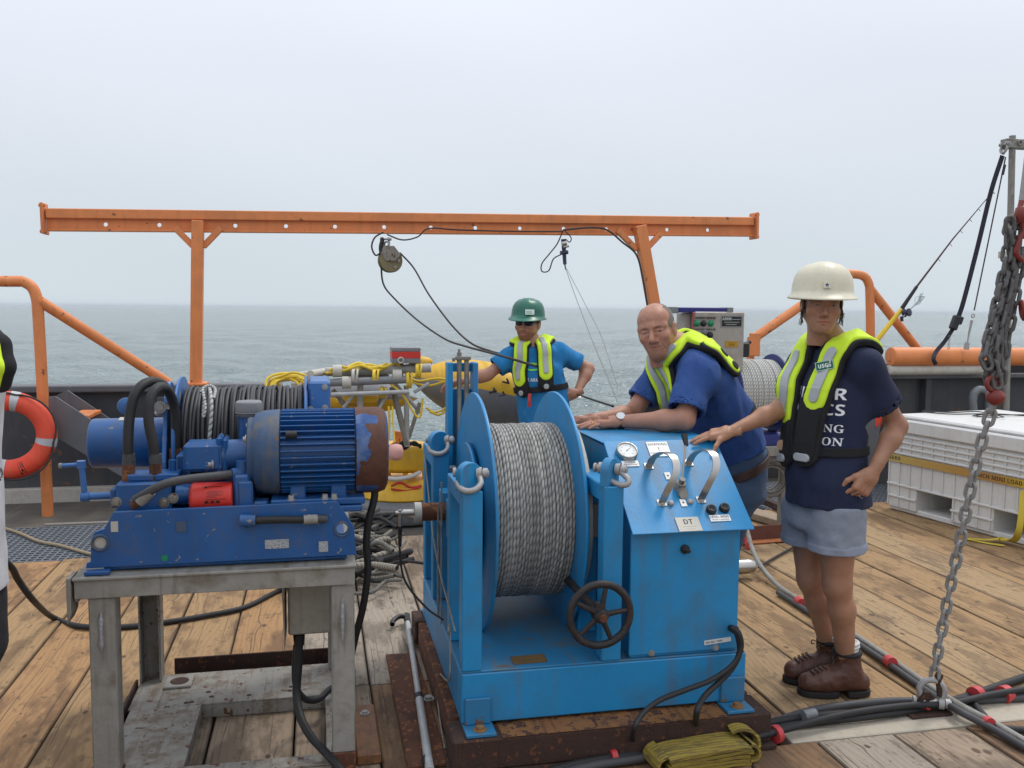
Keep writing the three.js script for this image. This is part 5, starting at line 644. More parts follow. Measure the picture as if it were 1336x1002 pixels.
// ---------------------------------------------------------------- control box and rope winch behind the leaning man
{
  const z = -5.5, a = h(905, 485, z), b = h(972, 407, z), B = thing('control_box', 'beige electrical control box with push buttons, on a post behind the leaning man', 'control box', V((a.x + b.x) / 2, 0, z)), beige = paint([0.36, 0.33, 0.29], { s: 111, dirty: 0.3, rough: 0.45, size: 0.8, fade: 0.06 });
  mk('enclosure', [bx(a.x, b.x, a.y, b.y, z, z - 0.2, 0.008)], beige, B); mk('side_cover', [bx(a.x - 0.012, a.x - 0.001, a.y + 0.12, b.y - 0.004, z - 0.004, z - 0.03, 0.003)], paint([0.45, 0.10, 0.10], { s: 113, size: 0.5 }), B); mk('side_box', [bx(a.x - 0.05, a.x - 0.002, a.y + 0.1, b.y - 0.01, z - 0.06, z - 0.19, 0.004)], beige, B);
  mk('blue_bracket', [bx(h(880, 404, z).x, h(958, 404, z).x, h(900, 408, z).y, h(900, 401, z).y, z - 0.02, z - 0.12, 0.004)], std({ rgb: [0.018, 0.02, 0.17], roughness: 0.5 }), B);
  mk('bracket_end', [bx(h(879, 404, z).x, h(886, 404, z).x, h(900, 409, z).y, h(900, 400.5, z).y, z - 0.01, z - 0.13, 0.003)], MAT.greyPVC, B); mk('bracket_end', [bx(h(950, 404, z).x, h(957.5, 404, z).x, h(900, 409, z).y, h(900, 400.5, z).y, z - 0.005, z - 0.13, 0.003)], MAT.greyPVC, B);
  for (const [x, y, m] of [[909, 422, MAT.greenPlastic], [917.5, 422, MAT.blackPlastic], [927, 422, MAT.greenPlastic], [926, 437, MAT.blackPlastic], [919, 433, MAT.greyPVC], [920, 445, MAT.blackPlastic], [929, 446, MAT.greyPVC]]) mk('push_button', [lathe([[0, 0.02], [0.014, 0.019], [0.016, 0.012], [0.02, 0.01], [0.02, 0]], h(x, y, z), V(0, 0, 1), 16)], m, B);
  const lab = (x0, y0, x1, y1, m) => { const p = h(x0, y1, z), q = h(x1, y0, z); mk('label', [labelGeo(V((p.x + q.x) / 2, (p.y + q.y) / 2, z + 0.0015), V((q.x - p.x) / 2, 0, 0), V(0, (q.y - p.y) / 2, 0))], m, B); };
  lab(940, 412, 968.5, 427, printMat(256, 128, (x, w, hh) => { x.fillStyle = '#16191b'; x.fillRect(0, 0, w, hh); x.strokeStyle = '#c8ccc8'; x.lineWidth = 5; x.strokeRect(5, 5, w - 10, hh - 10); x.fillStyle = '#cfd4d0'; x.font = 'bold 42px sans-serif'; x.fillText('ASWM', 18, 50, 110); x.fillRect(134, 38, 100, 4); x.fillStyle = '#8b918d'; x.fillRect(40, 68, 180, 9); x.fillRect(60, 92, 130, 9); }));
  lab(946, 445, 963, 453, printMat(64, 32, (x, w, hh) => { x.fillStyle = '#b88a1c'; x.fillRect(0, 0, w, hh); x.fillStyle = '#5d4610'; x.fillRect(14, 8, 34, 3); x.fillRect(18, 16, 28, 3); x.fillRect(14, 23, 34, 3); }));
  lab(905.8, 412.5, 934, 417.5, printMat(128, 24, (x, w, hh) => { x.fillStyle = '#8d877c'; x.fillRect(0, 0, w, hh); x.fillStyle = '#2a2723'; for (let k = 0; k < 13; k++) x.fillRect(4 + k * 9.4, 5, 5 + 3 * hash(k, 2, 2), 13); }));
  lab(906, 428, 934, 431.5, printMat(128, 24, (x, w, hh) => { x.fillStyle = '#8d877c'; x.fillRect(0, 0, w, hh); x.fillStyle = '#2a2723'; for (let k = 0; k < 9; k++) x.fillRect(4 + k * 13.4, 5, 8 + 3 * hash(k, 2, 3), 13); }));
  mk('post', [bx((a.x + b.x) / 2 - 0.03, (a.x + b.x) / 2 + 0.03, 0.003, a.y, z - 0.08, z - 0.14, 0.004)], MAT.galv, B);
  const W = thing('rope_winch', 'blue winch drum wound with pale braided rope beside the control box', 'winch', h(990, 510, -5.6)), zc = -5.7, c = h(988, 512, zc), x0 = h(950, 512, zc).x, x1 = h(1006, 512, zc).x, nb = std({ rgb: [0.016, 0.024, 0.15], roughness: 0.5 });
  mk('flange', [lathe([[0.02, 0], [0.232, 0], [0.235, 0.004], [0.235, 0.012], [0.02, 0.012]], V(x0 - 0.012, c.y, zc), V(1, 0, 0.0), 48)], nb, W); mk('flange', [lathe([[0.02, 0], [0.262, 0], [0.265, 0.004], [0.265, 0.012], [0.02, 0.012]], V(x1, c.y, zc), V(1, 0, 0), 48)], nb, W);
  { const g = []; const n = 17; for (let k = 0; k < n; k++) g.push(keep(new THREE.TorusGeometry(0.218 + rr(-0.003, 0.004), (x1 - x0) / n * 0.54, 7, 80).rotateY(Math.PI / 2 + rr(-0.01, 0.01)).translate(x0 + (k + 0.5) * (x1 - x0) / n, c.y, zc))); mk('rope', g, ropeMat([0.58, 0.57, 0.53], [0.22, 0.22, 0.21], 60, 2, 0.003, 0.9, 0), W); }
  mk('cradle', [bx(x0 - 0.06, x1 + 0.05, c.y - 0.34, c.y - 0.27, zc + 0.2, zc - 0.2, 0.006), bx(x0 - 0.035, x0 - 0.013, c.y - 0.27, c.y + 0.05, zc + 0.06, zc - 0.06, 0.004), bx(x1 + 0.013, x1 + 0.03, c.y - 0.27, c.y + 0.05, zc + 0.06, zc - 0.06, 0.004)], nb, W);
  mk('beam', [bx(x0 - 0.3, x1 + 0.25, c.y - 0.41, c.y - 0.342, zc + 0.22, zc + 0.1, 0.004), bx(x0 - 0.3, x1 + 0.25, c.y - 0.41, c.y - 0.342, zc - 0.1, zc - 0.22, 0.004)], MAT.galv, W);
  for (const x of [x0 - 0.25, x1 + 0.2]) for (const dz of [0.16, -0.16]) mk('leg', [bx(x - 0.025, x + 0.025, 0.003, c.y - 0.411, zc + dz - 0.025, zc + dz + 0.025, 0.004)], MAT.galv, W);
  const mo = h(968, 456, -5.55); mk('brake_lever', [box(0.08, 0.1, 0.08, mo.x, mo.y, mo.z, 0.01), cyl(V(mo.x - 0.07, mo.y + 0.01, mo.z), V(mo.x + 0.06, mo.y + 0.05, mo.z), 0.016, 0.012, 8), cyl(V(mo.x + 0.02, mo.y - 0.2, mo.z - 0.05), V(mo.x + 0.02, mo.y, mo.z - 0.05), 0.012, 0.012, 8)], MAT.blackPlastic, W);
  { const g = [], o = h(1000, 622, -5.9); for (let k = 0; k < 9; k++) g.push(torus(V(o.x + rr(-0.02, 0.02), o.y + rr(-0.02, 0.02), o.z + k * 0.012), V(rr(-0.1, 0.1), rr(-0.1, 0.1), 1), 0.12 + rr(-0.03, 0.02), 0.006, 6, 40)); tag(mk('cable_coil', g, MAT.ropeGrey), 'coil of thin grey cable hanging below the rope winch', 'cable coil'); }
}
// ---------------------------------------------------------------- starboard side: mast, strap, rod, bin
{
  const z = -7.15, M = thing('mast_pole', 'pale grey steel pole with a bracket at its top, at the right edge', 'pole', V(h(1320, 400, z).x, 0, z)), t = h(1321, 177, z), b = h(1311, 620, z);
  mk('pole', [cyl(V(b.x, -0.085, z), t, 0.031, 0.028, 18)], MAT.galv, M);
  mk('top_bracket', [bx(h(1309, 187, z).x, h(1340, 187, z).x, h(1320, 194, z).y, h(1320, 182, z).y, z + 0.04, z - 0.04, 0.004), torus(h(1331, 186, z + 0.05), V(0, 0, 1), 0.02, 0.007, 6, 16)], MAT.galv, M);
  mk('clamp', [bx(h(1306, 333, z).x, h(1324, 333, z).x, h(1320, 337, z).y, h(1320, 328, z).y, z + 0.04, z - 0.04, 0.004)], MAT.cream, M);
  const s1 = shackleGeo(h(1311, 188, z + 0.03), V(0, 0, 1), V(0.2, 1, 0).normalize(), 1.1); mk('shackle', [...s1.bow, ...s1.pin], MAT.shackle, M);
  const ribbon = (pts, w, t2, side) => { const cv = curve(pts), N = pts.length * 10, pos = []; const ring = []; for (let i = 0; i <= N; i++) { const p = cv.getPoint(i / N), tg = cv.getTangent(i / N), s = side.clone().addScaledVector(tg, -side.dot(tg)).normalize(), n = tg.clone().cross(s); ring.push([[-w, t2], [w, t2], [w, -t2], [-w, -t2]].map(([a, c]) => p.clone().addScaledVector(s, a).addScaledVector(n, c))); } for (let i = 0; i < N; i++) for (let k = 0; k < 4; k++) { const A = ring[i][k], B = ring[i][(k + 1) % 4], C = ring[i + 1][(k + 1) % 4], D = ring[i + 1][k]; pos.push(...A.toArray(), ...B.toArray(), ...C.toArray(), ...A.toArray(), ...C.toArray(), ...D.toArray()); } const g = new THREE.BufferGeometry(); g.setAttribute('position', new THREE.Float32BufferAttribute(pos, 3)); g.computeVertexNormals(); return g; };
  globalThis.ribbonGeo = ribbon;
  const S = thing('ratchet_strap', 'black ratchet strap stretched from the pole top down around the orange pipe rail', 'strap', h(1260, 330, z));
  mk('webbing', [ribbon([h(1308, 203, z), h(1293, 250, z), h(1276, 320, z), h(1258, 390, z), h(1250, 415, z)], 0.021, 0.002, V(1, 0, 0.2))], MAT.strap, S); mk('webbing', [ribbon([h(1244, 428, z), h(1232, 446, z), h(1222, 458, z + 0.02), h(1218, 468, z + 0.06), h(1221, 476, z + 0.05)], 0.018, 0.002, V(1, 0, 0.2))], MAT.strap, S);
  const rb = h(1246, 421, z + 0.02); mk('ratchet', [box(0.07, 0.13, 0.05, rb.x, rb.y, rb.z, 0.01, [0, 0, -0.35]), box(0.04, 0.07, 0.04, rb.x + 0.05, rb.y + 0.02, rb.z, 0.006, [0, 0, -0.35])], MAT.blackPlastic, S);
  mk('hook', [torus(h(1309, 198, z), V(0.3, 0, 1), 0.022, 0.006, 6, 16)], MAT.shackle, S);
  const W = thing('wire_stay', 'thin wire stay with a turnbuckle just right of the black ratchet strap', 'wire stay', h(1285, 330, z)); mk('wire', [cyl(h(1312, 205, z), h(1271, 405, z), 0.006, 0.006, 6), cyl(h(1311, 215, z), h(1308, 228, z), 0.012, 0.012, 8)], MAT.ropeDark, W);
  mk('turnbuckle', [torus(h(1269.5, 412, z), V(0.2, 0, 1), 0.018, 0.005, 6, 14), cyl(h(1268, 418, z), h(1264, 436, z), 0.012, 0.009, 8), cyl(h(1264, 436, z), h(1261, 455, z), 0.007, 0.007, 6), cyl(h(1262, 447, z), h(1260.5, 456, z), 0.02, 0.024, 8)], MAT.shackle, W);
  const ch = thing('short_chain', 'very short light chain hanging below the ratchet on the orange pipe', 'chain', h(1239, 447, z)); for (let k = 0; k < 5; k++) mk('link', [torus(h(1239 - k * 0.4, 439 + k * 3.8, z), V(k % 2, 0, 1 - k % 2), 0.010, 0.003, 6, 12)], MAT.shackle, ch);
  const R = thing('fishing_rod', 'fishing rod with yellow butt propped on the orange handrail, pointing up right', 'fishing rod', h(1176, 402, -7.3)), zr = -7.3;
  mk('butt', [cyl(h(1135, 455, zr), h(1176, 404, zr), 0.024, 0.02, 14)], paint([0.76, 0.52, 0.03], { s: 121, dirty: 0.1, size: 0.4 }), R);
  mk('grip', [cyl(h(1177, 402, zr), h(1196, 374, zr), 0.019, 0.014, 12)], MAT.rubber, R);
  mk('blank', [cyl(h(1196, 374, zr), h(1243, 312, zr), 0.010, 0.007, 8), cyl(h(1243, 312, zr), h(1296, 249, zr), 0.007, 0.003, 8)], std({ rgb: [0.06, 0.02, 0.02], roughness: 0.4 }), R);
  for (const [x, y] of [[1224, 338], [1239, 318], [1253, 301], [1265, 286], [1276, 272], [1286, 261], [1295, 250]]) mk('guide_ring', [torus(h(x + 1.5, y + 1.5, zr), V(0.5, 0.5, 0.4), 0.014, 0.003, 6, 12)], MAT.shackle, R);
  const rl = h(1183, 408, zr + 0.05); mk('reel', [lathe([[0, -0.03], [0.034, -0.03], [0.038, -0.02], [0.024, 0], [0.038, 0.02], [0.034, 0.03], [0, 0.03]], rl, V(0.4, 0.2, 1), 18), cyl(rl, h(1178, 414, zr + 0.1), 0.008, 0.008, 8), cyl(h(1176, 413, zr + 0.1), h(1177, 419, zr + 0.1), 0.014, 0.014, 8), cyl(h(1178, 402, zr), rl, 0.01, 0.01, 8)], std({ rgb: [0.02, 0.02, 0.05], roughness: 0.35 }), R);
  { const g = []; for (let k = 0; k < 7; k++) g.push(tube([h(1184, 406, zr + 0.06), h(1192 + k * 0.8, 400 - k, zr + 0.06), h(1197 + rr(-3, 3), 392 + rr(-5, 5), zr + 0.06), h(1203 + rr(-2, 4), 385 + rr(-4, 4), zr + 0.06), h(1196 + k, 397 - k * 2, zr + 0.05)], 0.0028, 4, 24)); mk('fishing_line', g, std({ rgb: [0.45, 0.52, 0.56], roughness: 0.4 }), R); }
}
{ // white insulated bin
  const o = V(4.44, 0, -6.34), B = thing('white_bin', 'big white ribbed plastic bin with a lid, bound with a yellow cargo strap', 'bin', o), ang = -0.165, Lz = 2.0, Dx = 1.15, H = 0.765;
  const put = (g) => { g.applyMatrix4(M4().makeRotationY(-ang)); return g.translate(o.x, 0, o.z); }; // local: x depth away (0..Dx), z along towards the viewer (0..Lz)
  const b2 = (x0, x1, y0, y1, z0, z1, c = 0.006) => put(bx(x0, x1, y0, y1, z0, z1, c));
  mk('shell', [b2(0.014, Dx, 0.215, 0.625, 0.006, Lz - 0.01), b2(0.014, Dx, 0.03, 0.2149, 0.006, 0.29), b2(0.014, Dx, 0.03, 0.2149, 0.62, 0.98), b2(0.014, Dx, 0.03, 0.2149, 1.33, Lz), b2(0.03, Dx, 0.004, 0.045, 0.01, Lz)], MAT.white, B);
  mk('lid', [b2(-0.012, Dx + 0.03, 0.628, 0.735, -0.02, Lz + 0.02, 0.012), b2(0.02, Dx - 0.02, 0.7355, 0.765, 0.03, Lz - 0.03, 0.012)], MAT.white, B);
  for (const y of [0.600, 0.555, 0.51, 0.465, 0.215, 0.12]) for (const [za, zb] of (y < 0.2 ? [[0.01, 0.29], [0.62, 0.98], [1.33, Lz]] : [[0.0, Lz]])) mk('rib', [b2(0.0, 0.0135, y - 0.008, y + 0.008, za, zb, 0.003)], MAT.white, B);
  for (let z = 0.005; z < Lz; z += 0.105) { const pocket = (z > 0.29 && z < 0.61) || (z > 0.98 && z < 1.33); const ys = [[0.224, 0.456], [0.474, 0.501], [0.519, 0.546], [0.564, 0.591]]; if (!pocket) ys.push([0.129, 0.206], [0.046, 0.111]); for (const [a, b] of ys) mk('rib', [b2(0.004, 0.0135, a, b, z, z + 0.012, 0.002)], MAT.white, B); }
  const sm = (() => { const w = 2048, t = canvasTex(w, 64, (x, W2, h2) => { const g = x.createLinearGradient(0, 0, W2, 0); g.addColorStop(0, '#b9a45c'); g.addColorStop(0.3, '#b28a45'); g.addColorStop(0.5, '#a97a3c'); g.addColorStop(0.62, '#bda22a'); g.addColorStop(1, '#c6ac22'); x.fillStyle = g; x.fillRect(0, 0, W2, h2); for (let k = 0; k < 500; k++) { x.fillStyle = ['rgba(80,60,30,.16)', 'rgba(235,225,190,.16)'][k % 2]; x.fillRect(hash(k, 1, 3) * W2, hash(k, 2, 3) * h2, 6 + 26 * hash(k, 3, 3), 2); } x.fillStyle = '#1b1708'; x.font = 'bold 46px sans-serif'; x.fillText('GGER®', 4, 48, 190); x.fillText('CINCH MINI LOAD HUGGER®', 830, 48, 800); x.fillText('CINCH', 1730, 48, 300); }); return std({ map: t, roughness: 0.75 }); })();
  const st = new THREE.BufferGeometry(); { const z0 = -0.022, z1 = 2.02, y0 = 0.395, y1 = 0.452, x = -0.006; st.setAttribute('position', new THREE.Float32BufferAttribute([x, y0, z0, x, y0, z1, x, y1, z1, x, y0, z0, x, y1, z1, x, y1, z0, x + 0.004, y0, z0, x + 0.004, y1, z1, x + 0.004, y0, z1, x + 0.004, y0, z0, x + 0.004, y1, z0, x + 0.004, y1, z1], 3)); st.setAttribute('uv', new THREE.Float32BufferAttribute([0, 0, 1, 0, 1, 1, 0, 0, 1, 1, 0, 1, 0.01, 0.01, 0.02, 0.02, 0.02, 0.01, 0.01, 0.01, 0.01, 0.02, 0.02, 0.02], 2)); st.computeVertexNormals(); }
  mk('cargo_strap', [keep(put(st)), b2(-0.006, 0.6, 0.395, 0.452, -0.012, -0.006, 0.001)], sm, B);
  mk('yellow_label', [put(labelGeo(V(-0.0, 0.532, 1.53), V(0, 0, 0.03), V(0, 0.013, 0)))], printMat(64, 32, (x, w, hh) => { x.fillStyle = '#d9b820'; x.fillRect(0, 0, w, hh); x.fillStyle = '#1a1a10'; x.fillRect(12, 7, 14, 18); x.fillRect(32, 10, 24, 4); x.fillRect(32, 18, 20, 4); }), B);
  const strap = tag(mk('loose_strap', [globalThis.ribbonGeo([put(new THREE.BufferGeometry().setFromPoints([V(-0.02, 0.62, 1.42)])).attributes.position, 0].slice(0, 0).concat([h(1336, 640, -5.05), h(1330, 690, -5.0), onY(1322, 705, 0.05), onY(1305, 703, 0.03), onY(1290, 704, 0.02), onY(1262, 703, 0.008)]), 0.022, 0.0015, V(0.3, 0.1, 1)), globalThis.ribbonGeo([onY(1262, 703, 0.008), onY(1285, 708, 0.008), onY(1310, 712, 0.01)], 0.018, 0.0012, V(0.1, 0, 1))], std({ rgb: [0.55, 0.42, 0.04], roughness: 0.8 })), 'loose yellow strap end trailing on the planks in front of the white bin', 'strap');
  { const g = []; for (let k = 0; k < 2; k++) g.push(tube([onY(1203, 536 + k * 1.5, 0.772), onY(1240, 538 + k * 2.2, 0.775), onY(1275, 537 + k * 3, 0.78), onY(1300, 541 - k, 0.78), onY(1345, 541 + k * 2, 0.775)], 0.0045, 6, 40)); for (let k = 0; k < 3; k++) { const c = onY(1282 + k * 7, 543 + k, 0.772), P = []; for (let a = 0; a < 9; a++) { const t = a / 9 * 6.283; P.push(V(c.x + Math.cos(t) * rr(0.06, 0.1), 0.771 + 0.004 * k + rr(0, 0.006), c.z + Math.sin(t) * rr(0.05, 0.09))); } g.push(new THREE.TubeGeometry(curve(P, true), 60, 0.0035, 5, true)); } tag(mk('dark_rope', g, MAT.ropeDark), 'dark tangled rope lying on the lid of the white bin', 'rope'); }
  const V2 = thing('vent_pipe', 'grey gooseneck vent pipe curving over behind the white bin', 'pipe', h(1268, 545, -7.1)), zg = -7.1, p0 = h(1270, 545, zg);
  mk('pipe', [tube([V(p0.x, -0.08, zg), V(p0.x, p0.y - 0.2, zg), h(1270, 540, zg), h(1269, 522, zg), h(1272, 512, zg), h(1279, 508, zg), h(1287, 512, zg), h(1290, 522, zg), h(1290, 534, zg)], 0.036, 14, 80)], paint([0.16, 0.175, 0.19], { s: 127, dirty: 0.3, size: 0.5 }), V2);
}
// ---------------------------------------------------------------- chains at the right
{
  const linkGeo = (() => { const P = [], a = 0.0125, r = 0.0125; for (let k = 0; k <= 10; k++) { const t = Math.PI * k / 10; P.push(V(Math.cos(t) * r, a + Math.sin(t) * r, 0)); } for (let k = 0; k <= 10; k++) { const t = Math.PI + Math.PI * k / 10; P.push(V(Math.cos(t) * r, -a + Math.sin(t) * r, 0)); } const c = new THREE.CatmullRomCurve3(P, true, 'catmullrom', 0.3); const g = new THREE.TubeGeometry(c, 34, 0.0062, 7, true); return g; })();
  const chainMat = paint([0.27, 0.265, 0.255], { s: 131, dirt: [0.10, 0.085, 0.07], dirty: 0.8, rough: 0.6, size: 0.25, fade: 0.35, bump: 0.001 }), darkMat = paint([0.12, 0.115, 0.115], { s: 133, dirt: [0.05, 0.04, 0.035], dirty: 0.8, rough: 0.55, size: 0.25, fade: 0.35, bump: 0.001 });
  const chain = (T, pts, mat, s = 1, tw = 0) => { const cv = curve(pts), L = cv.getLength(), pitch = 0.0385 * s, n = Math.floor(L / pitch), o = T.userData.origin; const g = mergeAll([linkGeo]); for (let k = 0; k < n; k++) { const p = cv.getPointAt((k + 0.5) / n), t = cv.getTangentAt((k + 0.5) / n), m = new THREE.Mesh(g, mat); m.name = 'link'; m.castShadow = m.receiveShadow = true; const q = new THREE.Quaternion().setFromUnitVectors(V(0, 1, 0), t); m.quaternion.copy(q).multiply(new THREE.Quaternion().setFromAxisAngle(V(0, 1, 0), (k % 2 ? 0.6 : 0.6 + 1.57) + tw + rr(-0.25, 0.25))); m.position.set(p.x - o.x, p.y - o.y, p.z - o.z); m.scale.setScalar(s); T.add(m); } };
  const base = onY(1217, 938, 0), C = thing('deck_chain', 'galvanised chain shackled to the deck and running steeply up to the right', 'chain', base.clone());
  const top = h(1299, 520, -2.78); chain(C, [h(1219, 886, -3.0), h(1224, 850, -2.985), h(1238, 775, -2.95), h(1253, 705, -2.9), h(1266, 640, -2.86), h(1280, 580, -2.82), top], chainMat, 1.2);
  const sg = shackleGeo(h(1215, 916, -3.0), V(0.9, 0, 0.45).normalize(), V(0, -1, 0), 1.25); mk('shackle', [...sg.bow, ...sg.pin], MAT.shackle, C);
  mk('pad_eye', [plate([[base.x - 0.04, 0.004], [base.x + 0.045, 0.004], [base.x + 0.035, 0.06], [base.x + 0.012, 0.09], [base.x - 0.012, 0.09], [base.x - 0.032, 0.06]], -2.995, 0.022), bx(base.x - 0.09, base.x + 0.09, 0.0045, 0.016, -2.96, -3.06, 0.003)], MAT.rustDark, C);
  mk('rust_link', [cyl(h(1224, 880, -2.99), h(1226, 908, -2.985), 0.011, 0.011, 8), cyl(h(1221, 880, -3.0), h(1229, 884, -2.99), 0.012, 0.012, 8)], MAT.rustDark, C);
  mk('tape', [cyl(h(1205, 920, -3.0), h(1212, 921, -2.98), 0.016, 0.016, 10)], MAT.redTape, C);
  const D = thing('chain_bundle', 'bunched dark chain hanging from a red hook at the right edge', 'chain', h(1305, 420, -2.78));
  const Z = -2.78; for (const [k, pts] of [[[1292, 505], [1287, 470], [1296, 420], [1307, 370], [1314, 330], [1316, 300], [1322, 288], [1330, 295]], [[1302, 505], [1296, 460], [1308, 410], [1318, 365], [1325, 320], [1328, 295]], [[1297, 512], [1300, 475], [1304, 435], [1313, 395], [1321, 350], [1322, 325], [1318, 300], [1318, 285]], [[1306, 500], [1312, 450], [1322, 400], [1330, 355], [1336, 320], [1338, 290]], [[1290, 480], [1284, 462], [1290, 440], [1300, 400], [1312, 360], [1320, 340]], [[1309, 480], [1306, 440], [1316, 390], [1324, 370], [1332, 330]]].entries()) chain(D, pts.map(([x, y], i) => h(x, y, Z + 0.02 * Math.sin(k * 2.1 + i * 0.4) + (k % 3) * 0.014 - 0.014)), darkMat, 1.15, k);
  const redHook = paint([0.20, 0.028, 0.02], { s: 137, dirt: [0.07, 0.03, 0.02], dirty: 0.8, rough: 0.5, size: 0.2 });
  const H = thing('grab_hook', 'dark red chain grab hook at the lower end of the bunched chain', 'hook', h(1300, 518, -2.77)); mk('body', [lathe([[0, -0.03], [0.02, -0.026], [0.03, -0.008], [0.03, 0.008], [0.018, 0.026], [0, 0.03]], h(1299, 518, -2.77), V(0.3, 0.1, 1), 18), torus(h(1294, 500, -2.77), V(0.2, 0, 1), 0.024, 0.0085, 8, 20)], redHook, H);
  const H2 = thing('red_hook', 'dark red lifting hook and link holding the bunched chain at the right edge', 'hook', h(1328, 300, -2.76)); mk('hook', [tube([h(1333, 262, -2.77), h(1330, 280, -2.76), h(1336, 300, -2.75), h(1330, 312, -2.75), h(1326, 330, -2.75), h(1333, 340, -2.76)], 0.010, 10, 40), lathe([[0, -0.03], [0.018, -0.026], [0.022, 0], [0.018, 0.024], [0, 0.03]], h(1332, 280, -2.75), V(0, 1, 0), 14), torus(h(1335, 405, -2.74), V(1, 0.2, 0.6), 0.03, 0.009, 8, 20)], redHook, H2);
  mk('hoist_wire', [tube([h(1333, 262, -2.77), V(h(1333, 262, -2.77).x + 0.22, 5.2, -2.7)], 0.01, 8, 8)], MAT.shackle, H2);
}
// ---------------------------------------------------------------- hoses and small things on the deck
{
  const G = (pts) => pts.map(([x, y, k = 0.018]) => onY(x, y, k));
  const bundle = [[[700, 1012], [760, 996], [830, 984], [900, 973], [985, 948], [1060, 935], [1150, 928], [1215, 921], [1265, 908], [1336, 884], [1420, 858]], [[690, 1022], [770, 1000], [850, 987], [930, 968], [1000, 945], [1070, 925], [1160, 915], [1230, 916], [1290, 913], [1360, 909]], [[960, 972], [1010, 952], [1060, 943], [1140, 934], [1220, 922], [1290, 907], [1360, 905]], [[975, 965], [1030, 950], [1100, 932], [1180, 921], [1240, 918], [1300, 905], [1370, 895]]];
  for (const [k, b] of bundle.entries()) tag(mk('deck_hose', [tube(G(b.map(([x, y], i) => [x, y, 0.022 + (k === 3 ? 0.026 : 0) + 0.004 * Math.sin(i * 2 + k)])), 0.0165 - k * 0.0012, 10, 90)], k === 1 ? MAT.rubberGrey : MAT.rubber), ['black hose nearest the viewer in the bundle lying across the deck', 'dark grey hose second in the bundle lying across the deck', 'short black hose in the bundle past the boots', 'black hose on top of the bundle past the pad eye'][k], 'hose');
  { const T = thing('hose_bundle_tape', 'band of red tape round the hoses near the yellow sling', 'tape', onY(1015, 958, 0.03)); mk('tape', [cyl(onY(1009, 959, 0.032), onY(1015, 957, 0.032), 0.033, 0.033, 14)], MAT.redTape, T); }
  const tape = (x0, y0, x1, y1, r, label) => tag(mk('red_tape', [cyl(onY(x0, y0, 0.03), onY(x1, y1, 0.03), r, r, 14)], MAT.redTape), label, 'tape');
  tape(1270, 908, 1277, 906, 0.036, 'first band of red tape right of the chain shackle'); tape(1307, 907, 1315, 905, 0.036, 'second band of red tape on the hose bundle by the right edge'); tape(797, 987, 804, 986, 0.022, 'band of red tape on the hoses in front of the rusty beam');
  tag(mk('hose_sleeve', [cyl(onY(1048, 934, 0.04), onY(1063, 931, 0.04), 0.021, 0.021, 14)], MAT.greyPVC), 'short grey sleeve on the hoses in front of the brown boots', 'sleeve');
  // conduit pair running aft
  const A = [[974, 690, 0.18], [983, 720, 0.10], [997, 745, 0.05], [1020, 768, 0.02], [1050, 787, 0.02], [1085, 810, 0.02], [1120, 832, 0.02], [1165, 862, 0.02], [1215, 897, 0.02], [1255, 922, 0.05], [1295, 943, 0.025], [1345, 972, 0.02]];
  tag(mk('conduit', [tube(G(A), 0.0145, 10, 110)], MAT.galv), 'silver flexible conduit running along the planks behind the brown boots', 'conduit');
  tag(mk('conduit', [tube(G(A.slice(3).map(([x, y, k]) => [x - 5, y + 5, k])), 0.014, 10, 100)], MAT.rubberGrey), 'dark hose lying against the silver conduit behind the brown boots', 'hose');
  tape(1041, 783.5, 1046, 787.5, 0.026, 'red tape on the conduit left of the bare knees'); tape(1158, 861, 1164, 865.5, 0.026, 'red tape on the conduit between the boots and the chain'); tape(1287, 941.5, 1292, 945, 0.024, 'red tape on the conduit at the lower right'); tape(971, 690, 977, 712, 0.024, 'red tape on the conduit beside the control panel edge');
  tag(mk('deck_hose', [tube(G([[1225, 918, 0.04], [1262, 912, 0.03], [1280, 930, 0.022], [1300, 948, 0.02], [1350, 954, 0.02]]), 0.014, 10, 60)], MAT.rubber), 'black hose bending off the bundle towards the lower right corner', 'hose');
  const cf = onY(975, 742, 0.06); tag(mk('hose_coupling', [lathe([[0, -0.09], [0.038, -0.085], [0.044, -0.06], [0.044, 0.02], [0.035, 0.06], [0.012, 0.075], [0, 0.077]], cf.add(V(-0.02, 0.015, 0)), V(1, 0.05, 0.1), 24)], MAT.chrome), 'polished metal coupling on the deck beside the blue console', 'coupling');
  tag(mk('thin_cable', [tube(G([[990, 740, 0.03], [1010, 728], [1035, 714], [1060, 700], [1085, 690]]), 0.008, 8, 40)], MAT.rubber), 'thin black cable on the planks behind the shorts', 'cable');
  { const R = thing('steel_channel', 'rust red steel channel lying on the deck behind the console', 'steel channel', onY(1020, 700, 0)); const p0 = onY(960, 709, 0), p1 = onY(1080, 700, 0); const L = p1.distanceTo(p0); const g = (y0, y1, z0, z1) => { const b = bx(0, L, y0, y1, z0, z1, 0.003); b.applyMatrix4(M4().makeRotationY(-Math.atan2(p1.z - p0.z, p1.x - p0.x))); return b.translate(p0.x, 0, p0.z); }; mk('web', [g(0.016, 0.11, -0.012, -0.001)], paint([0.13, 0.045, 0.03], { s: 141, dirty: 0.6, rough: 0.8, size: 0.5 }), R); mk('flange', [g(0.004, 0.0155, -0.012, 0.07)], paint([0.36, 0.12, 0.04], { s: 143, dirty: 0.4, rough: 0.8, size: 0.5 }), R); }
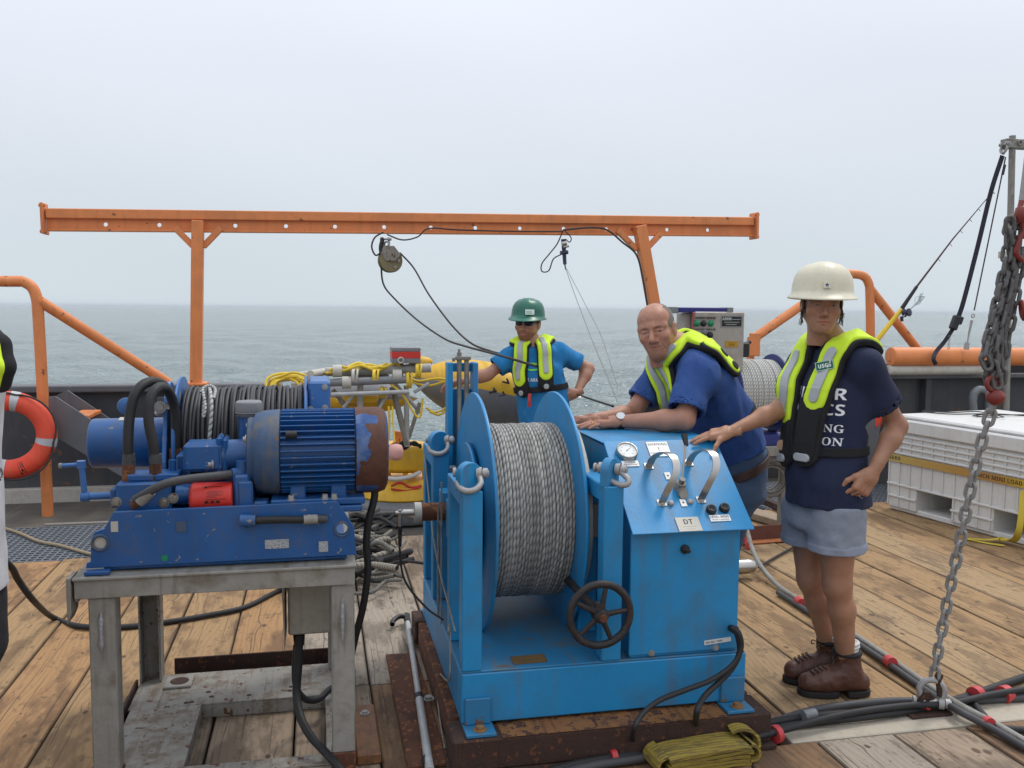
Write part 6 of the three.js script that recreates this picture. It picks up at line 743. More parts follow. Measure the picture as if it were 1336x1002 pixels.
  { const R = thing('timber_offcut', 'weathered timber offcut on the deck behind the rust red channel', 'timber', onY(1000, 672, 0)); const a = onY(975, 668, 0.03), b = onY(1040, 686, 0.03); mk('board', [box(a.distanceTo(b), 0.05, 0.16, (a.x + b.x) / 2, 0.03, (a.z + b.z) / 2, 0.004, [0, -Math.atan2(b.z - a.z, b.x - a.x), 0])], paint([0.30, 0.23, 0.16], { s: 147, dirty: 0.8, rough: 0.85, size: 0.4, fade: 0.3 }), R);
    const c = onY(990, 652, 0.02), d = onY(1045, 676, 0.02); tag(mk('angle_bar', [box(c.distanceTo(d), 0.05, 0.05, (c.x + d.x) / 2, 0.03, (c.z + d.z) / 2, 0.004, [0, -Math.atan2(d.z - c.z, d.x - c.x), 0])], MAT.rustDark), 'dark rusty bar on the deck behind the timber offcut', 'bar'); }
  // telescopic pole
  { const P = thing('boat_hook', 'silver telescopic pole with black handle lying beside the light blue winch', 'pole', onY(545, 900, 0.02)), a = onY(531, 806, 0.036), b = onY(561, 1006, 0.036); const m = a.clone().lerp(b, 0.62), ax = b.clone().sub(a).normalize();
    mk('tube', [cyl(a, m, 0.0125, 0.0125, 16), cyl(m, b, 0.0155, 0.0155, 16)], MAT.alu, P); mk('collar', [cyl(m.clone().addScaledVector(ax, -0.02), m.clone().addScaledVector(ax, 0.015), 0.018, 0.018, 14)], MAT.rubber, P); mk('collar', [cyl(onY(557, 990, 0.03), onY(560, 1001, 0.03), 0.019, 0.019, 14)], MAT.rubber, P);
    mk('handle', [cyl(a.clone().addScaledVector(ax, -0.03), a.clone().addScaledVector(ax, 0.07), 0.018, 0.016, 14), tube([a.clone().add(V(0, 0.004, 0)), a.clone().add(V(-0.035, 0.01, 0.0)), a.clone().add(V(-0.07, 0.0, 0.03)), a.clone().add(V(-0.078, -0.008, 0.06))], 0.0125, 10, 24)], MAT.blackPlastic, P); }
  tag(mk('thin_line', [tube([V(0.467, 0.42, -3.2), V(0.463, 0.34, -3.16), V(0.452, 0.24, -3.12), onY(573, 880, 0.11), onY(571, 905, 0.06), onY(574, 940, 0.03), onY(582, 985, 0.012), onY(588, 1015, 0.012)], 0.0035, 6, 60), torus(V(0.463, 0.40, -3.19), V(1, 0, 0.3), 0.015, 0.0045, 6, 16)], MAT.galv), 'thin grey wire hanging off the left frame of the light blue winch to the deck', 'wire');
  // console power leads
  tag(mk('power_lead', [tube([h(955, 819, -2.935), h(964, 826, -2.91), h(967, 845, -2.905), h(957, 866, -2.9), h(930, 886, -2.89), h(895, 900, -2.86), h(860, 914, -2.83), h(838, 932, -2.79), h(827, 952, -2.76), onY(826, 972, 0.02), onY(836, 981, 0.016), onY(862, 984, 0.016)], 0.0095, 10, 110)], MAT.rubber), 'black lead from the console door looping left and down to the yellow sling', 'lead');
  tag(mk('power_lead', [tube([h(955, 821, -2.94), h(962, 828, -2.92), h(965, 850, -2.92), h(955, 872, -2.915), h(936, 892, -2.90), h(918, 910, -2.86), h(909, 930, -2.80), onY(910, 952, 0.06), onY(921, 966, 0.02), onY(940, 972, 0.016)], 0.011, 10, 90)], MAT.rubber), 'thicker black lead from the console door dropping behind the yellow sling', 'lead');
  // folded lifting sling
  { const S = thing('lifting_sling', 'folded olive yellow lifting sling lying in front of the rusty beam', 'sling', onY(920, 975, 0)), m = (() => { const map = tex(256, 128, 0.3, 0.15, (u, v) => { const s = 0.5 + 0.5 * Math.sin(v * 6.283 * 9), n = fbm(u, v, 8, 20, 151, 4); return mix3(mix3([0.33, 0.245, 0.035], [0.21, 0.15, 0.028], s), [0.10, 0.075, 0.03], sstep(0.45, 0.8, n) * 0.8); }); return std({ map, roughness: 0.85, bumpMap: T_fine, bumpScale: 0.002 }); })();
    const a = onY(862, 1004, 0), b = onY(968, 988, 0), dir = b.clone().sub(a).normalize(), side = V(dir.z, 0, -dir.x);
    for (let k = 0; k < 5; k++) { const y = 0.012 + k * 0.0145, e0 = rr(-0.006, 0.006), e1 = rr(-0.008, 0.006), P = []; for (let i = 0; i <= 6; i++) { const t = i / 6; P.push(a.clone().lerp(b, t).addScaledVector(dir, t < 0.5 ? e0 : e1).addScaledVector(side, -0.003 * k).setY(y + 0.002 * Math.sin(t * 5 + k) - (t < 0.05 || t > 0.95 ? 0.006 : 0))); } mk('fold', [globalThis.ribbonGeo(P, 0.062, 0.0055, side)], m, S); }
    for (const [p, q] of [[a, -1], [b, 1]]) mk('fold', [globalThis.ribbonGeo([p.clone().setY(0.014), p.clone().addScaledVector(dir, q * 0.03).setY(0.02), p.clone().addScaledVector(dir, q * 0.036).setY(0.04), p.clone().addScaledVector(dir, q * 0.025).setY(0.06), p.clone().setY(0.072)], 0.058, 0.005, side)], m, S);
    { const c = b.clone().add(V(0, 0.045, 0)).addScaledVector(dir, -0.002), P = []; for (let q = 0; q <= 14; q++) { const t = -2.2 + q / 14 * 4.9; P.push(c.clone().addScaledVector(dir, Math.cos(t - 0.5) * 0.058).add(V(0, Math.sin(t - 0.5) * 0.045 + 0.012, 0)).addScaledVector(side, (q / 14 - 0.5) * 0.05)); } mk('loop', [globalThis.ribbonGeo(P, 0.024, 0.005, side)], m, S); } }
}
// ---------------------------------------------------------------- people: distance fields meshed with surface nets
const at = (px, py, D) => { const r = ray(px, py), c = Math.cos(YAW), s = Math.sin(YAW), f = -(r.z * c) + r.x * s; return r.multiplyScalar(D / f).add(camera.position); }; // D: metres ahead of the viewer
const CR = V(Math.cos(YAW), 0, Math.sin(YAW)), CB = V(-Math.sin(YAW), 0, Math.cos(YAW)); // viewer's right, and towards the viewer
const dirC = (x, y, z) => V(0, y, 0).addScaledVector(CR, x).addScaledVector(CB, z).normalize();
const n3 = (x, y, z, s) => { const xi = Math.floor(x), yi = Math.floor(y), zi = Math.floor(z), sm = (t) => t * t * (3 - 2 * t), u = sm(x - xi), v = sm(y - yi), w = sm(z - zi), L = (k) => { const a = hash(xi, yi, s + (zi + k) * 31), b = hash(xi + 1, yi, s + (zi + k) * 31), c = hash(xi, yi + 1, s + (zi + k) * 31), d = hash(xi + 1, yi + 1, s + (zi + k) * 31); return (a + (b - a) * u) * (1 - v) + (c + (d - c) * u) * v; }; return mix(L(0), L(1), w) - 0.5; };
const smin = (a, b, k) => { const q = Math.max(k - Math.abs(a - b), 0) / k; return Math.min(a, b) - q * q * k * 0.25; };
const smax = (a, b, k) => -smin(-a, -b, k);
function cap(a, b, ra, rb) { const ax = a.x, ay = a.y, az = a.z, dx = b.x - ax, dy = b.y - ay, dz = b.z - az, l2 = 1 / (dx * dx + dy * dy + dz * dz + 1e-9); return (x, y, z) => { const px = x - ax, py = y - ay, pz = z - az, t = clamp((px * dx + py * dy + pz * dz) * l2), ex = px - dx * t, ey = py - dy * t, ez = pz - dz * t; return Math.sqrt(ex * ex + ey * ey + ez * ez) - (ra + (rb - ra) * t); }; }
function ell(c, r, B) { const [cx, cy, cz] = [c.x, c.y, c.z]; return (x, y, z) => { let px = x - cx, py = y - cy, pz = z - cz; if (B) { const q = [B[0].x * px + B[0].y * py + B[0].z * pz, B[1].x * px + B[1].y * py + B[1].z * pz, B[2].x * px + B[2].y * py + B[2].z * pz]; [px, py, pz] = q; } const a = px / r[0], b = py / r[1], e = pz / r[2], k0 = Math.sqrt(a * a + b * b + e * e), k1 = Math.sqrt((a / r[0]) ** 2 + (b / r[1]) ** 2 + (e / r[2]) ** 2); return k1 < 1e-9 ? -Math.min(...r) : k0 * (k0 - 1) / k1; }; }
const uni = (list, k) => (x, y, z) => { let d = list[0](x, y, z); for (let i = 1; i < list.length; i++) d = smin(d, list[i](x, y, z), k); return d; };
// torso: stations {c, w, d} along the spine, f = forward
function torsoField(st, s, extra = 0, capLen = 0.09) {
  const n = st.length, pre = []; for (let i = 0; i < n - 1; i++) { const a = st[i].c, d = st[i + 1].c.clone().sub(a); pre.push([a, d, 1 / d.lengthSq()]); }
  return (x, y, z) => {
    let best = 1e9, bi = 0, bt = 0, bu = 0;
    for (let i = 0; i < n - 1; i++) { const [a, d, il] = pre[i], px = x - a.x, py = y - a.y, pz = z - a.z, tr = (px * d.x + py * d.y + pz * d.z) * il, t = clamp(tr), ex = px - d.x * t, ey = py - d.y * t, ez = pz - d.z * t, q = ex * ex + ey * ey + ez * ez; if (q < best) { best = q; bi = i; bt = t; bu = (i === 0 && tr < 0) ? -tr / Math.sqrt(il) : (i === n - 2 && tr > 1) ? (tr - 1) / Math.sqrt(il) : 0; } }
    const A = st[bi], B = st[bi + 1], sm = bt * bt * (3 - 2 * bt), w = mix(A.w, B.w, sm) + extra, dd = mix(A.d, B.d, sm) + extra, [a, d] = pre[bi], L = d.length(), ux = d.x / L, uy = d.y / L, uz = d.z / L;
    const px = x - a.x - d.x * bt, py = y - a.y - d.y * bt, pz = z - a.z - d.z * bt; // remove along-spine part, then split into side and depth
    const al = px * ux + py * uy + pz * uz, qx = px - al * ux, qy = py - al * uy, qz = pz - al * uz; const ls = qx * s.x + qy * s.y + qz * s.z, rest = Math.max(0, qx * qx + qy * qy + qz * qz - ls * ls), lf = Math.sqrt(rest);
    const e = Math.abs(bu) / capLen, k = Math.sqrt((ls / w) ** 2 + (lf / dd) ** 2 + e * e); const gr = Math.sqrt((ls / w / w) ** 2 + (lf / dd / dd) ** 2 + (e / capLen) ** 2); return gr < 1e-6 ? -Math.min(w, dd) : k * (k - 1) / gr;
  };
}
function nets(f, lo, hi, h, color, flip) {
  const nx = Math.ceil((hi.x - lo.x) / h) + 1, ny = Math.ceil((hi.y - lo.y) / h) + 1, nz = Math.ceil((hi.z - lo.z) / h) + 1, D = new Float32Array(nx * ny * nz), S = 6, id = (i, j, k) => i + nx * (j + ny * k);
  for (let k0 = 0; k0 < nz; k0 += S) for (let j0 = 0; j0 < ny; j0 += S) for (let i0 = 0; i0 < nx; i0 += S) {
    const c = f(lo.x + (i0 + S / 2) * h, lo.y + (j0 + S / 2) * h, lo.z + (k0 + S / 2) * h), far = Math.abs(c) > S * h * 1.35;
    for (let k = k0; k < Math.min(nz, k0 + S); k++) for (let j = j0; j < Math.min(ny, j0 + S); j++) for (let i = i0; i < Math.min(nx, i0 + S); i++) D[id(i, j, k)] = far ? c : f(lo.x + i * h, lo.y + j * h, lo.z + k * h);
  }
  const vid = new Int32Array(nx * ny * nz).fill(-1), pos = [], nor = [], col = [], idx = [], C = [[0, 0, 0], [1, 0, 0], [0, 1, 0], [1, 1, 0], [0, 0, 1], [1, 0, 1], [0, 1, 1], [1, 1, 1]], E = [[0, 1], [2, 3], [4, 5], [6, 7], [0, 2], [1, 3], [4, 6], [5, 7], [0, 4], [1, 5], [2, 6], [3, 7]];
  for (let k = 0; k < nz - 1; k++) for (let j = 0; j < ny - 1; j++) for (let i = 0; i < nx - 1; i++) {
    const b = id(i, j, k), v = [D[b], D[b + 1], D[b + nx], D[b + nx + 1], D[b + nx * ny], D[b + nx * ny + 1], D[b + nx * ny + nx], D[b + nx * ny + nx + 1]]; let m = 0; for (let q = 0; q < 8; q++) if (v[q] < 0) m |= 1 << q; if (m === 0 || m === 255) continue;
    let sx = 0, sy = 0, sz = 0, c = 0; for (const [a, e] of E) if ((v[a] < 0) !== (v[e] < 0)) { const t = v[a] / (v[a] - v[e]); sx += C[a][0] + (C[e][0] - C[a][0]) * t; sy += C[a][1] + (C[e][1] - C[a][1]) * t; sz += C[a][2] + (C[e][2] - C[a][2]) * t; c++; }
    const x = lo.x + (i + sx / c) * h, y = lo.y + (j + sy / c) * h, z = lo.z + (k + sz / c) * h, e = h * 0.5; let gx = f(x + e, y, z) - f(x - e, y, z), gy = f(x, y + e, z) - f(x, y - e, z), gz = f(x, y, z + e) - f(x, y, z - e); const gl = Math.hypot(gx, gy, gz) || 1;
    vid[b] = pos.length / 3; pos.push(x, y, z); nor.push(gx / gl, gy / gl, gz / gl); if (color) col.push(...color(x, y, z));
  }
  const quad = (a, b, c, d, fl) => { if (a < 0 || b < 0 || c < 0 || d < 0) return; if (fl) idx.push(a, c, b, a, d, c); else idx.push(a, b, c, a, c, d); };
  for (let k = 1; k < nz - 1; k++) for (let j = 1; j < ny - 1; j++) for (let i = 1; i < nx - 1; i++) {
    const b = id(i, j, k), s = D[b] < 0; if (s !== (D[b + 1] < 0)) quad(vid[b], vid[b - nx], vid[b - nx - nx * ny], vid[b - nx * ny], s); if (s !== (D[b + nx] < 0)) quad(vid[b], vid[b - nx * ny], vid[b - nx * ny - 1], vid[b - 1], s); if (s !== (D[b + nx * ny] < 0)) quad(vid[b], vid[b - 1], vid[b - 1 - nx], vid[b - nx], s);
  }
  // winding: make faces agree with the gradient normals
  if (idx.length) { const A = V(), B = V(), Cc = V(); let agree = 0; for (let q = 0; q < Math.min(idx.length, 900); q += 3) { A.fromArray(pos, idx[q] * 3); B.fromArray(pos, idx[q + 1] * 3); Cc.fromArray(pos, idx[q + 2] * 3); agree += B.sub(A).cross(Cc.sub(A)).dot(V().fromArray(nor, idx[q] * 3)) > 0 ? 1 : -1; } if (agree < 0) for (let q = 0; q < idx.length; q += 3) { const t = idx[q]; idx[q] = idx[q + 1]; idx[q + 1] = t; } }
  const g = new THREE.BufferGeometry(); g.setAttribute('position', new THREE.Float32BufferAttribute(pos, 3)); g.setAttribute('normal', new THREE.Float32BufferAttribute(nor, 3)); if (color) g.setAttribute('color', new THREE.Float32BufferAttribute(col, 3)); g.setIndex(idx); return g;
}
const bounds = (pts, pad) => { const b = new THREE.Box3().setFromPoints(pts); return [b.min.subScalar(pad), b.max.addScalar(pad)]; };
function place(g, o, X, Y, Z, s = 1) { // local axes to world; turns faces back when mirrored
  const m = M4().makeBasis(X.clone().multiplyScalar(s), Y.clone().multiplyScalar(s), Z.clone().multiplyScalar(s)).setPosition(o); g.applyMatrix4(m);
  if (m.determinant() < 0) { const i = g.index; if (i) for (let q = 0; q < i.count; q += 3) { const t = i.getX(q); i.setX(q, i.getX(q + 1)); i.setX(q + 1, t); } else for (const a of Object.values(g.attributes)) for (let q = 0; q < a.count; q += 3) for (let c = 0; c < a.itemSize; c++) { const t = a.array[q * a.itemSize + c]; a.array[q * a.itemSize + c] = a.array[(q + 1) * a.itemSize + c]; a.array[(q + 1) * a.itemSize + c] = t; } }
  return g;
}
function hit(px, py, f, start = 1.5) { const r = ray(px, py).normalize(); let t = start; for (let i = 0; i < 200; i++) { const p = camera.position.clone().addScaledVector(r, t), d = f(p.x, p.y, p.z); if (d < 0.0006) return p; t += Math.max(0.0008, d * 0.7); if (t > 14) break; } return null; }
function snap(p, f, off = 0) { p = p.clone(); for (let i = 0; i < 12; i++) { const e = 0.004, d = f(p.x, p.y, p.z) - off, g = V(f(p.x + e, p.y, p.z) - f(p.x - e, p.y, p.z), f(p.x, p.y + e, p.z) - f(p.x, p.y - e, p.z), f(p.x, p.y, p.z + e) - f(p.x, p.y, p.z - e)).normalize(); p.addScaledVector(g, -d * 0.8); } return p; }
function band(f, path, hw, o0, o1, h, rnd2 = 0.006, wob) { // strip of cloth lying on field f along path; half width measured along the surface
  const mid = (o0 + o1) / 2, th = (o1 - o0) / 2, fine = []; path.forEach((p, i) => { fine.push(snap(p, f, mid)); if (i < path.length - 1) { const n = Math.max(1, Math.round(p.distanceTo(path[i + 1]) / 0.03)); for (let k = 1; k < n; k++) fine.push(snap(p.clone().lerp(path[i + 1], k / n), f, mid)); } });
  const cs = []; for (let i = 0; i < fine.length - 1; i++) cs.push(cap(fine[i], fine[i + 1], 0, 0)); const [lo, hi] = bounds(fine, hw + 0.05);
  return nets((x, y, z) => { let e = 1e9; for (const c of cs) e = Math.min(e, c(x, y, z)); if (e > hw + 0.10) return e - hw - 0.04; const d = f(x, y, z) - mid, lat = Math.sqrt(Math.max(0, e * e - d * d)) - hw; return smax(Math.abs(d + (wob ? wob(x, y, z) : 0)) - th, lat, rnd2); }, lo, hi, h);
}
function print(f, o, U, Vv, N, wu, hv, off, nu = 40, nv = 40) { // printed patch, laid on the cloth along the garment's own front
  const pos = [], uv = [], idx = []; for (let j = 0; j <= nv; j++) for (let i = 0; i <= nu; i++) { const p = o.clone().addScaledVector(U, (i / nu - 0.5) * wu).addScaledVector(Vv, (j / nv - 0.5) * hv).addScaledVector(N, 0.12); for (let k = 0; k < 60; k++) { const d = f(p.x, p.y, p.z) - off; if (d < 0.0003) break; p.addScaledVector(N, -d * 0.7); } pos.push(p.x, p.y, p.z); uv.push(i / nu, j / nv); }
  for (let j = 0; j < nv; j++) for (let i = 0; i < nu; i++) { const a = j * (nu + 1) + i, b = a + 1, c = a + nu + 1, d = c + 1; idx.push(a, b, d, a, d, c); }
  const g = new THREE.BufferGeometry(); g.setAttribute('position', new THREE.Float32BufferAttribute(pos, 3)); g.setAttribute('uv', new THREE.Float32BufferAttribute(uv, 2)); g.setIndex(idx); g.computeVertexNormals(); return keep(g);
}
// head, in metres for a 0.24 m head: x to the person's left, y up (0 at the eyes), z forward
function headGeo(o) {
  const m = (x, y, z) => V(x, y, z), fw = o.faceW || 1, L = [];
  L.push(ell(m(0, 0.032, -0.018), [0.076 * fw, 0.088, 0.096]), ell(m(0, -0.025, 0.018), [0.066 * fw, 0.085, 0.072]), ell(m(0, 0.05, 0.02), [0.066 * fw, 0.055, 0.066]));
  for (const s of [-1, 1]) { L.push(cap(m(s * 0.05 * fw, -0.045, -0.012), m(s * 0.02, -0.098, 0.052), 0.025, 0.021), cap(m(s * 0.012, 0.02, 0.083), m(s * 0.05 * fw, 0.016, 0.06), 0.013, 0.011), ell(m(s * 0.041 * fw, -0.03, 0.056), [0.027, 0.024, 0.026])); }
  L.push(ell(m(0, -0.1, 0.064), [0.027, 0.02, 0.022]), ell(m(0, -0.068, 0.064), [0.043, 0.027, 0.024]), cap(m(0, -0.085, -0.03), m(0, -0.16, -0.045), o.neckR || 0.054, (o.neckR || 0.054) * 1.06));
  if (o.double) L.push(ell(m(0, -0.115, 0.03), [0.045, 0.028, 0.04]));
  const skull = uni(L, 0.022), ns = o.nose || 1, nose = uni([cap(m(0, 0.008, 0.085), m(0, -0.036, 0.107 + 0.006 * ns), 0.0075, 0.0115 * ns), ell(m(0, -0.041, 0.107), [0.012 * ns, 0.009, 0.011]), ell(m(0.013 * ns, -0.044, 0.094), [0.009, 0.008, 0.011]), ell(m(-0.013 * ns, -0.044, 0.094), [0.009, 0.008, 0.011])], 0.01);
  const sm = o.smile || 0, lips = uni([1, -1].flatMap((q) => [cap(m(q * 0.029, -0.0742 + sm, 0.0785), m(q * 0.004, -0.0702, 0.0895), 0.0030, 0.0050), cap(m(q * 0.024, -0.0782 + sm * 0.7, 0.0795), m(0, -0.0800, 0.0870), 0.0036, 0.0058)]), 0.004);
  const slit = uni([1, -1].map((q) => cap(m(q * 0.030, -0.0748 + sm, 0.0835), m(0, -0.0746, 0.0950), 0.0020, 0.0024)), 0.002);
  const ears = uni([1, -1].flatMap((s) => [ell(m(s * 0.078 * fw, -0.012, -0.012), [0.010, 0.032, 0.019], [V(0.95, 0, 0.3 * s).normalize(), V(0, 1, 0), V(-0.3 * s, 0, 0.95).normalize()]), ell(m(s * 0.079 * fw, 0.006, -0.016), [0.011, 0.018, 0.017])]), 0.006), earDip = uni([1, -1].map((s) => ell(m(s * 0.091 * fw, -0.008, -0.008), [0.007, 0.018, 0.010])), 0.004);
  const sq = o.squint || 0; const sock = [1, -1].map((s) => ell(m(s * 0.032, 0.001, 0.0955), [0.0185, 0.0125, 0.017])), lidU = [1, -1].map((s) => cap(m(s * 0.018, 0.0050 - sq, 0.0848), m(s * 0.046, 0.0040 - sq, 0.0757), 0.0056, 0.0052)), lidD = [1, -1].map((s) => cap(m(s * 0.019, -0.0090 + sq * 0.7, 0.0832), m(s * 0.045, -0.0080 + sq * 0.7, 0.0747), 0.0050, 0.0047));
  const bag = o.old ? [1, -1].map((s) => cap(m(s * 0.02, -0.016, 0.083), m(s * 0.045, -0.016, 0.073), 0.006, 0.005)) : [];
  const f = (x, y, z) => { let d = smin(skull(x, y, z), nose(x, y, z), 0.012); for (const s of sock) d = smax(d, -s(x, y, z), 0.008); for (const l of lidU) d = smin(d, l(x, y, z), 0.004); for (const l of lidD) d = smin(d, l(x, y, z), 0.004); for (const l of bag) d = smin(d, l(x, y, z), 0.006); d = smin(d, lips(x, y, z), 0.004); d = smax(d, -slit(x, y, z), 0.002); const e = smax(ears(x, y, z), -earDip(x, y, z), 0.004); d = smin(d, e, 0.006); if (o.old) { d += 0.0016 * sstep(0.006, 0.0, Math.abs(Math.abs(x) - 0.028 - (-0.045 - y) * 0.35)) * sstep(0.02, 0.05, z) * (y < -0.035 && y > -0.09 ? 1 : 0); } return d + 0.0006 * n3(x * 160, y * 160, z * 160, 5); };
  const col = (x, y, z) => { let c = [1, 1, 1]; const lp = lips(x, y, z); c = mix3(c, o.lip || [0.9, 0.6, 0.56], sstep(0.0025, -0.0005, lp) * 0.8); const blush = Math.exp(-(((Math.abs(x) - 0.04) / 0.02) ** 2 + ((y + 0.03) / 0.022) ** 2)) * (z > 0.03 ? 1 : 0); c = mix3(c, [1.0, 0.78, 0.74], blush * 0.55); const nz = Math.exp(-((x / 0.016) ** 2 + ((y + 0.035) / 0.018) ** 2)) * (z > 0.09 ? 1 : 0); c = mix3(c, [1, 0.8, 0.76], nz * 0.4); const brow = Math.exp(-(((Math.abs(x) - 0.031) / 0.019) ** 4 + ((y - 0.0185 + 0.12 * (Math.abs(x) - 0.03) ** 2 * 40) / 0.0045) ** 2)) * (z > 0.05 ? 1 : 0); c = mix3(c, o.brow || [0.2, 0.13, 0.09], clamp(brow * (o.browA ?? 0.85))); if (o.beard) { const b = sstep(-0.05, -0.068, y + 0.25 * Math.max(0, 0.05 - z)) * sstep(-0.02, 0.02, z + 0.02) * (lp > 0.0015 ? 1 : 0.1); c = mix3(c, o.beard, b * (o.beardA ?? 0.55) * (0.7 + 0.6 * hash(Math.round(x * 900), Math.round(y * 900), 3))); } const sp = n3(x * 70, y * 70, z * 70, 17); return c.map((q, i) => q * (1 + 0.2 * sp + 0.18 * n3(x * 190, y * 190, z * 190, 19)) * (i ? 1 - 0.10 * n3(x * 45, y * 45, z * 45, 23) : 1)); };
  const g = nets(f, V(-0.1, -0.175, -0.13), V(0.1, 0.135, 0.135), 0.003, col);
  const eyes = [1, -1].map((s) => { const e = new THREE.SphereGeometry(0.0125, 20, 14), cs = [], p = e.attributes.position, gz = (o.gaze || V(0, 0, 1)).clone().normalize(); for (let i = 0; i < p.count; i++) { const d = V().fromBufferAttribute(p, i).normalize().dot(gz); cs.push(...(d > 0.965 ? [0.01, 0.01, 0.01] : d > 0.88 ? (o.iris || [0.06, 0.07, 0.06]) : [0.22, 0.2, 0.19])); } e.setAttribute('color', new THREE.Float32BufferAttribute(cs, 3)); return e.translate(s * 0.032, -0.0015, 0.0725); });
  return { g, f, eyes };
}
// hand: wrist at 0, fingers along +y, palm towards +z, thumb on +x
function handGeo(p) {
  const L = [], palm = (x, y, z) => { const dx = Math.max(Math.abs(x) - 0.026 - 0.05 * clamp(y - 0.01, 0, 0.07) * 1.4 + 0.004, 0), dy = Math.max(Math.abs(y - 0.046) - 0.034, 0), dz = Math.max(Math.abs(z - 0.001) - 0.003, 0); return Math.sqrt(dx * dx + dy * dy + dz * dz) - 0.0125; };
  const base = [[0.027, 0.086], [0.0092, 0.092], [-0.0092, 0.089], [-0.0265, 0.08]], len = [0.071, 0.079, 0.073, 0.057], rad = [0.0088, 0.009, 0.0086, 0.0077];
  base.forEach(([x, y], i) => { let a = 0, P = V(x, y, 0); const sp = (p.splay || 0.06) * (1.5 - i) * 0.7, c = p.curl[i], segs = []; [0.48, 0.29, 0.23].forEach((fr, k) => { a += c[k]; const d = V(Math.sin(sp) * Math.cos(a), Math.cos(sp) * Math.cos(a), Math.sin(a)), Q = P.clone().addScaledVector(d, len[i] * fr); segs.push(cap(P, Q, rad[i] * (1.03 - 0.10 * k), rad[i] * (0.96 - 0.12 * k))); P = Q; }); L.push(uni(segs, 0.003)); L.push(ell(V(x, y - 0.003, -0.0035), [0.0095, 0.011, 0.008])); });
  const t = p.thumb || [V(0.045, 0.048, 0.012), V(0.06, 0.078, 0.016), V(0.066, 0.101, 0.016)], T = [cap(V(0.02, 0.012, 0.006), t[0], 0.0145, 0.0118), cap(t[0], t[1], 0.0112, 0.0098), cap(t[1], t[2], 0.0098, 0.0080)];
  const thumb = uni(T, 0.005), wr = cap(V(0, -0.045, 0), V(0, 0.02, 0), p.wr || 0.025, (p.wr || 0.025) * 1.02), palmW = uni([palm, wr], 0.02), knk = [0.018, 0, -0.018].map((x) => cap(V(x, 0.03, -0.011), V(x * 1.2, 0.08, -0.0115), 0.0028, 0.0028));
  const f = (x, y, z) => { let d = smin(palmW(x, y, z * (y < 0.01 ? 1.18 : 1)), thumb(x, y, z), 0.012), fi = 1e9; for (const q of L) fi = Math.min(fi, q(x, y, z)); d = smin(d, fi, 0.0035); for (const q of knk) d = smin(d, q(x, y, z), 0.006); return d + 0.0004 * n3(x * 220, y * 220, z * 220, 9); };
  const nails = []; const col = (x, y, z) => { const k = 1 + 0.14 * n3(x * 90, y * 90, z * 90, 21), kn = Math.exp(-(((y - 0.088) / 0.012) ** 2)) * (z < 0 ? 0.5 : 0); return [k, k * (1 - 0.14 * kn), k * (1 - 0.14 * kn)]; };
  return nets(f, V(-0.07, -0.05, -0.07), V(0.1, 0.19, 0.12), 0.0026, col);
}
const FLAT = { curl: [[0.12, 0.1, 0.08], [0.08, 0.1, 0.1], [0.1, 0.1, 0.1], [0.14, 0.1, 0.1]], splay: 0.10, thumb: [V(0.045, 0.046, 0.008), V(0.066, 0.070, 0.006), V(0.078, 0.090, 0.004)] };
const FIST = { curl: [[1.1, 1.4, 0.8], [1.15, 1.45, 0.8], [1.15, 1.45, 0.8], [1.1, 1.4, 0.8]], splay: 0.03, thumb: [V(0.042, 0.05, 0.016), V(0.040, 0.078, 0.026), V(0.028, 0.098, 0.028)] };
const HIP = { curl: [[0.5, 0.7, 0.4], [0.6, 0.8, 0.5], [0.65, 0.8, 0.5], [0.7, 0.8, 0.5]], splay: 0.06, thumb: [V(0.045, 0.046, 0.012), V(0.056, 0.074, 0.022), V(0.054, 0.097, 0.03)] };
const REST = { curl: [[0.25, 0.35, 0.25], [0.3, 0.4, 0.3], [0.35, 0.4, 0.3], [0.4, 0.4, 0.3]], splay: 0.05 };
const skinMat = (rgb) => { const m = std({ rgb, roughness: 0.52, bumpMap: T_fine, bumpScale: 0.0003 }); m.vertexColors = true; return m; };
const eyeMat = std({ roughness: 0.2 }); eyeMat.vertexColors = true;
const cloth = (rgb, s, o = {}) => std({ rgb: rgb.map((c) => c * 1.25), map: T_cloth, roughness: o.rough ?? 0.9, bumpMap: T_fine, bumpScale: 0.0006 });
const HV = std({ rgb: [0.62, 0.86, 0.03], roughness: 0.75, bumpMap: T_mid, bumpScale: 0.004 }), BLK = cloth([0.012, 0.012, 0.014], 301), TAPE = std({ rgb: [0.40, 0.415, 0.43], roughness: 0.4, metalness: 0.15, bumpMap: T_fine, bumpScale: 0.0006 });
const wrinkle = (amp, sc, s, sx = 1, sy = 1) => (x, y, z) => amp * (n3(x * sc * sx, y * sc * sy, z * sc * sx, s) + 0.5 * n3(x * sc * 2.1 * sx, y * sc * 2.1 * sy, z * sc * 2.1 * sx, s + 3));

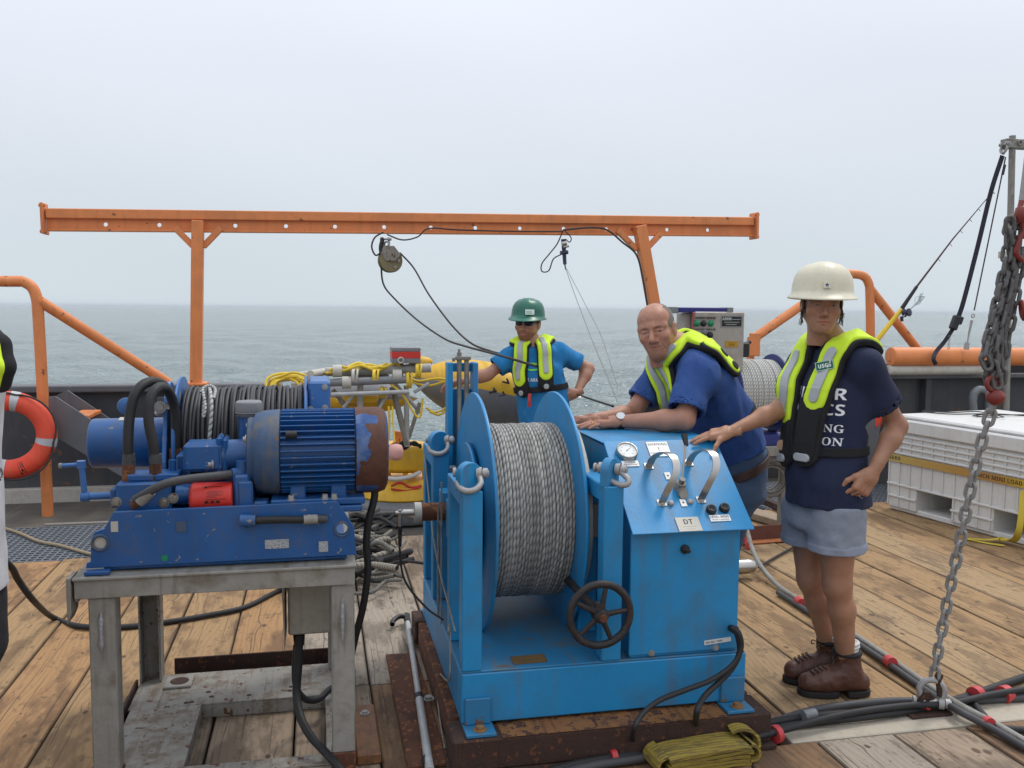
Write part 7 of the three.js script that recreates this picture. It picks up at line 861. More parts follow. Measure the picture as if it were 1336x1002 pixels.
// builds the body (skin) and returns the fields the clothes are cut from
function buildBody(T, P, skin) {
  const s = P.s, prim = [], add = (...q) => prim.push(...q);
  const torso = torsoField(P.st, s, -0.012), all = [P.neck, P.head];
  add(torso, cap(P.st[P.st.length - 1].c, P.neck, 0.06, P.neckR || 0.055), cap(P.neck, P.head.clone().addScaledVector(P.hu, -0.05), P.neckR || 0.055, P.neckR || 0.052));
  for (const a of P.arms) { const [sh, el, wr, r = 1] = a, mid = el.clone().lerp(wr, 0.28); add(cap(P.st[P.st.length - 1].c.clone().lerp(sh, 0.55), sh, 0.055 * r, 0.052 * r), cap(sh, el, 0.050 * r, 0.039 * r), cap(el, mid, 0.040 * r, 0.042 * r), cap(mid, wr, 0.042 * r, 0.0265 * r)); all.push(sh, el, wr); }
  for (const l of P.legs) { const [hp, kn, an, r = 1] = l, cf = kn.clone().lerp(an, 0.30).addScaledVector(P.fLeg || V(0, 0, 1), -0.008); add(cap(hp, kn, 0.086 * r, 0.054 * r), cap(kn, cf, 0.050 * r, 0.0485 * r), cap(cf, an, 0.0485 * r, 0.034 * r), cap(an, an.clone().addScaledVector(P.fLeg || V(0, 0, 1), 0.1).setY(0.03), 0.036 * r, 0.03 * r)); all.push(hp, kn, an.clone().setY(0)); }
  const f = uni(prim, 0.03), [lo, hi] = bounds([...all, ...P.st.map((q) => q.c)], 0.17), sp = (x, y, z) => { const k = 1 + 0.22 * n3(x * 16, y * 16, z * 16, 33) + 0.2 * n3(x * 60, y * 60, z * 60, 34), q = 0.10 * n3(x * 24, y * 24, z * 24, 37); return [k, k * (1 - q), k * (1 - q)]; };
  const geos = [nets(f, lo, hi, P.cell || 0.011, sp)];
  const S = P.headS || 1, H = headGeo(P.face), hl = P.hu.clone().cross(P.hf).normalize(), hf = hl.clone().cross(P.hu).normalize(); // hl: person's left
  geos.push(place(H.g, P.head, hl, P.hu, hf, S));
  for (const a of P.hands) geos.push(place(handGeo(a.pose), a.o, a.x, a.y, a.z, a.s || 1));
  const body = mk('body', geos, skin, T);
  for (const e of H.eyes) mk('eye', [place(e, P.head, hl, P.hu, hf, S)], eyeMat, T);
  return { f, hl, hf, S, H, toHead: (g) => place(g, P.head, hl, P.hu, hf, S) };
}
function helmet(T, B, mat, { y = 0.03, tilt = 0.0, bill = 1.16, rx = 0.112, rz = 0.137, top = 0.135, name = 'helmet' } = {}) {
  const pr = [[1.13, 0.0], [1.135, 0.003], [1.12, 0.007], [1.03, 0.014], [1.005, 0.026], [0.99, 0.05], [0.93, 0.082], [0.80, 0.108], [0.58, 0.125], [0.3, 0.133], [0.001, 0.1352], [0.001, 0.1312], [0.3, 0.128], [0.57, 0.12], [0.78, 0.104], [0.91, 0.08], [0.965, 0.05], [0.975, 0.02], [1.0, 0.008], [1.115, 0.001], [1.13, 0.0]];
  const g = new THREE.LatheGeometry(pr.map(([r, t]) => new THREE.Vector2(r, t * (top / 0.135))), 64), p = g.attributes.position;
  for (let i = 0; i < p.count; i++) { let x = p.getX(i), yy = p.getY(i), z = p.getZ(i); const r = Math.hypot(x, z), brim = sstep(1.0, 1.13, r); z *= 1 + (z > 0 ? brim * (bill - 1) : 0); yy -= brim * 0.012 * (z > 0 ? z : -0.2 * z); if (r < 0.9) { const rib = 0.0055 * sstep(0.30, 0.22, Math.abs(x)) + Math.exp(-(((Math.abs(x) - 0.52) / 0.05) ** 2)) * 0.003; yy += rib * sstep(0.9, 0.5, r); } p.setXYZ(i, x * rx, yy, z * rz - 0.012); }
  g.computeVertexNormals(); g.rotateX(tilt); g.translate(0, y, 0); B.toHead(g); mk(name, [g], mat, T);
  const bandG = new THREE.CylinderGeometry(1, 1, 0.022, 40, 1, true); bandG.scale(rx * 0.93, 1, rz * 0.93).translate(0, y + 0.008, -0.012); mk('head_band', [B.toHead(bandG)], BLK, T);
}
// ================================================================ the person in the cream helmet
{
  const T = thing('person', 'person in cream hard hat, navy T-shirt, grey shorts and brown boots, hand on the console', 'person', V(onY(1075, 905).x, 0, onY(1075, 905).z));
  const f = dirC(-0.87, 0, 0.49), s = V(0, 1, 0).cross(f).normalize(), u = V(0, 1, 0), fl = dirC(-0.98, 0, 0.05);
  const st = [{ c: at(1080, 678, 3.60), w: 0.150, d: 0.120 }, { c: at(1078, 630, 3.60), w: 0.150, d: 0.118 }, { c: at(1079, 575, 3.60), w: 0.145, d: 0.115 }, { c: at(1084, 515, 3.61), w: 0.15, d: 0.115 }, { c: at(1092, 470, 3.63), w: 0.14, d: 0.092 }];
  const shL = at(1129, 478, 3.48), elL = at(1171, 556, 3.52), wrL = at(1138, 617, 3.42), shR = at(1060, 470, 3.76), elR = at(1014, 536, 3.64), wrR = onY(953, 563, 1.094);
  const anL = onY(1103, 905, 0).setY(0.115), anR = onY(1082, 889, 0).setY(0.115);
  const hipL = at(1092, 668, 3.52), hipR = at(1054, 662, 3.70), knL = at(1092, 762, 3.53), knR = at(1058, 755, 3.70);
  const head = at(1072.5, 397.5, 3.56), neck = at(1086, 444, 3.61), hf0 = dirC(-0.21, -0.02, 1), hu0 = dirC(0.02, 1, 0.0);
  const hand2Y = dirC(-0.55, -0.83, 0.06), handRY = onY(903, 571, 1.072).sub(onY(953, 563, 1.094)).normalize();
  const B = buildBody(T, { st, s, neck, head, hf: hf0, hu: hu0, neckR: 0.048, headS: 0.93, fLeg: fl, arms: [[shL, elL, wrL, 0.87], [shR, elR, wrR, 0.82]], legs: [[hipL, knL, anL, 1.02], [hipR, knR, anR, 1.02]],
    hands: [{ pose: { ...HIP, curl: [[0.7, 0.9, 0.5], [0.8, 1.0, 0.6], [0.9, 1.1, 0.6], [1.0, 1.1, 0.6]], splay: 0.07 }, o: wrL.clone().addScaledVector(hand2Y, 0.0), x: dirC(-0.83, 0.5, 0.25), y: hand2Y, z: dirC(-0.25, 0.15, -0.95), s: 1.0 }, { pose: { ...FLAT, thumb: [V(0.045, 0.046, 0.012), V(0.068, 0.062, 0.026), V(0.080, 0.074, 0.044)], splay: 0.12 }, o: wrR.clone(), x: dirC(-0.25, -0.25, 0.94), y: handRY, z: V(0, -1, 0).addScaledVector(handRY, handRY.y).normalize(), s: 0.97 }],
    face: { lip: [0.88, 0.56, 0.53], brow: [0.3, 0.2, 0.13], gaze: V(0.35, -0.02, 1), faceW: 0.97, nose: 0.8, neckR: 0.048, browA: 0.75, squint: 0.0006 } }, skinMat([0.37, 0.182, 0.108]));
  // T-shirt
  const slL = shL.clone().lerp(elL, 0.68), slR = shR.clone().lerp(elR, 0.55), tor = torsoField([{ c: st[0].c, w: 0.162, d: 0.140 }, { c: st[1].c, w: 0.160, d: 0.134 }, ...st.slice(2)], s, 0.016), wr = wrinkle(0.026, 9, 61, 1, 0.5), wr2 = wrinkle(0.014, 22, 63, 1, 0.45);
  const top = st[4].c, core = uni([tor, cap(top.clone().lerp(shL, 0.35), shL, 0.066, 0.062), cap(top.clone().lerp(shR, 0.35), shR, 0.068, 0.066), cap(shL, slL, 0.060, 0.067), cap(shR, slR, 0.068, 0.06), cap(top, neck, 0.075, 0.062)], 0.05);
  const dL = slL.clone().sub(shL).normalize(), dR = slR.clone().sub(shR).normalize(), hemY = at(1078, 655, 3.6).y, cutL = (x, y, z) => (x - slL.x) * dL.x + (y - slL.y) * dL.y + (z - slL.z) * dL.z, inL = cap(shL, elL, 0.062, 0.060), nk = neck.clone().addScaledVector(u, -0.005), nd = V(0, 0.92, 0).addScaledVector(f, 0.38).normalize();
  const near = (x, y, z, a, r) => Math.hypot(x - a.x, y - a.y, z - a.z) - r;
  const shirtSmooth = (x, y, z) => { let d = core(x, y, z); d = smax(d, hemY - y, 0.004); if (near(x, y, z, slL, 0.13) < 0) d = smax(d, cutL(x, y, z), 0.004); return smax(d, (x - nk.x) * nd.x + (y - nk.y) * nd.y + (z - nk.z) * nd.z, 0.006); };
  const shirt = (x, y, z) => { let d = core(x, y, z) + wr(x, y, z) + wr2(x, y, z) * sstep(1.15, 0.85, y); d = smax(d, hemY - 0.006 * n3(x * 14, 0, z * 14, 7) - y, 0.004); if (near(x, y, z, elL, 0.2) < 0 && near(x, y, z, slL, 0.13) < 0) { const c = cutL(x, y, z); d = smax(d, c, 0.004); if (c > -0.03) d = smax(d, -inL(x, y, z) - wr(x, y, z) - wr2(x, y, z), 0.004); } return smax(d, (x - nk.x) * nd.x + (y - nk.y) * nd.y + (z - nk.z) * nd.z, 0.006); };
  const [lo, hi] = bounds([...st.map((q) => q.c), shL, shR, slL, slR, neck], 0.22);
  mk('t_shirt', [nets(shirt, lo, hi, 0.0075)], cloth([0.012, 0.018, 0.052], 311), T);
  // shorts
  { const hemL = hipL.clone().lerp(knL, 0.50), hemR = hipR.clone().lerp(knR, 0.46), core2 = uni([torsoField([{ c: at(1076, 680, 3.6), w: 0.158, d: 0.13 }, { c: at(1077, 640, 3.6), w: 0.150, d: 0.118 }], s, 0.0, 0.06)], 0.03), lgL = cap(hipL, hemL, 0.108, 0.110), lgR = cap(hipR, hemR, 0.108, 0.110), inn = [cap(hemL.clone().lerp(hipL, 0.3), hemL.clone().lerp(knL, 0.6), 0.092, 0.098), cap(hemR.clone().lerp(hipR, 0.3), hemR.clone().lerp(knR, 0.6), 0.088, 0.096)], w3 = wrinkle(0.010, 16, 71), cut = (h0, kn, hp) => { const d = kn.clone().sub(hp).normalize(); return (x, y, z) => (x - h0.x) * d.x + (y - h0.y) * d.y + (z - h0.z) * d.z; }, cl = cut(hemL, knL, hipL), cr = cut(hemR, knR, hipR);
    const fs = (x, y, z) => { const k = w3(x, y, z); let a = lgL(x, y, z) + k, b = lgR(x, y, z) + k; const ca = cl(x, y, z), cb = cr(x, y, z); a = smax(a, ca, 0.004); b = smax(b, cb, 0.004); if (ca > -0.03) a = smax(a, -inn[0](x, y, z), 0.003); if (cb > -0.03) b = smax(b, -inn[1](x, y, z), 0.003); a -= 0.003 * sstep(-0.030, -0.028, ca); b -= 0.003 * sstep(-0.030, -0.028, cb); return smax(smin(Math.min(a, b), smax(core2(x, y, z) + k * 0.7, hipL.y - 0.09 - y, 0.02), 0.03), y - hemY - 0.012, 0.004); };
    mk('shorts', [nets(fs, ...bounds([hipL, hipR, hemL, hemR, st[0].c, st[1].c], 0.17), 0.0075)], cloth([0.25, 0.275, 0.335], 317), T); }
  // shirt lettering
  { const o = hit(1091, 545, shirt) || st[2].c, N = f.clone(), side = s.clone(); const m = std({ map: canvasTex(512, 512, (x, w, h2) => { x.clearRect(0, 0, w, h2); x.fillStyle = '#0d1226'; x.fillRect(0, 0, w, h2); x.fillStyle = '#e9e9ec'; x.textAlign = 'right'; x.font = 'bold 120px sans-serif'; x.fillText('UNDER', 506, 120, 440); x.fillText('OPTICS', 506, 240, 440); x.font = 'bold 84px serif'; x.fillText('TRAINING', 506, 370, 440); x.fillText('SECTION', 506, 470, 400); }), alphaMap: canvasTex(512, 512, (x, w, h2) => { x.fillStyle = '#000'; x.fillRect(0, 0, w, h2); x.fillStyle = '#fff'; x.textAlign = 'right'; x.font = 'bold 120px sans-serif'; x.fillText('UNDER', 506, 120, 440); x.fillText('OPTICS', 506, 240, 440); x.font = 'bold 84px serif'; x.fillText('TRAINING', 506, 370, 440); x.fillText('SECTION', 506, 470, 400); }), roughness: 0.85 }); m.alphaTest = 0.5;
    const c = o.clone().addScaledVector(side, -0.105); mk('shirt_lettering', [print(shirt, c, side, u, N, 0.27, 0.26, 0.0015, 60, 60)], m, T); }
  // flotation vest: a yoke from the waist up both sides and round the neck
  const px = (list) => list.map(([x, y]) => hit(x, y, shirtSmooth)).filter(Boolean), sn = (p) => snap(p, shirtSmooth, 0.0);
  const back = [sn(neck.clone().addScaledVector(s, 0.085).addScaledVector(u, -0.035)), sn(neck.clone().addScaledVector(s, 0.10).addScaledVector(f, -0.07).addScaledVector(u, -0.035)), sn(neck.clone().addScaledVector(f, -0.12).addScaledVector(u, -0.05)), sn(neck.clone().addScaledVector(s, -0.10).addScaledVector(f, -0.06).addScaledVector(u, -0.035)), sn(neck.clone().addScaledVector(s, -0.085).addScaledVector(u, -0.03))];
  const lf = px([[1053, 590], [1060, 545], [1072, 505], [1087, 470]]), lu = sn(neck.clone().addScaledVector(s, 0.075).addScaledVector(f, 0.045).addScaledVector(u, -0.04)); // her left side
  const rf = [sn(st[1].c.clone().addScaledVector(f, 0.16).addScaledVector(s, -0.115).setY(at(1020, 590, 3.6).y)), sn(st[2].c.clone().addScaledVector(f, 0.15).addScaledVector(s, -0.11).setY(at(1020, 540, 3.6).y)), sn(st[3].c.clone().addScaledVector(f, 0.14).addScaledVector(s, -0.10).setY(at(1030, 495, 3.6).y)), sn(st[4].c.clone().addScaledVector(f, 0.11).addScaledVector(s, -0.085).setY(at(1040, 465, 3.6).y))], ru = sn(neck.clone().addScaledVector(s, -0.075).addScaledVector(f, 0.045).addScaledVector(u, -0.03));
  const mid = (a, b, t) => sn(a.clone().lerp(b, t)), H2 = 0.006, yl = [mid(lf[1], lf[2], 0.6), ...lf.slice(2), lu, ...back.slice(0, 3)], yr = [mid(rf[0], rf[1], 0.95), ...rf.slice(1), ru, back[4], back[3], back[2]];
  const puff = (x, y, z) => 0.004 * n3(x * 30, y * 30, z * 30, 91);
  mk('vest_lining', [band(shirtSmooth, [lf[0], ...lf.slice(1), lu, ...back, ru, ...rf.slice().reverse()], 0.060, 0.001, 0.026, H2, 0.008, puff)], BLK, T);
  mk('vest_cover', [band(shirtSmooth, yl, 0.046, 0.010, 0.036, H2, 0.010, puff)], HV, T); mk('vest_cover', [band(shirtSmooth, yr, 0.046, 0.010, 0.036, H2, 0.010, puff)], HV, T);
  mk('lower_pouch', [band(shirtSmooth, [lf[0], lf[1], mid(lf[1], lf[2], 0.25)], 0.047, 0.008, 0.035, H2, 0.01)], BLK, T); mk('lower_pouch', [band(shirtSmooth, [rf[0], mid(rf[0], rf[1], 0.7)], 0.047, 0.008, 0.035, H2, 0.01)], BLK, T);
  mk('reflective_stripe', [band(shirtSmooth, [mid(lf[1], lf[2], 0.65), lf[2], lf[3], mid(lf[3], lu, 0.6)], 0.0195, 0.032, 0.0445, 0.0045, 0.003)], TAPE, T); mk('reflective_stripe', [band(shirtSmooth, [mid(rf[0], rf[1], 1.0), rf[1], rf[2], rf[3]], 0.0195, 0.032, 0.0445, 0.0045, 0.003)], TAPE, T);
  mk('reflective_stripe', [band(shirtSmooth, [lf[0].clone().addScaledVector(u, -0.022).addScaledVector(s, -0.018), lf[0].clone().addScaledVector(u, -0.022).addScaledVector(s, 0.018)], 0.016, 0.026, 0.042, 0.0045, 0.003)], TAPE, T); mk('reflective_stripe', [band(shirtSmooth, [rf[0].clone().addScaledVector(u, -0.024).addScaledVector(s, -0.018), rf[0].clone().addScaledVector(u, -0.024).addScaledVector(s, 0.02)], 0.016, 0.026, 0.042, 0.0045, 0.003)], TAPE, T);
  { const o = lf[3].clone().lerp(lf[2], 0.35); const m = printMat(256, 128, (x, w, h2) => { x.fillStyle = '#0d5d43'; x.fillRect(0, 0, w, h2); x.strokeStyle = '#cfe3d9'; x.lineWidth = 6; x.strokeRect(5, 5, w - 10, h2 - 10); x.fillStyle = '#eef4f0'; x.font = 'bold 76px sans-serif'; x.textAlign = 'center'; x.fillText('USGS', w / 2, 92, 220); }, 0.7); const nn = f.clone().multiplyScalar(0.75).addScaledVector(s, 0.45).addScaledVector(u, 0.25).normalize(), uu = u.clone().cross(nn).normalize().applyAxisAngle(nn, 0.25), vv = nn.clone().cross(uu); mk('agency_patch', [labelGeo(snap(o, shirtSmooth, 0.047), uu.multiplyScalar(0.034), vv.multiplyScalar(0.018))], m, T); }
  { const o = snap(rf[0].clone().addScaledVector(u, 0.03), shirtSmooth, 0.036), nn = f.clone().addScaledVector(s, 0.1).normalize(); mk('round_badge', [cyl(o, o.clone().addScaledVector(nn, 0.004), 0.021, 0.021, 24)], paint([0.5, 0.32, 0.2], { s: 161, size: 0.05, dirty: 0.9, dirt: [0.5, 0.08, 0.06] }), T); }
  // waist belt of the vest
  { const c0 = at(1080, 585, 3.6), bf = (x, y, z) => smax(Math.abs(shirtSmooth(x, y, z) - 0.006) - 0.0045, Math.abs(y - c0.y - 0.05 * ((x - c0.x) * s.x + (z - c0.z) * s.z)) - 0.019, 0.003); mk('vest_belt', [nets(bf, ...bounds([c0], 0.26), 0.006)], BLK, T); }
  // boots and socks
  for (const [an, k] of [[anL, 0], [anR, 1]]) {
    const toe = an.clone().addScaledVector(fl, 0.155).setY(0.05), heel = an.clone().addScaledVector(fl, -0.055).setY(0.05), ball = an.clone().addScaledVector(fl, 0.10).setY(0.055), sd = V(0, 1, 0).cross(fl).normalize();
    const fb = uni([cap(heel, ball, 0.042, 0.047), cap(ball, toe, 0.047, 0.042), cap(an.clone().setY(0.09), an.clone().addScaledVector(fl, 0.07).setY(0.075), 0.05, 0.042), cap(an.clone().addScaledVector(fl, -0.012).setY(0.08), an.clone().addScaledVector(fl, 0.0).setY(0.175), 0.05, 0.053)], 0.03), wb = wrinkle(0.004, 40, 81 + k);
    const boot = (x, y, z) => { let d = fb(x, y, z) + wb(x, y, z); d = smax(d, 0.026 - y, 0.003); d = smax(d, y - 0.19, 0.005); return smax(d, -(Math.hypot(x - an.x - fl.x * 0.0, z - an.z) - 0.044 + (y < 0.15 ? 9 : 0)), 0.003); };
    const leather = T.userData.leather = T.userData.leather || paint([0.095, 0.036, 0.022], { s: 171, dirt: [0.05, 0.028, 0.02], dirty: 0.8, rough: 0.5, size: 0.25, fade: 0.3, bump: 0.001 });
    mk('boot', [nets(boot, ...bounds([toe, heel, an.clone().setY(0.2), an.clone().setY(0)], 0.08), 0.005)], leather, T);
    const soleF = (x, y, z) => smax(smax(fb(x, 0.05, z) - 0.004, Math.abs(y - 0.0135) - 0.0125, 0.003), -(smax(0.008 - 0.03 + y - 0.01, Math.abs((x - an.x) * fl.x + (z - an.z) * fl.z - 0.028) - 0.018, 0.002)), 0.002);
    mk('sole', [nets(soleF, ...bounds([toe, heel], 0.08), 0.005)], std({ rgb: [0.016, 0.014, 0.013], roughness: 0.8 }), T);
    mk('padded_collar', [torus(an.clone().setY(0.178), V(0, 1, 0), 0.049, 0.011, 10, 28)], std({ rgb: [0.016, 0.014, 0.014], roughness: 0.8 }), T);
    mk('sock', [cyl(an.clone().setY(0.15), an.clone().setY(0.222), 0.045, 0.044, 24), torus(an.clone().setY(0.219), V(0, 1, 0), 0.041, 0.0075, 8, 24), torus(an.clone().setY(0.206), V(0, 1, 0), 0.042, 0.0075, 8, 24)], std({ rgb: [0.62, 0.6, 0.58], roughness: 0.95, bumpMap: T_fine, bumpScale: 0.002 }), T);
    const lace = []; for (let q = 0; q < 5; q++) { const t = q / 4, c = an.clone().addScaledVector(fl, 0.10 - 0.045 * t).setY(0.085 + 0.085 * t); const p = snap(c.clone().addScaledVector(fl, 0.04), fb, 0.002); lace.push(tube([snap(p.clone().addScaledVector(sd, -0.024), fb, 0.002), p.clone().addScaledVector(fl, 0.004), snap(p.clone().addScaledVector(sd, 0.024).addScaledVector(u, 0.008), fb, 0.002)], 0.0028, 5, 12), torus(snap(p.clone().addScaledVector(sd, 0.026), fb, 0.003), sd, 0.005, 0.0018, 5, 10), torus(snap(p.clone().addScaledVector(sd, -0.026), fb, 0.003), sd, 0.005, 0.0018, 5, 10)); }
    const kn = snap(an.clone().addScaledVector(fl, 0.09).setY(0.178), fb, 0.004); for (const q of [1, -1]) lace.push(tube([kn, kn.clone().addScaledVector(sd, 0.025 * q).addScaledVector(fl, 0.012), kn.clone().addScaledVector(sd, 0.034 * q).addScaledVector(u, -0.018).addScaledVector(fl, 0.014), kn.clone().addScaledVector(sd, 0.012 * q).addScaledVector(u, -0.012).addScaledVector(fl, 0.01)], 0.0024, 5, 20));
    mk('laces', lace, std({ rgb: [0.05, 0.032, 0.022], roughness: 0.9 }), T);
  }
  // hair and helmet
  { const hm = std({ rgb: [0.062, 0.038, 0.024], roughness: 0.6, bumpMap: T_fine, bumpScale: 0.004 }), hg = nets((x, y, z) => { const sk = ell(V(0, 0.02, -0.022), [0.083, 0.098, 0.102])(x, y, z) + 0.004 * n3(x * 120, y * 25, z * 120, 3); let d = smax(sk, z - 0.012 - 0.35 * Math.max(0, y - 0.01), 0.006); d = smin(d, cap(V(0, -0.03, -0.105), V(0.01, -0.12, -0.1), 0.028, 0.016)(x, y, z) + 0.004 * n3(x * 150, y * 30, z * 150, 5), 0.02); return smax(d, -0.045 - y - (z < -0.05 ? 1 : 0) + 0.02 * n3(x * 60, 0, z * 90, 8), 0.006); }, V(-0.11, -0.16, -0.15), V(0.11, 0.13, 0.09), 0.004); const st2 = []; for (let k = 0; k < 64; k++) { const sgn = k % 2 ? 1 : -1, z0 = rr(-0.01, 0.03), r = (y, o) => V(sgn * (0.071 + o), y, z0 + rr(-0.008, 0.008)); st2.push(tube([r(0.03, 0), r(-0.005, rr(0.002, 0.008)), r(-0.035, rr(0.003, 0.014)), r(-0.055 + rr(-0.035, 0.03), rr(-0.004, 0.022))], rr(0.0007, 0.0014), 4, 12)); }
    mk('hair', [B.toHead(hg), ...st2.map((g) => B.toHead(g))], hm, T);
    const cream = paint([0.66, 0.61, 0.46], { s: 181, dirt: [0.38, 0.33, 0.23], dirty: 0.35, rough: 0.42, size: 0.4, fade: 0.06 }); helmet(T, B, cream, { y: 0.027, tilt: -0.03, rx: 0.125, rz: 0.138, top: 0.148, bill: 1.14 });
    const g = labelGeo(V(0, 0.078, 0.1275), V(0.014, 0, 0), V(0, 0.0125, -0.004)); mk('helmet_logo', [keep(B.toHead(g))], printMat(128, 128, (x, w) => { x.fillStyle = '#d5cdb0'; x.fillRect(0, 0, w, w); x.fillStyle = '#2c3a76'; x.beginPath(); for (let k = 0; k < 10; k++) { const a = -Math.PI / 2 + k * Math.PI / 5, r = k % 2 ? 22 : 50; x.lineTo(64 + Math.cos(a) * r, 60 + Math.sin(a) * r); } x.fill(); x.fillRect(24, 104, 80, 8); }), T); }
  { const o = wrL.clone().addScaledVector(hand2Y, 0.098).addScaledVector(dirC(0.25, -0.15, 0.95), 0.004); mk('ring', [torus(o.clone().addScaledVector(dirC(0.83, -0.5, -0.25), 0.011), dirC(-0.6, -0.5, -0.6), 0.0098, 0.0014, 6, 20)], MAT.chrome, T); }
}
function yoke(T, fld, left, right, back, { hw = 0.046, cut = [0.5, 0.4], cell = 0.007, th = 0.042, label } = {}) { // left/right: paths waist -> collar; back: left collar -> behind the neck -> right collar
  const m = Math.floor(back.length / 2), whole = [...left, ...back, ...right.slice().reverse()], sl = (a, k) => { const p = a.slice(); p[0] = snap(a[0].clone().lerp(a[1], k), fld); return p; };
  mk('vest_lining', [band(fld, whole, hw + 0.009, 0.001, th * 0.62, cell, 0.008)], BLK, T);
  mk('vest_cover', [band(fld, [...sl(left, cut[0]), ...back.slice(0, m + 1)], hw, 0.01, th, cell, 0.012)], HV, T); mk('vest_cover', [band(fld, [...sl(right, cut[1]), ...back.slice(m).reverse()], hw, 0.01, th, cell, 0.012)], HV, T);
  for (const [a, k] of [[left, cut[0]], [right, cut[1]]]) { mk('reflective_stripe', [band(fld, sl(a, Math.min(0.97, k + 0.12)), hw * 0.42, th - 0.006, th + 0.0085, cell * 0.75, 0.003)], TAPE, T); mk('lower_pouch', [band(fld, [a[0], snap(a[0].clone().lerp(a[1], k * 0.85), fld)], hw - 0.002, 0.008, th * 0.85, cell, 0.01)], BLK, T); const b0 = a[0].clone(), dn = a[0].clone().sub(a[1]).normalize(); mk('reflective_patch', [band(fld, [snap(b0.clone().addScaledVector(dn, hw * 0.45), fld), snap(b0.clone().addScaledVector(dn, hw * 0.46), fld)], hw * 0.42, th * 0.7, th * 1.02, cell * 0.75, 0.003)], TAPE, T); }
}
function shirtField(o) { // torso + sleeves, hem and neckline cut
  const top = o.st[o.st.length - 1].c, parts = [torsoField(o.st, o.s, 0.014)], cuts = [];
  for (const [sh, el, k, r0, r1] of o.sleeves) { const e = sh.clone().lerp(el, k), d = e.clone().sub(sh).normalize(); parts.push(cap(top.clone().lerp(sh, 0.35), sh, r0 * 0.96, r0), cap(sh, e, r0, r1)); cuts.push([e, d, cap(sh, el, r1 - 0.010, r1 - 0.012)]); }
  parts.push(cap(top, o.neck, 0.08, 0.068)); const core = uni(parts, 0.05), nk = o.nk, nd = o.nd, wr = o.wr;
  const make = (fold) => (x, y, z) => { let d = core(x, y, z); if (fold) d += wr(x, y, z); if (o.hem) d = smax(d, (o.hem.x - x) * o.hu.x + (o.hem.y - y) * o.hu.y + (o.hem.z - z) * o.hu.z, 0.004); for (const [e, dd, inn] of cuts) { if (Math.hypot(x - e.x, y - e.y, z - e.z) < 0.125) { const c = (x - e.x) * dd.x + (y - e.y) * dd.y + (z - e.z) * dd.z; d = smax(d, c, 0.004); if (fold && c > -0.03) d = smax(d, -inn(x, y, z) - wr(x, y, z), 0.004); } } return smax(d, (x - nk.x) * nd.x + (y - nk.y) * nd.y + (z - nk.z) * nd.z, 0.006); };
  return [make(true), make(false), bounds([...o.st.map((q) => q.c), ...o.sleeves.map((q) => q[1]), o.neck], 0.2)];
}
function trousers(T, name, st, s, legs, r, mat, h2 = 0.009, open = 0) {
  const parts = [torsoField(st, s, 0.012, 0.07)]; for (const [a, b, c] of legs) parts.push(cap(a, b, r, r * 0.78), cap(b, c, r * 0.8, r * 0.66)); const w = wrinkle(0.009, 14, 75), f = uni(parts, 0.03), top = st[st.length - 1].c, uu = top.clone().sub(st[0].c).normalize();
  const g = (x, y, z) => smax(smax(f(x, y, z) + w(x, y, z), (x - top.x) * uu.x + (y - top.y) * uu.y + (z - top.z) * uu.z - 0.03, 0.004), 0.05 - (y - legs[0][2].y) - 0.07, 0.004);
  mk(name, [nets(g, ...bounds([...legs.flat(), ...st.map((q) => q.c)], 0.18), h2)], mat, T); return g;
}
const shoes = (T, an, fl) => { for (const a of an) { const f = uni([cap(a.clone().addScaledVector(fl, -0.05).setY(a.y - 0.06), a.clone().addScaledVector(fl, 0.15).setY(a.y - 0.065), 0.045, 0.042), cap(a, a.clone().setY(a.y - 0.05), 0.048, 0.05)], 0.03); mk('shoe', [nets((x, y, z) => smax(f(x, y, z), a.y - 0.108 - y, 0.004), ...bounds([a, a.clone().addScaledVector(fl, 0.15).setY(a.y - 0.1)], 0.09), 0.01)], std({ rgb: [0.05, 0.035, 0.026], roughness: 0.7 }), T); } };
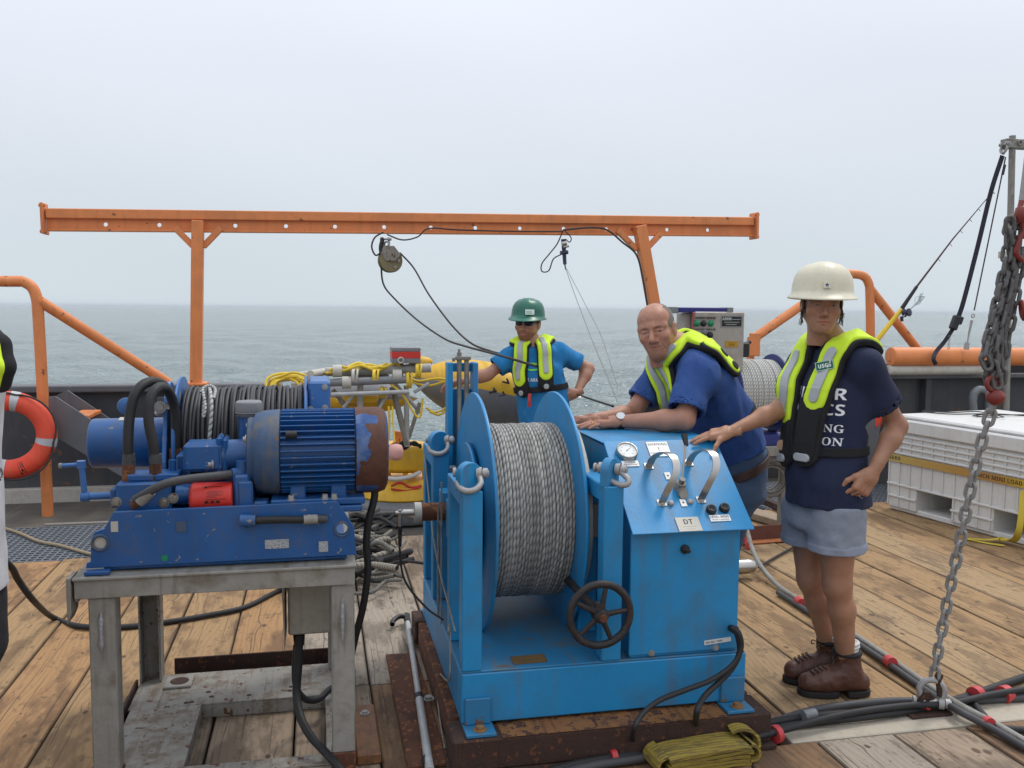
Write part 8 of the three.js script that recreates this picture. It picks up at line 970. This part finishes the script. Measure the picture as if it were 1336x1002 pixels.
// ================================================================ the balding man leaning on the console
{
  const o = onY(940, 862, 0), T = thing('person', 'balding person in royal blue polo and lime vest leaning with both arms on the console', 'person', o.clone());
  const f = dirC(-0.96, 0, 0.27), s = V(0, 1, 0).cross(f).normalize(), u = V(0, 1, 0);
  const st = [{ c: at(957, 640, 4.08), w: 0.17, d: 0.12 }, { c: at(958, 590, 4.08), w: 0.168, d: 0.126 }, { c: at(938, 541, 4.06), w: 0.168, d: 0.130 }, { c: at(914, 500, 4.02), w: 0.165, d: 0.122 }, { c: at(896, 468, 3.99), w: 0.14, d: 0.085 }];
  const shL = at(910, 488, 3.83), shR = at(868, 474, 4.13), elL = onY(893, 548, 1.115), wrL = onY(806, 550, 1.092), elR = at(824, 541, 4.06), wrR = onY(777, 547, 1.098);
  const head = at(856, 430, 3.92), neck = at(884, 452, 3.97), hl = [[at(958, 648, 3.98), at(932, 745, 3.97), onY(908, 868, 0.1)], [at(948, 645, 4.18), at(925, 742, 4.15), onY(905, 850, 0.1)]];
  for (const l of hl) l[2].y = 0.1;
  const yL = onY(748, 555, 1.078).sub(wrL).normalize(), yR = onY(736, 549, 1.078).sub(wrR).normalize(), down = (y) => V(0, -1, 0).addScaledVector(y, y.y).normalize();
  const B = buildBody(T, { st, s, neck, head, hf: dirC(-0.38, 0.0, 0.92), hu: dirC(-0.20, 0.97, 0.02), neckR: 0.058, headS: 0.94, fLeg: f, arms: [[shL, elL, wrL, 1.0], [shR, elR, wrR, 0.97]], legs: hl.map((l) => [...l, 1]), cell: 0.012,
    hands: [{ pose: { ...FLAT, splay: 0.10 }, o: wrL, x: V(-0.2, 0, -1).normalize(), y: yL, z: down(yL), s: 1.06 }, { pose: { ...FLAT, splay: 0.10 }, o: wrR, x: V(0.2, 0, 1).normalize(), y: yR, z: down(yR), s: 1.06 }],
    face: { old: true, smile: 0.0025, squint: 0.0018, double: true, nose: 1.2, faceW: 1.04, neckR: 0.062, lip: [0.82, 0.56, 0.52], brow: [0.42, 0.33, 0.27], browA: 0.75, gaze: V(0.3, 0, 1), beard: [0.75, 0.7, 0.68], beardA: 0.35 } }, skinMat([0.42, 0.2, 0.128]));
  const wr1 = wrinkle(0.022, 9, 161, 1, 0.6), wr2 = wrinkle(0.012, 22, 163, 1, 0.5);
  const spine = st[2].c.clone().sub(st[1].c).normalize(), [shirt, smooth, bb] = shirtField({ st: st.slice(1), s, neck, sleeves: [[shL, elL, 0.82, 0.074, 0.080], [shR, elR, 0.72, 0.072, 0.076]], hem: st[1].c.clone().addScaledVector(spine, 0.005), hu: spine, nk: neck.clone().addScaledVector(f, 0.01), nd: dirC(-0.55, 0.82, 0.1), wr: (x, y, z) => wr1(x, y, z) + wr2(x, y, z) });
  mk('polo_shirt', [nets(shirt, ...bb, 0.008)], cloth([0.026, 0.075, 0.25], 331), T);
  { const c = neck.clone().addScaledVector(dirC(-0.3, 0.9, 0.1), -0.01), nn = dirC(-0.45, 0.88, 0.12); mk('shirt_collar', [torus(c, nn, 0.066, 0.012, 8, 28)], cloth([0.026, 0.075, 0.25], 333), T); }
  trousers(T, 'jeans', [st[0], { c: st[1].c, w: 0.165, d: 0.125 }], s, hl, 0.098, cloth([0.06, 0.10, 0.17], 337));
  { const c0 = st[1].c.clone().addScaledVector(spine, -0.055), bf0 = torsoField(st.slice(0, 3), s, 0.0), bf = (x, y, z) => smax(Math.abs(bf0(x, y, z) - 0.012) - 0.006, Math.abs((x - c0.x) * spine.x + (y - c0.y) * spine.y + (z - c0.z) * spine.z) - 0.02, 0.003); mk('belt', [nets(bf, ...bounds([c0], 0.27), 0.006)], std({ rgb: [0.06, 0.025, 0.016], roughness: 0.5 }), T); }
  { const c0 = st[2].c.clone().addScaledVector(spine, -0.035), bf = (x, y, z) => smax(Math.abs(smooth(x, y, z) - 0.006) - 0.006, Math.abs((x - c0.x) * spine.x + (y - c0.y) * spine.y + (z - c0.z) * spine.z + 0.18 * ((x - c0.x) * f.x + (z - c0.z) * f.z)) - 0.022, 0.003); mk('vest_belt', [nets(bf, ...bounds([c0], 0.29), 0.007)], BLK, T); }
  { const sn = (p) => snap(p, smooth), hh = (l) => l.map(([x, y]) => hit(x, y, smooth)).filter(Boolean), nb = (a, b, c) => sn(neck.clone().addScaledVector(s, a).addScaledVector(f, b).addScaledVector(V(0, 1, 0), c));
    const L = [sn(st[3].c.clone().addScaledVector(f, 0.16).addScaledVector(s, 0.08).addScaledVector(u, -0.12)), sn(st[3].c.clone().addScaledVector(f, 0.16).addScaledVector(s, 0.09)), ...hh([[868, 474]]), ...hh([[884, 458]])], R = [sn(st[2].c.clone().addScaledVector(f, 0.17).addScaledVector(s, -0.09)), sn(st[3].c.clone().addScaledVector(f, 0.17).addScaledVector(s, -0.09)), sn(st[4].c.clone().addScaledVector(f, 0.13).addScaledVector(s, -0.085))];
    const back = [...hh([[899, 445]]), nb(0.10, -0.06, -0.04), nb(0.0, -0.12, -0.05), nb(-0.09, -0.05, -0.03), nb(-0.09, 0.03, -0.03)]; yoke(T, smooth, L, R, back, { hw: 0.038, cut: [0.2, 0.2], th: 0.034 });
    const tail = hh([[922, 458], [938, 470], [950, 482]]); if (tail.length > 1) { mk('vest_lining', [band(smooth, tail, 0.05, 0.012, 0.034, 0.007, 0.008)], BLK, T); mk('vest_cover', [band(smooth, tail, 0.038, 0.02, 0.041, 0.007, 0.01)], HV, T); mk('vest_print', [band(smooth, [tail[0].clone().lerp(tail[1], 0.5), tail[1]], 0.014, 0.034, 0.0455, 0.005, 0.003), band(smooth, [tail[2], tail[2].clone().addScaledVector(s, 0.01)], 0.02, 0.034, 0.0455, 0.005, 0.003)], BLK, T); } }
  // watch and ring
  { const d = yL, up2 = V(0, 1, 0).addScaledVector(d, -d.y).normalize(), c = wrL.clone().addScaledVector(d, -0.012); mk('watch', [torus(c.clone().addScaledVector(up2, -0.002), d, 0.031, 0.0045, 8, 30).scale(1, 1, 1), torus(c.clone().addScaledVector(up2, -0.002).addScaledVector(d, 0.008), d, 0.031, 0.0045, 8, 30), torus(c.clone().addScaledVector(up2, -0.002).addScaledVector(d, -0.008), d, 0.031, 0.0045, 8, 30)], BLK, T); const n = up2.clone().multiplyScalar(0.75).addScaledVector(CB, 0.65).normalize(), w0 = c.clone().addScaledVector(n, 0.030); mk('watch_dial', [cyl(w0, w0.clone().addScaledVector(n, 0.008), 0.0185, 0.0175, 24)], std({ rgb: [0.75, 0.75, 0.72], roughness: 0.25 }), T); mk('watch_case', [torus(w0.clone().addScaledVector(n, 0.006), n, 0.018, 0.0022, 8, 28)], MAT.chrome, T);
    const r = wrL.clone().addScaledVector(d, 0.118).addScaledVector(V(0.2, 0, 1).normalize(), 0.0105); mk('ring', [torus(r, d, 0.0104, 0.0016, 6, 20)], std({ rgb: [0.8, 0.55, 0.2], metalness: 0.9, roughness: 0.3 }), T); }
  { const hm = std({ rgb: [0.19, 0.155, 0.125], roughness: 0.85, bumpMap: T_fine, bumpScale: 0.003 }); const hg = nets((x, y, z) => { const sk = ell(V(0, 0.031, -0.018), [0.0835, 0.093, 0.102])(x, y, z) + 0.0025 * n3(x * 200, y * 60, z * 200, 3); let d = smax(sk, Math.min(0.047 - Math.abs(x), z + 0.045) - Math.max(0, 0.05 - y) * 0.5, 0.006); d = smax(d, z - 0.042 + 1.1 * Math.max(0, 0.01 - y) - 0.1 * Math.max(0, y) + 0.012 * n3(x * 90, y * 90, z * 90, 4), 0.006); return smax(d, -0.055 - y - 0.25 * (z + 0.02), 0.006); }, V(-0.1, -0.1, -0.14), V(0.1, 0.13, 0.06), 0.0035); mk('hair', [B.toHead(hg)], hm, T); }
  shoes(T, hl.map((l) => l[2]), f);
}
// ================================================================ the person in the green helmet
{
  const D = 6.42, o = at(706, 640, D), T = thing('person', 'bearded person in green helmet, sunglasses and bright blue shirt, one hand on hip', 'person', V(o.x, -0.085, o.z));
  const f = dirC(-0.16, 0, 0.985), s = V(0, 1, 0).cross(f).normalize(), u = V(0, 1, 0);
  const st = [{ c: at(712, 560, D), w: 0.178, d: 0.13 }, { c: at(709, 525, D), w: 0.172, d: 0.128 }, { c: at(703, 492, D), w: 0.17, d: 0.125 }, { c: at(699, 462, D), w: 0.155, d: 0.095 }];
  const shR = at(668, 465, D), elR = at(636, 489, D - 0.05), wrR = at(604, 497, D - 0.05), shL = at(730, 462, D + 0.02), elL = at(768, 481, D + 0.12), wrL = at(752, 513, D - 0.02);
  const head = at(688, 421, D - 0.02), neck = at(694, 448, D), legs = [[at(728, 590, D), at(732, 670, D - 0.03), V(0, 0, 0)], [at(694, 590, D), at(690, 670, D - 0.05), V(0, 0, 0)]]; legs[0][2].copy(legs[0][1]).setY(0.03); legs[1][2].copy(legs[1][1]).setY(0.03);
  const yH = dirC(-0.92, -0.36, 0.15);
  const B = buildBody(T, { st, s, neck, head, hf: dirC(-0.30, -0.06, 0.95), hu: dirC(0.02, 1, 0.04), neckR: 0.06, headS: 1.03, fLeg: f, arms: [[shR, elR, wrR, 1.0], [shL, elL, wrL, 0.98]], legs: legs.map((l) => [...l, 1]), cell: 0.013,
    hands: [{ pose: HIP, o: wrL, x: dirC(-0.3, 0.85, 0.45), y: yH, z: dirC(-0.2, 0.3, -0.93), s: 1.05 }, { pose: REST, o: wrR, x: dirC(0, 0.5, 0.85), y: wrR.clone().sub(elR).normalize(), z: dirC(0.1, -0.85, 0.4), s: 1.05 }],
    face: { nose: 1.05, faceW: 1.02, neckR: 0.058, beard: [0.42, 0.27, 0.17], beardA: 0.75, brow: [0.3, 0.2, 0.12] } }, skinMat([0.42, 0.21, 0.135]));
  const wr1 = wrinkle(0.022, 9, 261, 1, 0.6), wr2 = wrinkle(0.012, 22, 263, 1, 0.5), [shirt, smooth, bb] = shirtField({ st, s, neck, sleeves: [[shR, elR, 0.64, 0.068, 0.076], [shL, elL, 0.64, 0.066, 0.074]], hem: at(710, 556, D), hu: u, nk: neck.clone().addScaledVector(u, 0.008), nd: V(0, 0.92, 0).addScaledVector(f, 0.38).normalize(), wr: (x, y, z) => wr1(x, y, z) + wr2(x, y, z) });
  const blue = cloth([0.014, 0.19, 0.45], 341); mk('t_shirt', [nets(shirt, ...bb, 0.009)], blue, T);
  trousers(T, 'trousers', [{ c: at(711, 592, D), w: 0.165, d: 0.12 }, { c: at(711, 556, D), w: 0.16, d: 0.115 }], s, legs, 0.094, cloth([0.016, 0.16, 0.38], 343), 0.011);
  { const c = hit(694, 490, smooth), m = std({ map: canvasTex(256, 256, (x, w) => { x.fillStyle = '#1673b8'; x.fillRect(0, 0, w, w); x.fillStyle = '#eef2f4'; x.font = 'bold 40px sans-serif'; x.textAlign = 'center'; x.fillText('UNDER ARMOUR', 128, 200, 250); x.strokeStyle = '#7fe04a'; x.lineWidth = 13; x.beginPath(); x.ellipse(128, 80, 66, 26, 0, 0, 7); x.stroke(); }), alphaMap: canvasTex(256, 256, (x, w) => { x.fillStyle = '#000'; x.fillRect(0, 0, w, w); x.fillStyle = '#fff'; x.font = 'bold 40px sans-serif'; x.textAlign = 'center'; x.fillText('UNDER ARMOUR', 128, 200, 250); x.strokeStyle = '#fff'; x.lineWidth = 13; x.beginPath(); x.ellipse(128, 80, 66, 26, 0, 0, 7); x.stroke(); }), roughness: 0.85 }); m.alphaTest = 0.5; mk('shirt_lettering', [print(shirt, c.clone().addScaledVector(u, 0.02), s, u, f, 0.24, 0.22, 0.002, 36, 36)], m, T); }
  { const sn = (p) => snap(p, smooth), hh = (l) => l.map(([x, y]) => hit(x, y, smooth, 4)).filter(Boolean), nb = (a, b, c) => sn(neck.clone().addScaledVector(s, a).addScaledVector(f, b).addScaledVector(u, c)); yoke(T, smooth, hh([[712, 500], [711, 478], [710, 460], [707, 449]]), hh([[683, 508], [680, 485], [680, 465], [684, 451]]), [nb(0.095, 0.02, -0.04), nb(0.10, -0.06, -0.04), nb(0, -0.12, -0.05), nb(-0.10, -0.06, -0.04), nb(-0.095, 0.02, -0.04)], { hw: 0.047, cut: [0.55, 0.55], cell: 0.008 }); 
    const c0 = at(705, 506, D), bf = (x, y, z) => smax(Math.abs(smooth(x, y, z) - 0.008) - 0.006, Math.abs(y - c0.y - 0.12 * ((x - c0.x) * s.x + (z - c0.z) * s.z)) - 0.022, 0.003); mk('vest_belt', [nets(bf, ...bounds([c0], 0.29), 0.008)], BLK, T);
    const a = hit(692, 513, smooth, 4); mk('pull_toggle', [tube([a.clone().addScaledVector(f, 0.03), a.clone().addScaledVector(f, 0.04).addScaledVector(u, -0.05), a.clone().addScaledVector(f, 0.035).addScaledVector(u, -0.09)], 0.013, 8, 16)], MAT.redTape, T); }
  helmet(T, B, paint([0.012, 0.13, 0.085], { s: 191, dirty: 0.1, rough: 0.35, size: 0.4, fade: 0.05 }), { y: 0.026, tilt: -0.04, rx: 0.113, rz: 0.136, top: 0.138, bill: 1.3 });
  { const g = labelGeo(V(0.049, 0.078, 0.1155), V(0.028, 0, -0.012), V(-0.002, 0.017, -0.005)); mk('helmet_sticker', [keep(B.toHead(g))], printMat(128, 64, (x, w, h2) => { x.fillStyle = '#d5e2d8'; x.fillRect(0, 0, w, h2); x.fillStyle = '#1c6e4a'; x.font = 'bold 34px sans-serif'; x.fillText('USGS', 12, 42, 104); x.fillRect(10, 50, 108, 5); }), T); }
  { const lens = (sg) => ell(V(sg * 0.033, 0.0, 0.083), [0.03, 0.0185, 0.013], [V(0.93, 0, -0.36 * sg).normalize(), V(0, 1, 0), V(0.36 * sg, 0, 0.93).normalize()]); const g = nets(uni([lens(1), lens(-1), cap(V(-0.012, 0.006, 0.093), V(0.012, 0.006, 0.093), 0.005, 0.005), cap(V(0.06, 0.006, 0.07), V(0.082, 0.004, 0.0), 0.005, 0.004), cap(V(-0.06, 0.006, 0.07), V(-0.082, 0.004, 0.0), 0.005, 0.004)], 0.004), V(-0.1, -0.04, -0.02), V(0.1, 0.04, 0.12), 0.0028); mk('sunglasses', [B.toHead(g)], std({ rgb: [0.012, 0.028, 0.05], roughness: 0.12, metalness: 0.5 }), T); }
  { const hg = nets((x, y, z) => { const sk = ell(V(0, 0.028, -0.018), [0.082, 0.092, 0.101])(x, y, z) + 0.003 * n3(x * 160, y * 60, z * 160, 3); return smax(smax(sk, z - 0.02, 0.006), -0.05 - y + (z > -0.04 ? 0.03 : 0), 0.006); }, V(-0.1, -0.1, -0.14), V(0.1, 0.13, 0.06), 0.004); mk('hair', [B.toHead(hg)], std({ rgb: [0.07, 0.04, 0.022], roughness: 0.8 }), T); }
  shoes(T, legs.map((l) => l[2]), f);
}
// ================================================================ the person cut off by the left edge
{
  const D = 2.4, T = thing('person', 'person in loose white shirt and black trousers cut off by the left picture edge', 'person', at(-62, 900, D).setY(0));
  const f = dirC(0.55, 0, -0.83), s = V(0, 1, 0).cross(f).normalize(), u = V(0, 1, 0), X = (x, y, d = 0) => at(x - 9, y, D + d);
  const st = [{ c: X(-68, 780), w: 0.195, d: 0.148 }, { c: X(-72, 690), w: 0.18, d: 0.14 }, { c: X(-76, 600), w: 0.165, d: 0.13 }, { c: X(-76, 510), w: 0.18, d: 0.135 }, { c: X(-78, 440), w: 0.16, d: 0.095 }];
  const shR = X(-34, 462, -0.06), elR = X(-58, 610, -0.02), wrR = X(-140, 690, 0.15), shL = X(-150, 445, 0.2), elL = X(-170, 600, 0.15), wrL = X(-120, 700, 0.3), neck = X(-76, 400), head = X(-70, 300), legs = [[X(-40, 830, -0.05), X(-45, 1000, -0.03), V(0, 0, 0)], [X(-100, 830, 0.05), X(-100, 1000, 0.08), V(0, 0, 0)]]; for (const l of legs) l[2].copy(l[1]).setY(0.1);
  const B = buildBody(T, { st, s, neck, head, hf: f, hu: u, neckR: 0.058, fLeg: f, arms: [[shR, elR, wrR, 1.05], [shL, elL, wrL, 1.05]], legs: legs.map((l) => [...l, 1]), cell: 0.014, hands: [{ pose: REST, o: wrR, x: f.clone(), y: wrR.clone().sub(elR).normalize(), z: s.clone(), s: 1 }, { pose: REST, o: wrL, x: f.clone(), y: wrL.clone().sub(elL).normalize(), z: s.clone().negate(), s: 1 }], face: {} }, skinMat([0.42, 0.22, 0.15]));
  const w1 = wrinkle(0.02, 6, 361, 1, 0.7), w2 = wrinkle(0.008, 17, 363, 1, 0.6), [shirt, smooth, bb] = shirtField({ st, s, neck, sleeves: [[shR, elR, 0.98, 0.075, 0.07], [shL, elL, 0.98, 0.075, 0.07]], hem: X(-70, 764), hu: u, nk: neck, nd: V(0, 0.95, 0).addScaledVector(f, 0.3).normalize(), wr: (x, y, z) => w1(x, y, z) + w2(x, y, z) });
  mk('white_shirt', [nets(shirt, ...bb, 0.010)], cloth([0.5, 0.5, 0.515], 371), T);
  trousers(T, 'trousers', [{ c: X(-66, 840), w: 0.178, d: 0.135 }, { c: X(-72, 775), w: 0.190, d: 0.142 }], s, legs, 0.096, cloth([0.012, 0.012, 0.015], 373), 0.012);
  { const p = [X(-12, 428, -0.12), X(9, 450, -0.15), X(15, 478, -0.16), X(10, 500, -0.15)]; const cs = (r) => { const c = []; for (let i = 0; i < p.length - 1; i++) c.push(cap(p[i], p[i + 1], r, r * 0.95)); return uni(c, 0.01); }; mk('vest_lining', [nets(cs(0.026), ...bounds(p, 0.05), 0.007)], BLK, T); mk('vest_cover', [nets(((g) => (x, y, z) => g(x + 0.008 * CR.x - 0.02 * CB.x, y, z + 0.008 * CR.z - 0.02 * CB.z))(cs(0.021)), ...bounds(p, 0.06), 0.007)], HV, T); }
  { const hg = nets((x, y, z) => smax(ell(V(0, 0.03, -0.018), [0.084, 0.098, 0.104])(x, y, z), z - 0.03 - 0.3 * Math.max(0, y), 0.006), V(-0.11, -0.1, -0.15), V(0.11, 0.15, 0.12), 0.006); mk('hair', [B.toHead(hg)], std({ rgb: [0.05, 0.035, 0.025], roughness: 0.8 }), T); }
  shoes(T, legs.map((l) => l[2]), f);
}
for (const o of scene.children) { delete o.userData.origin; delete o.userData.leather; }
renderer.render(scene, camera);
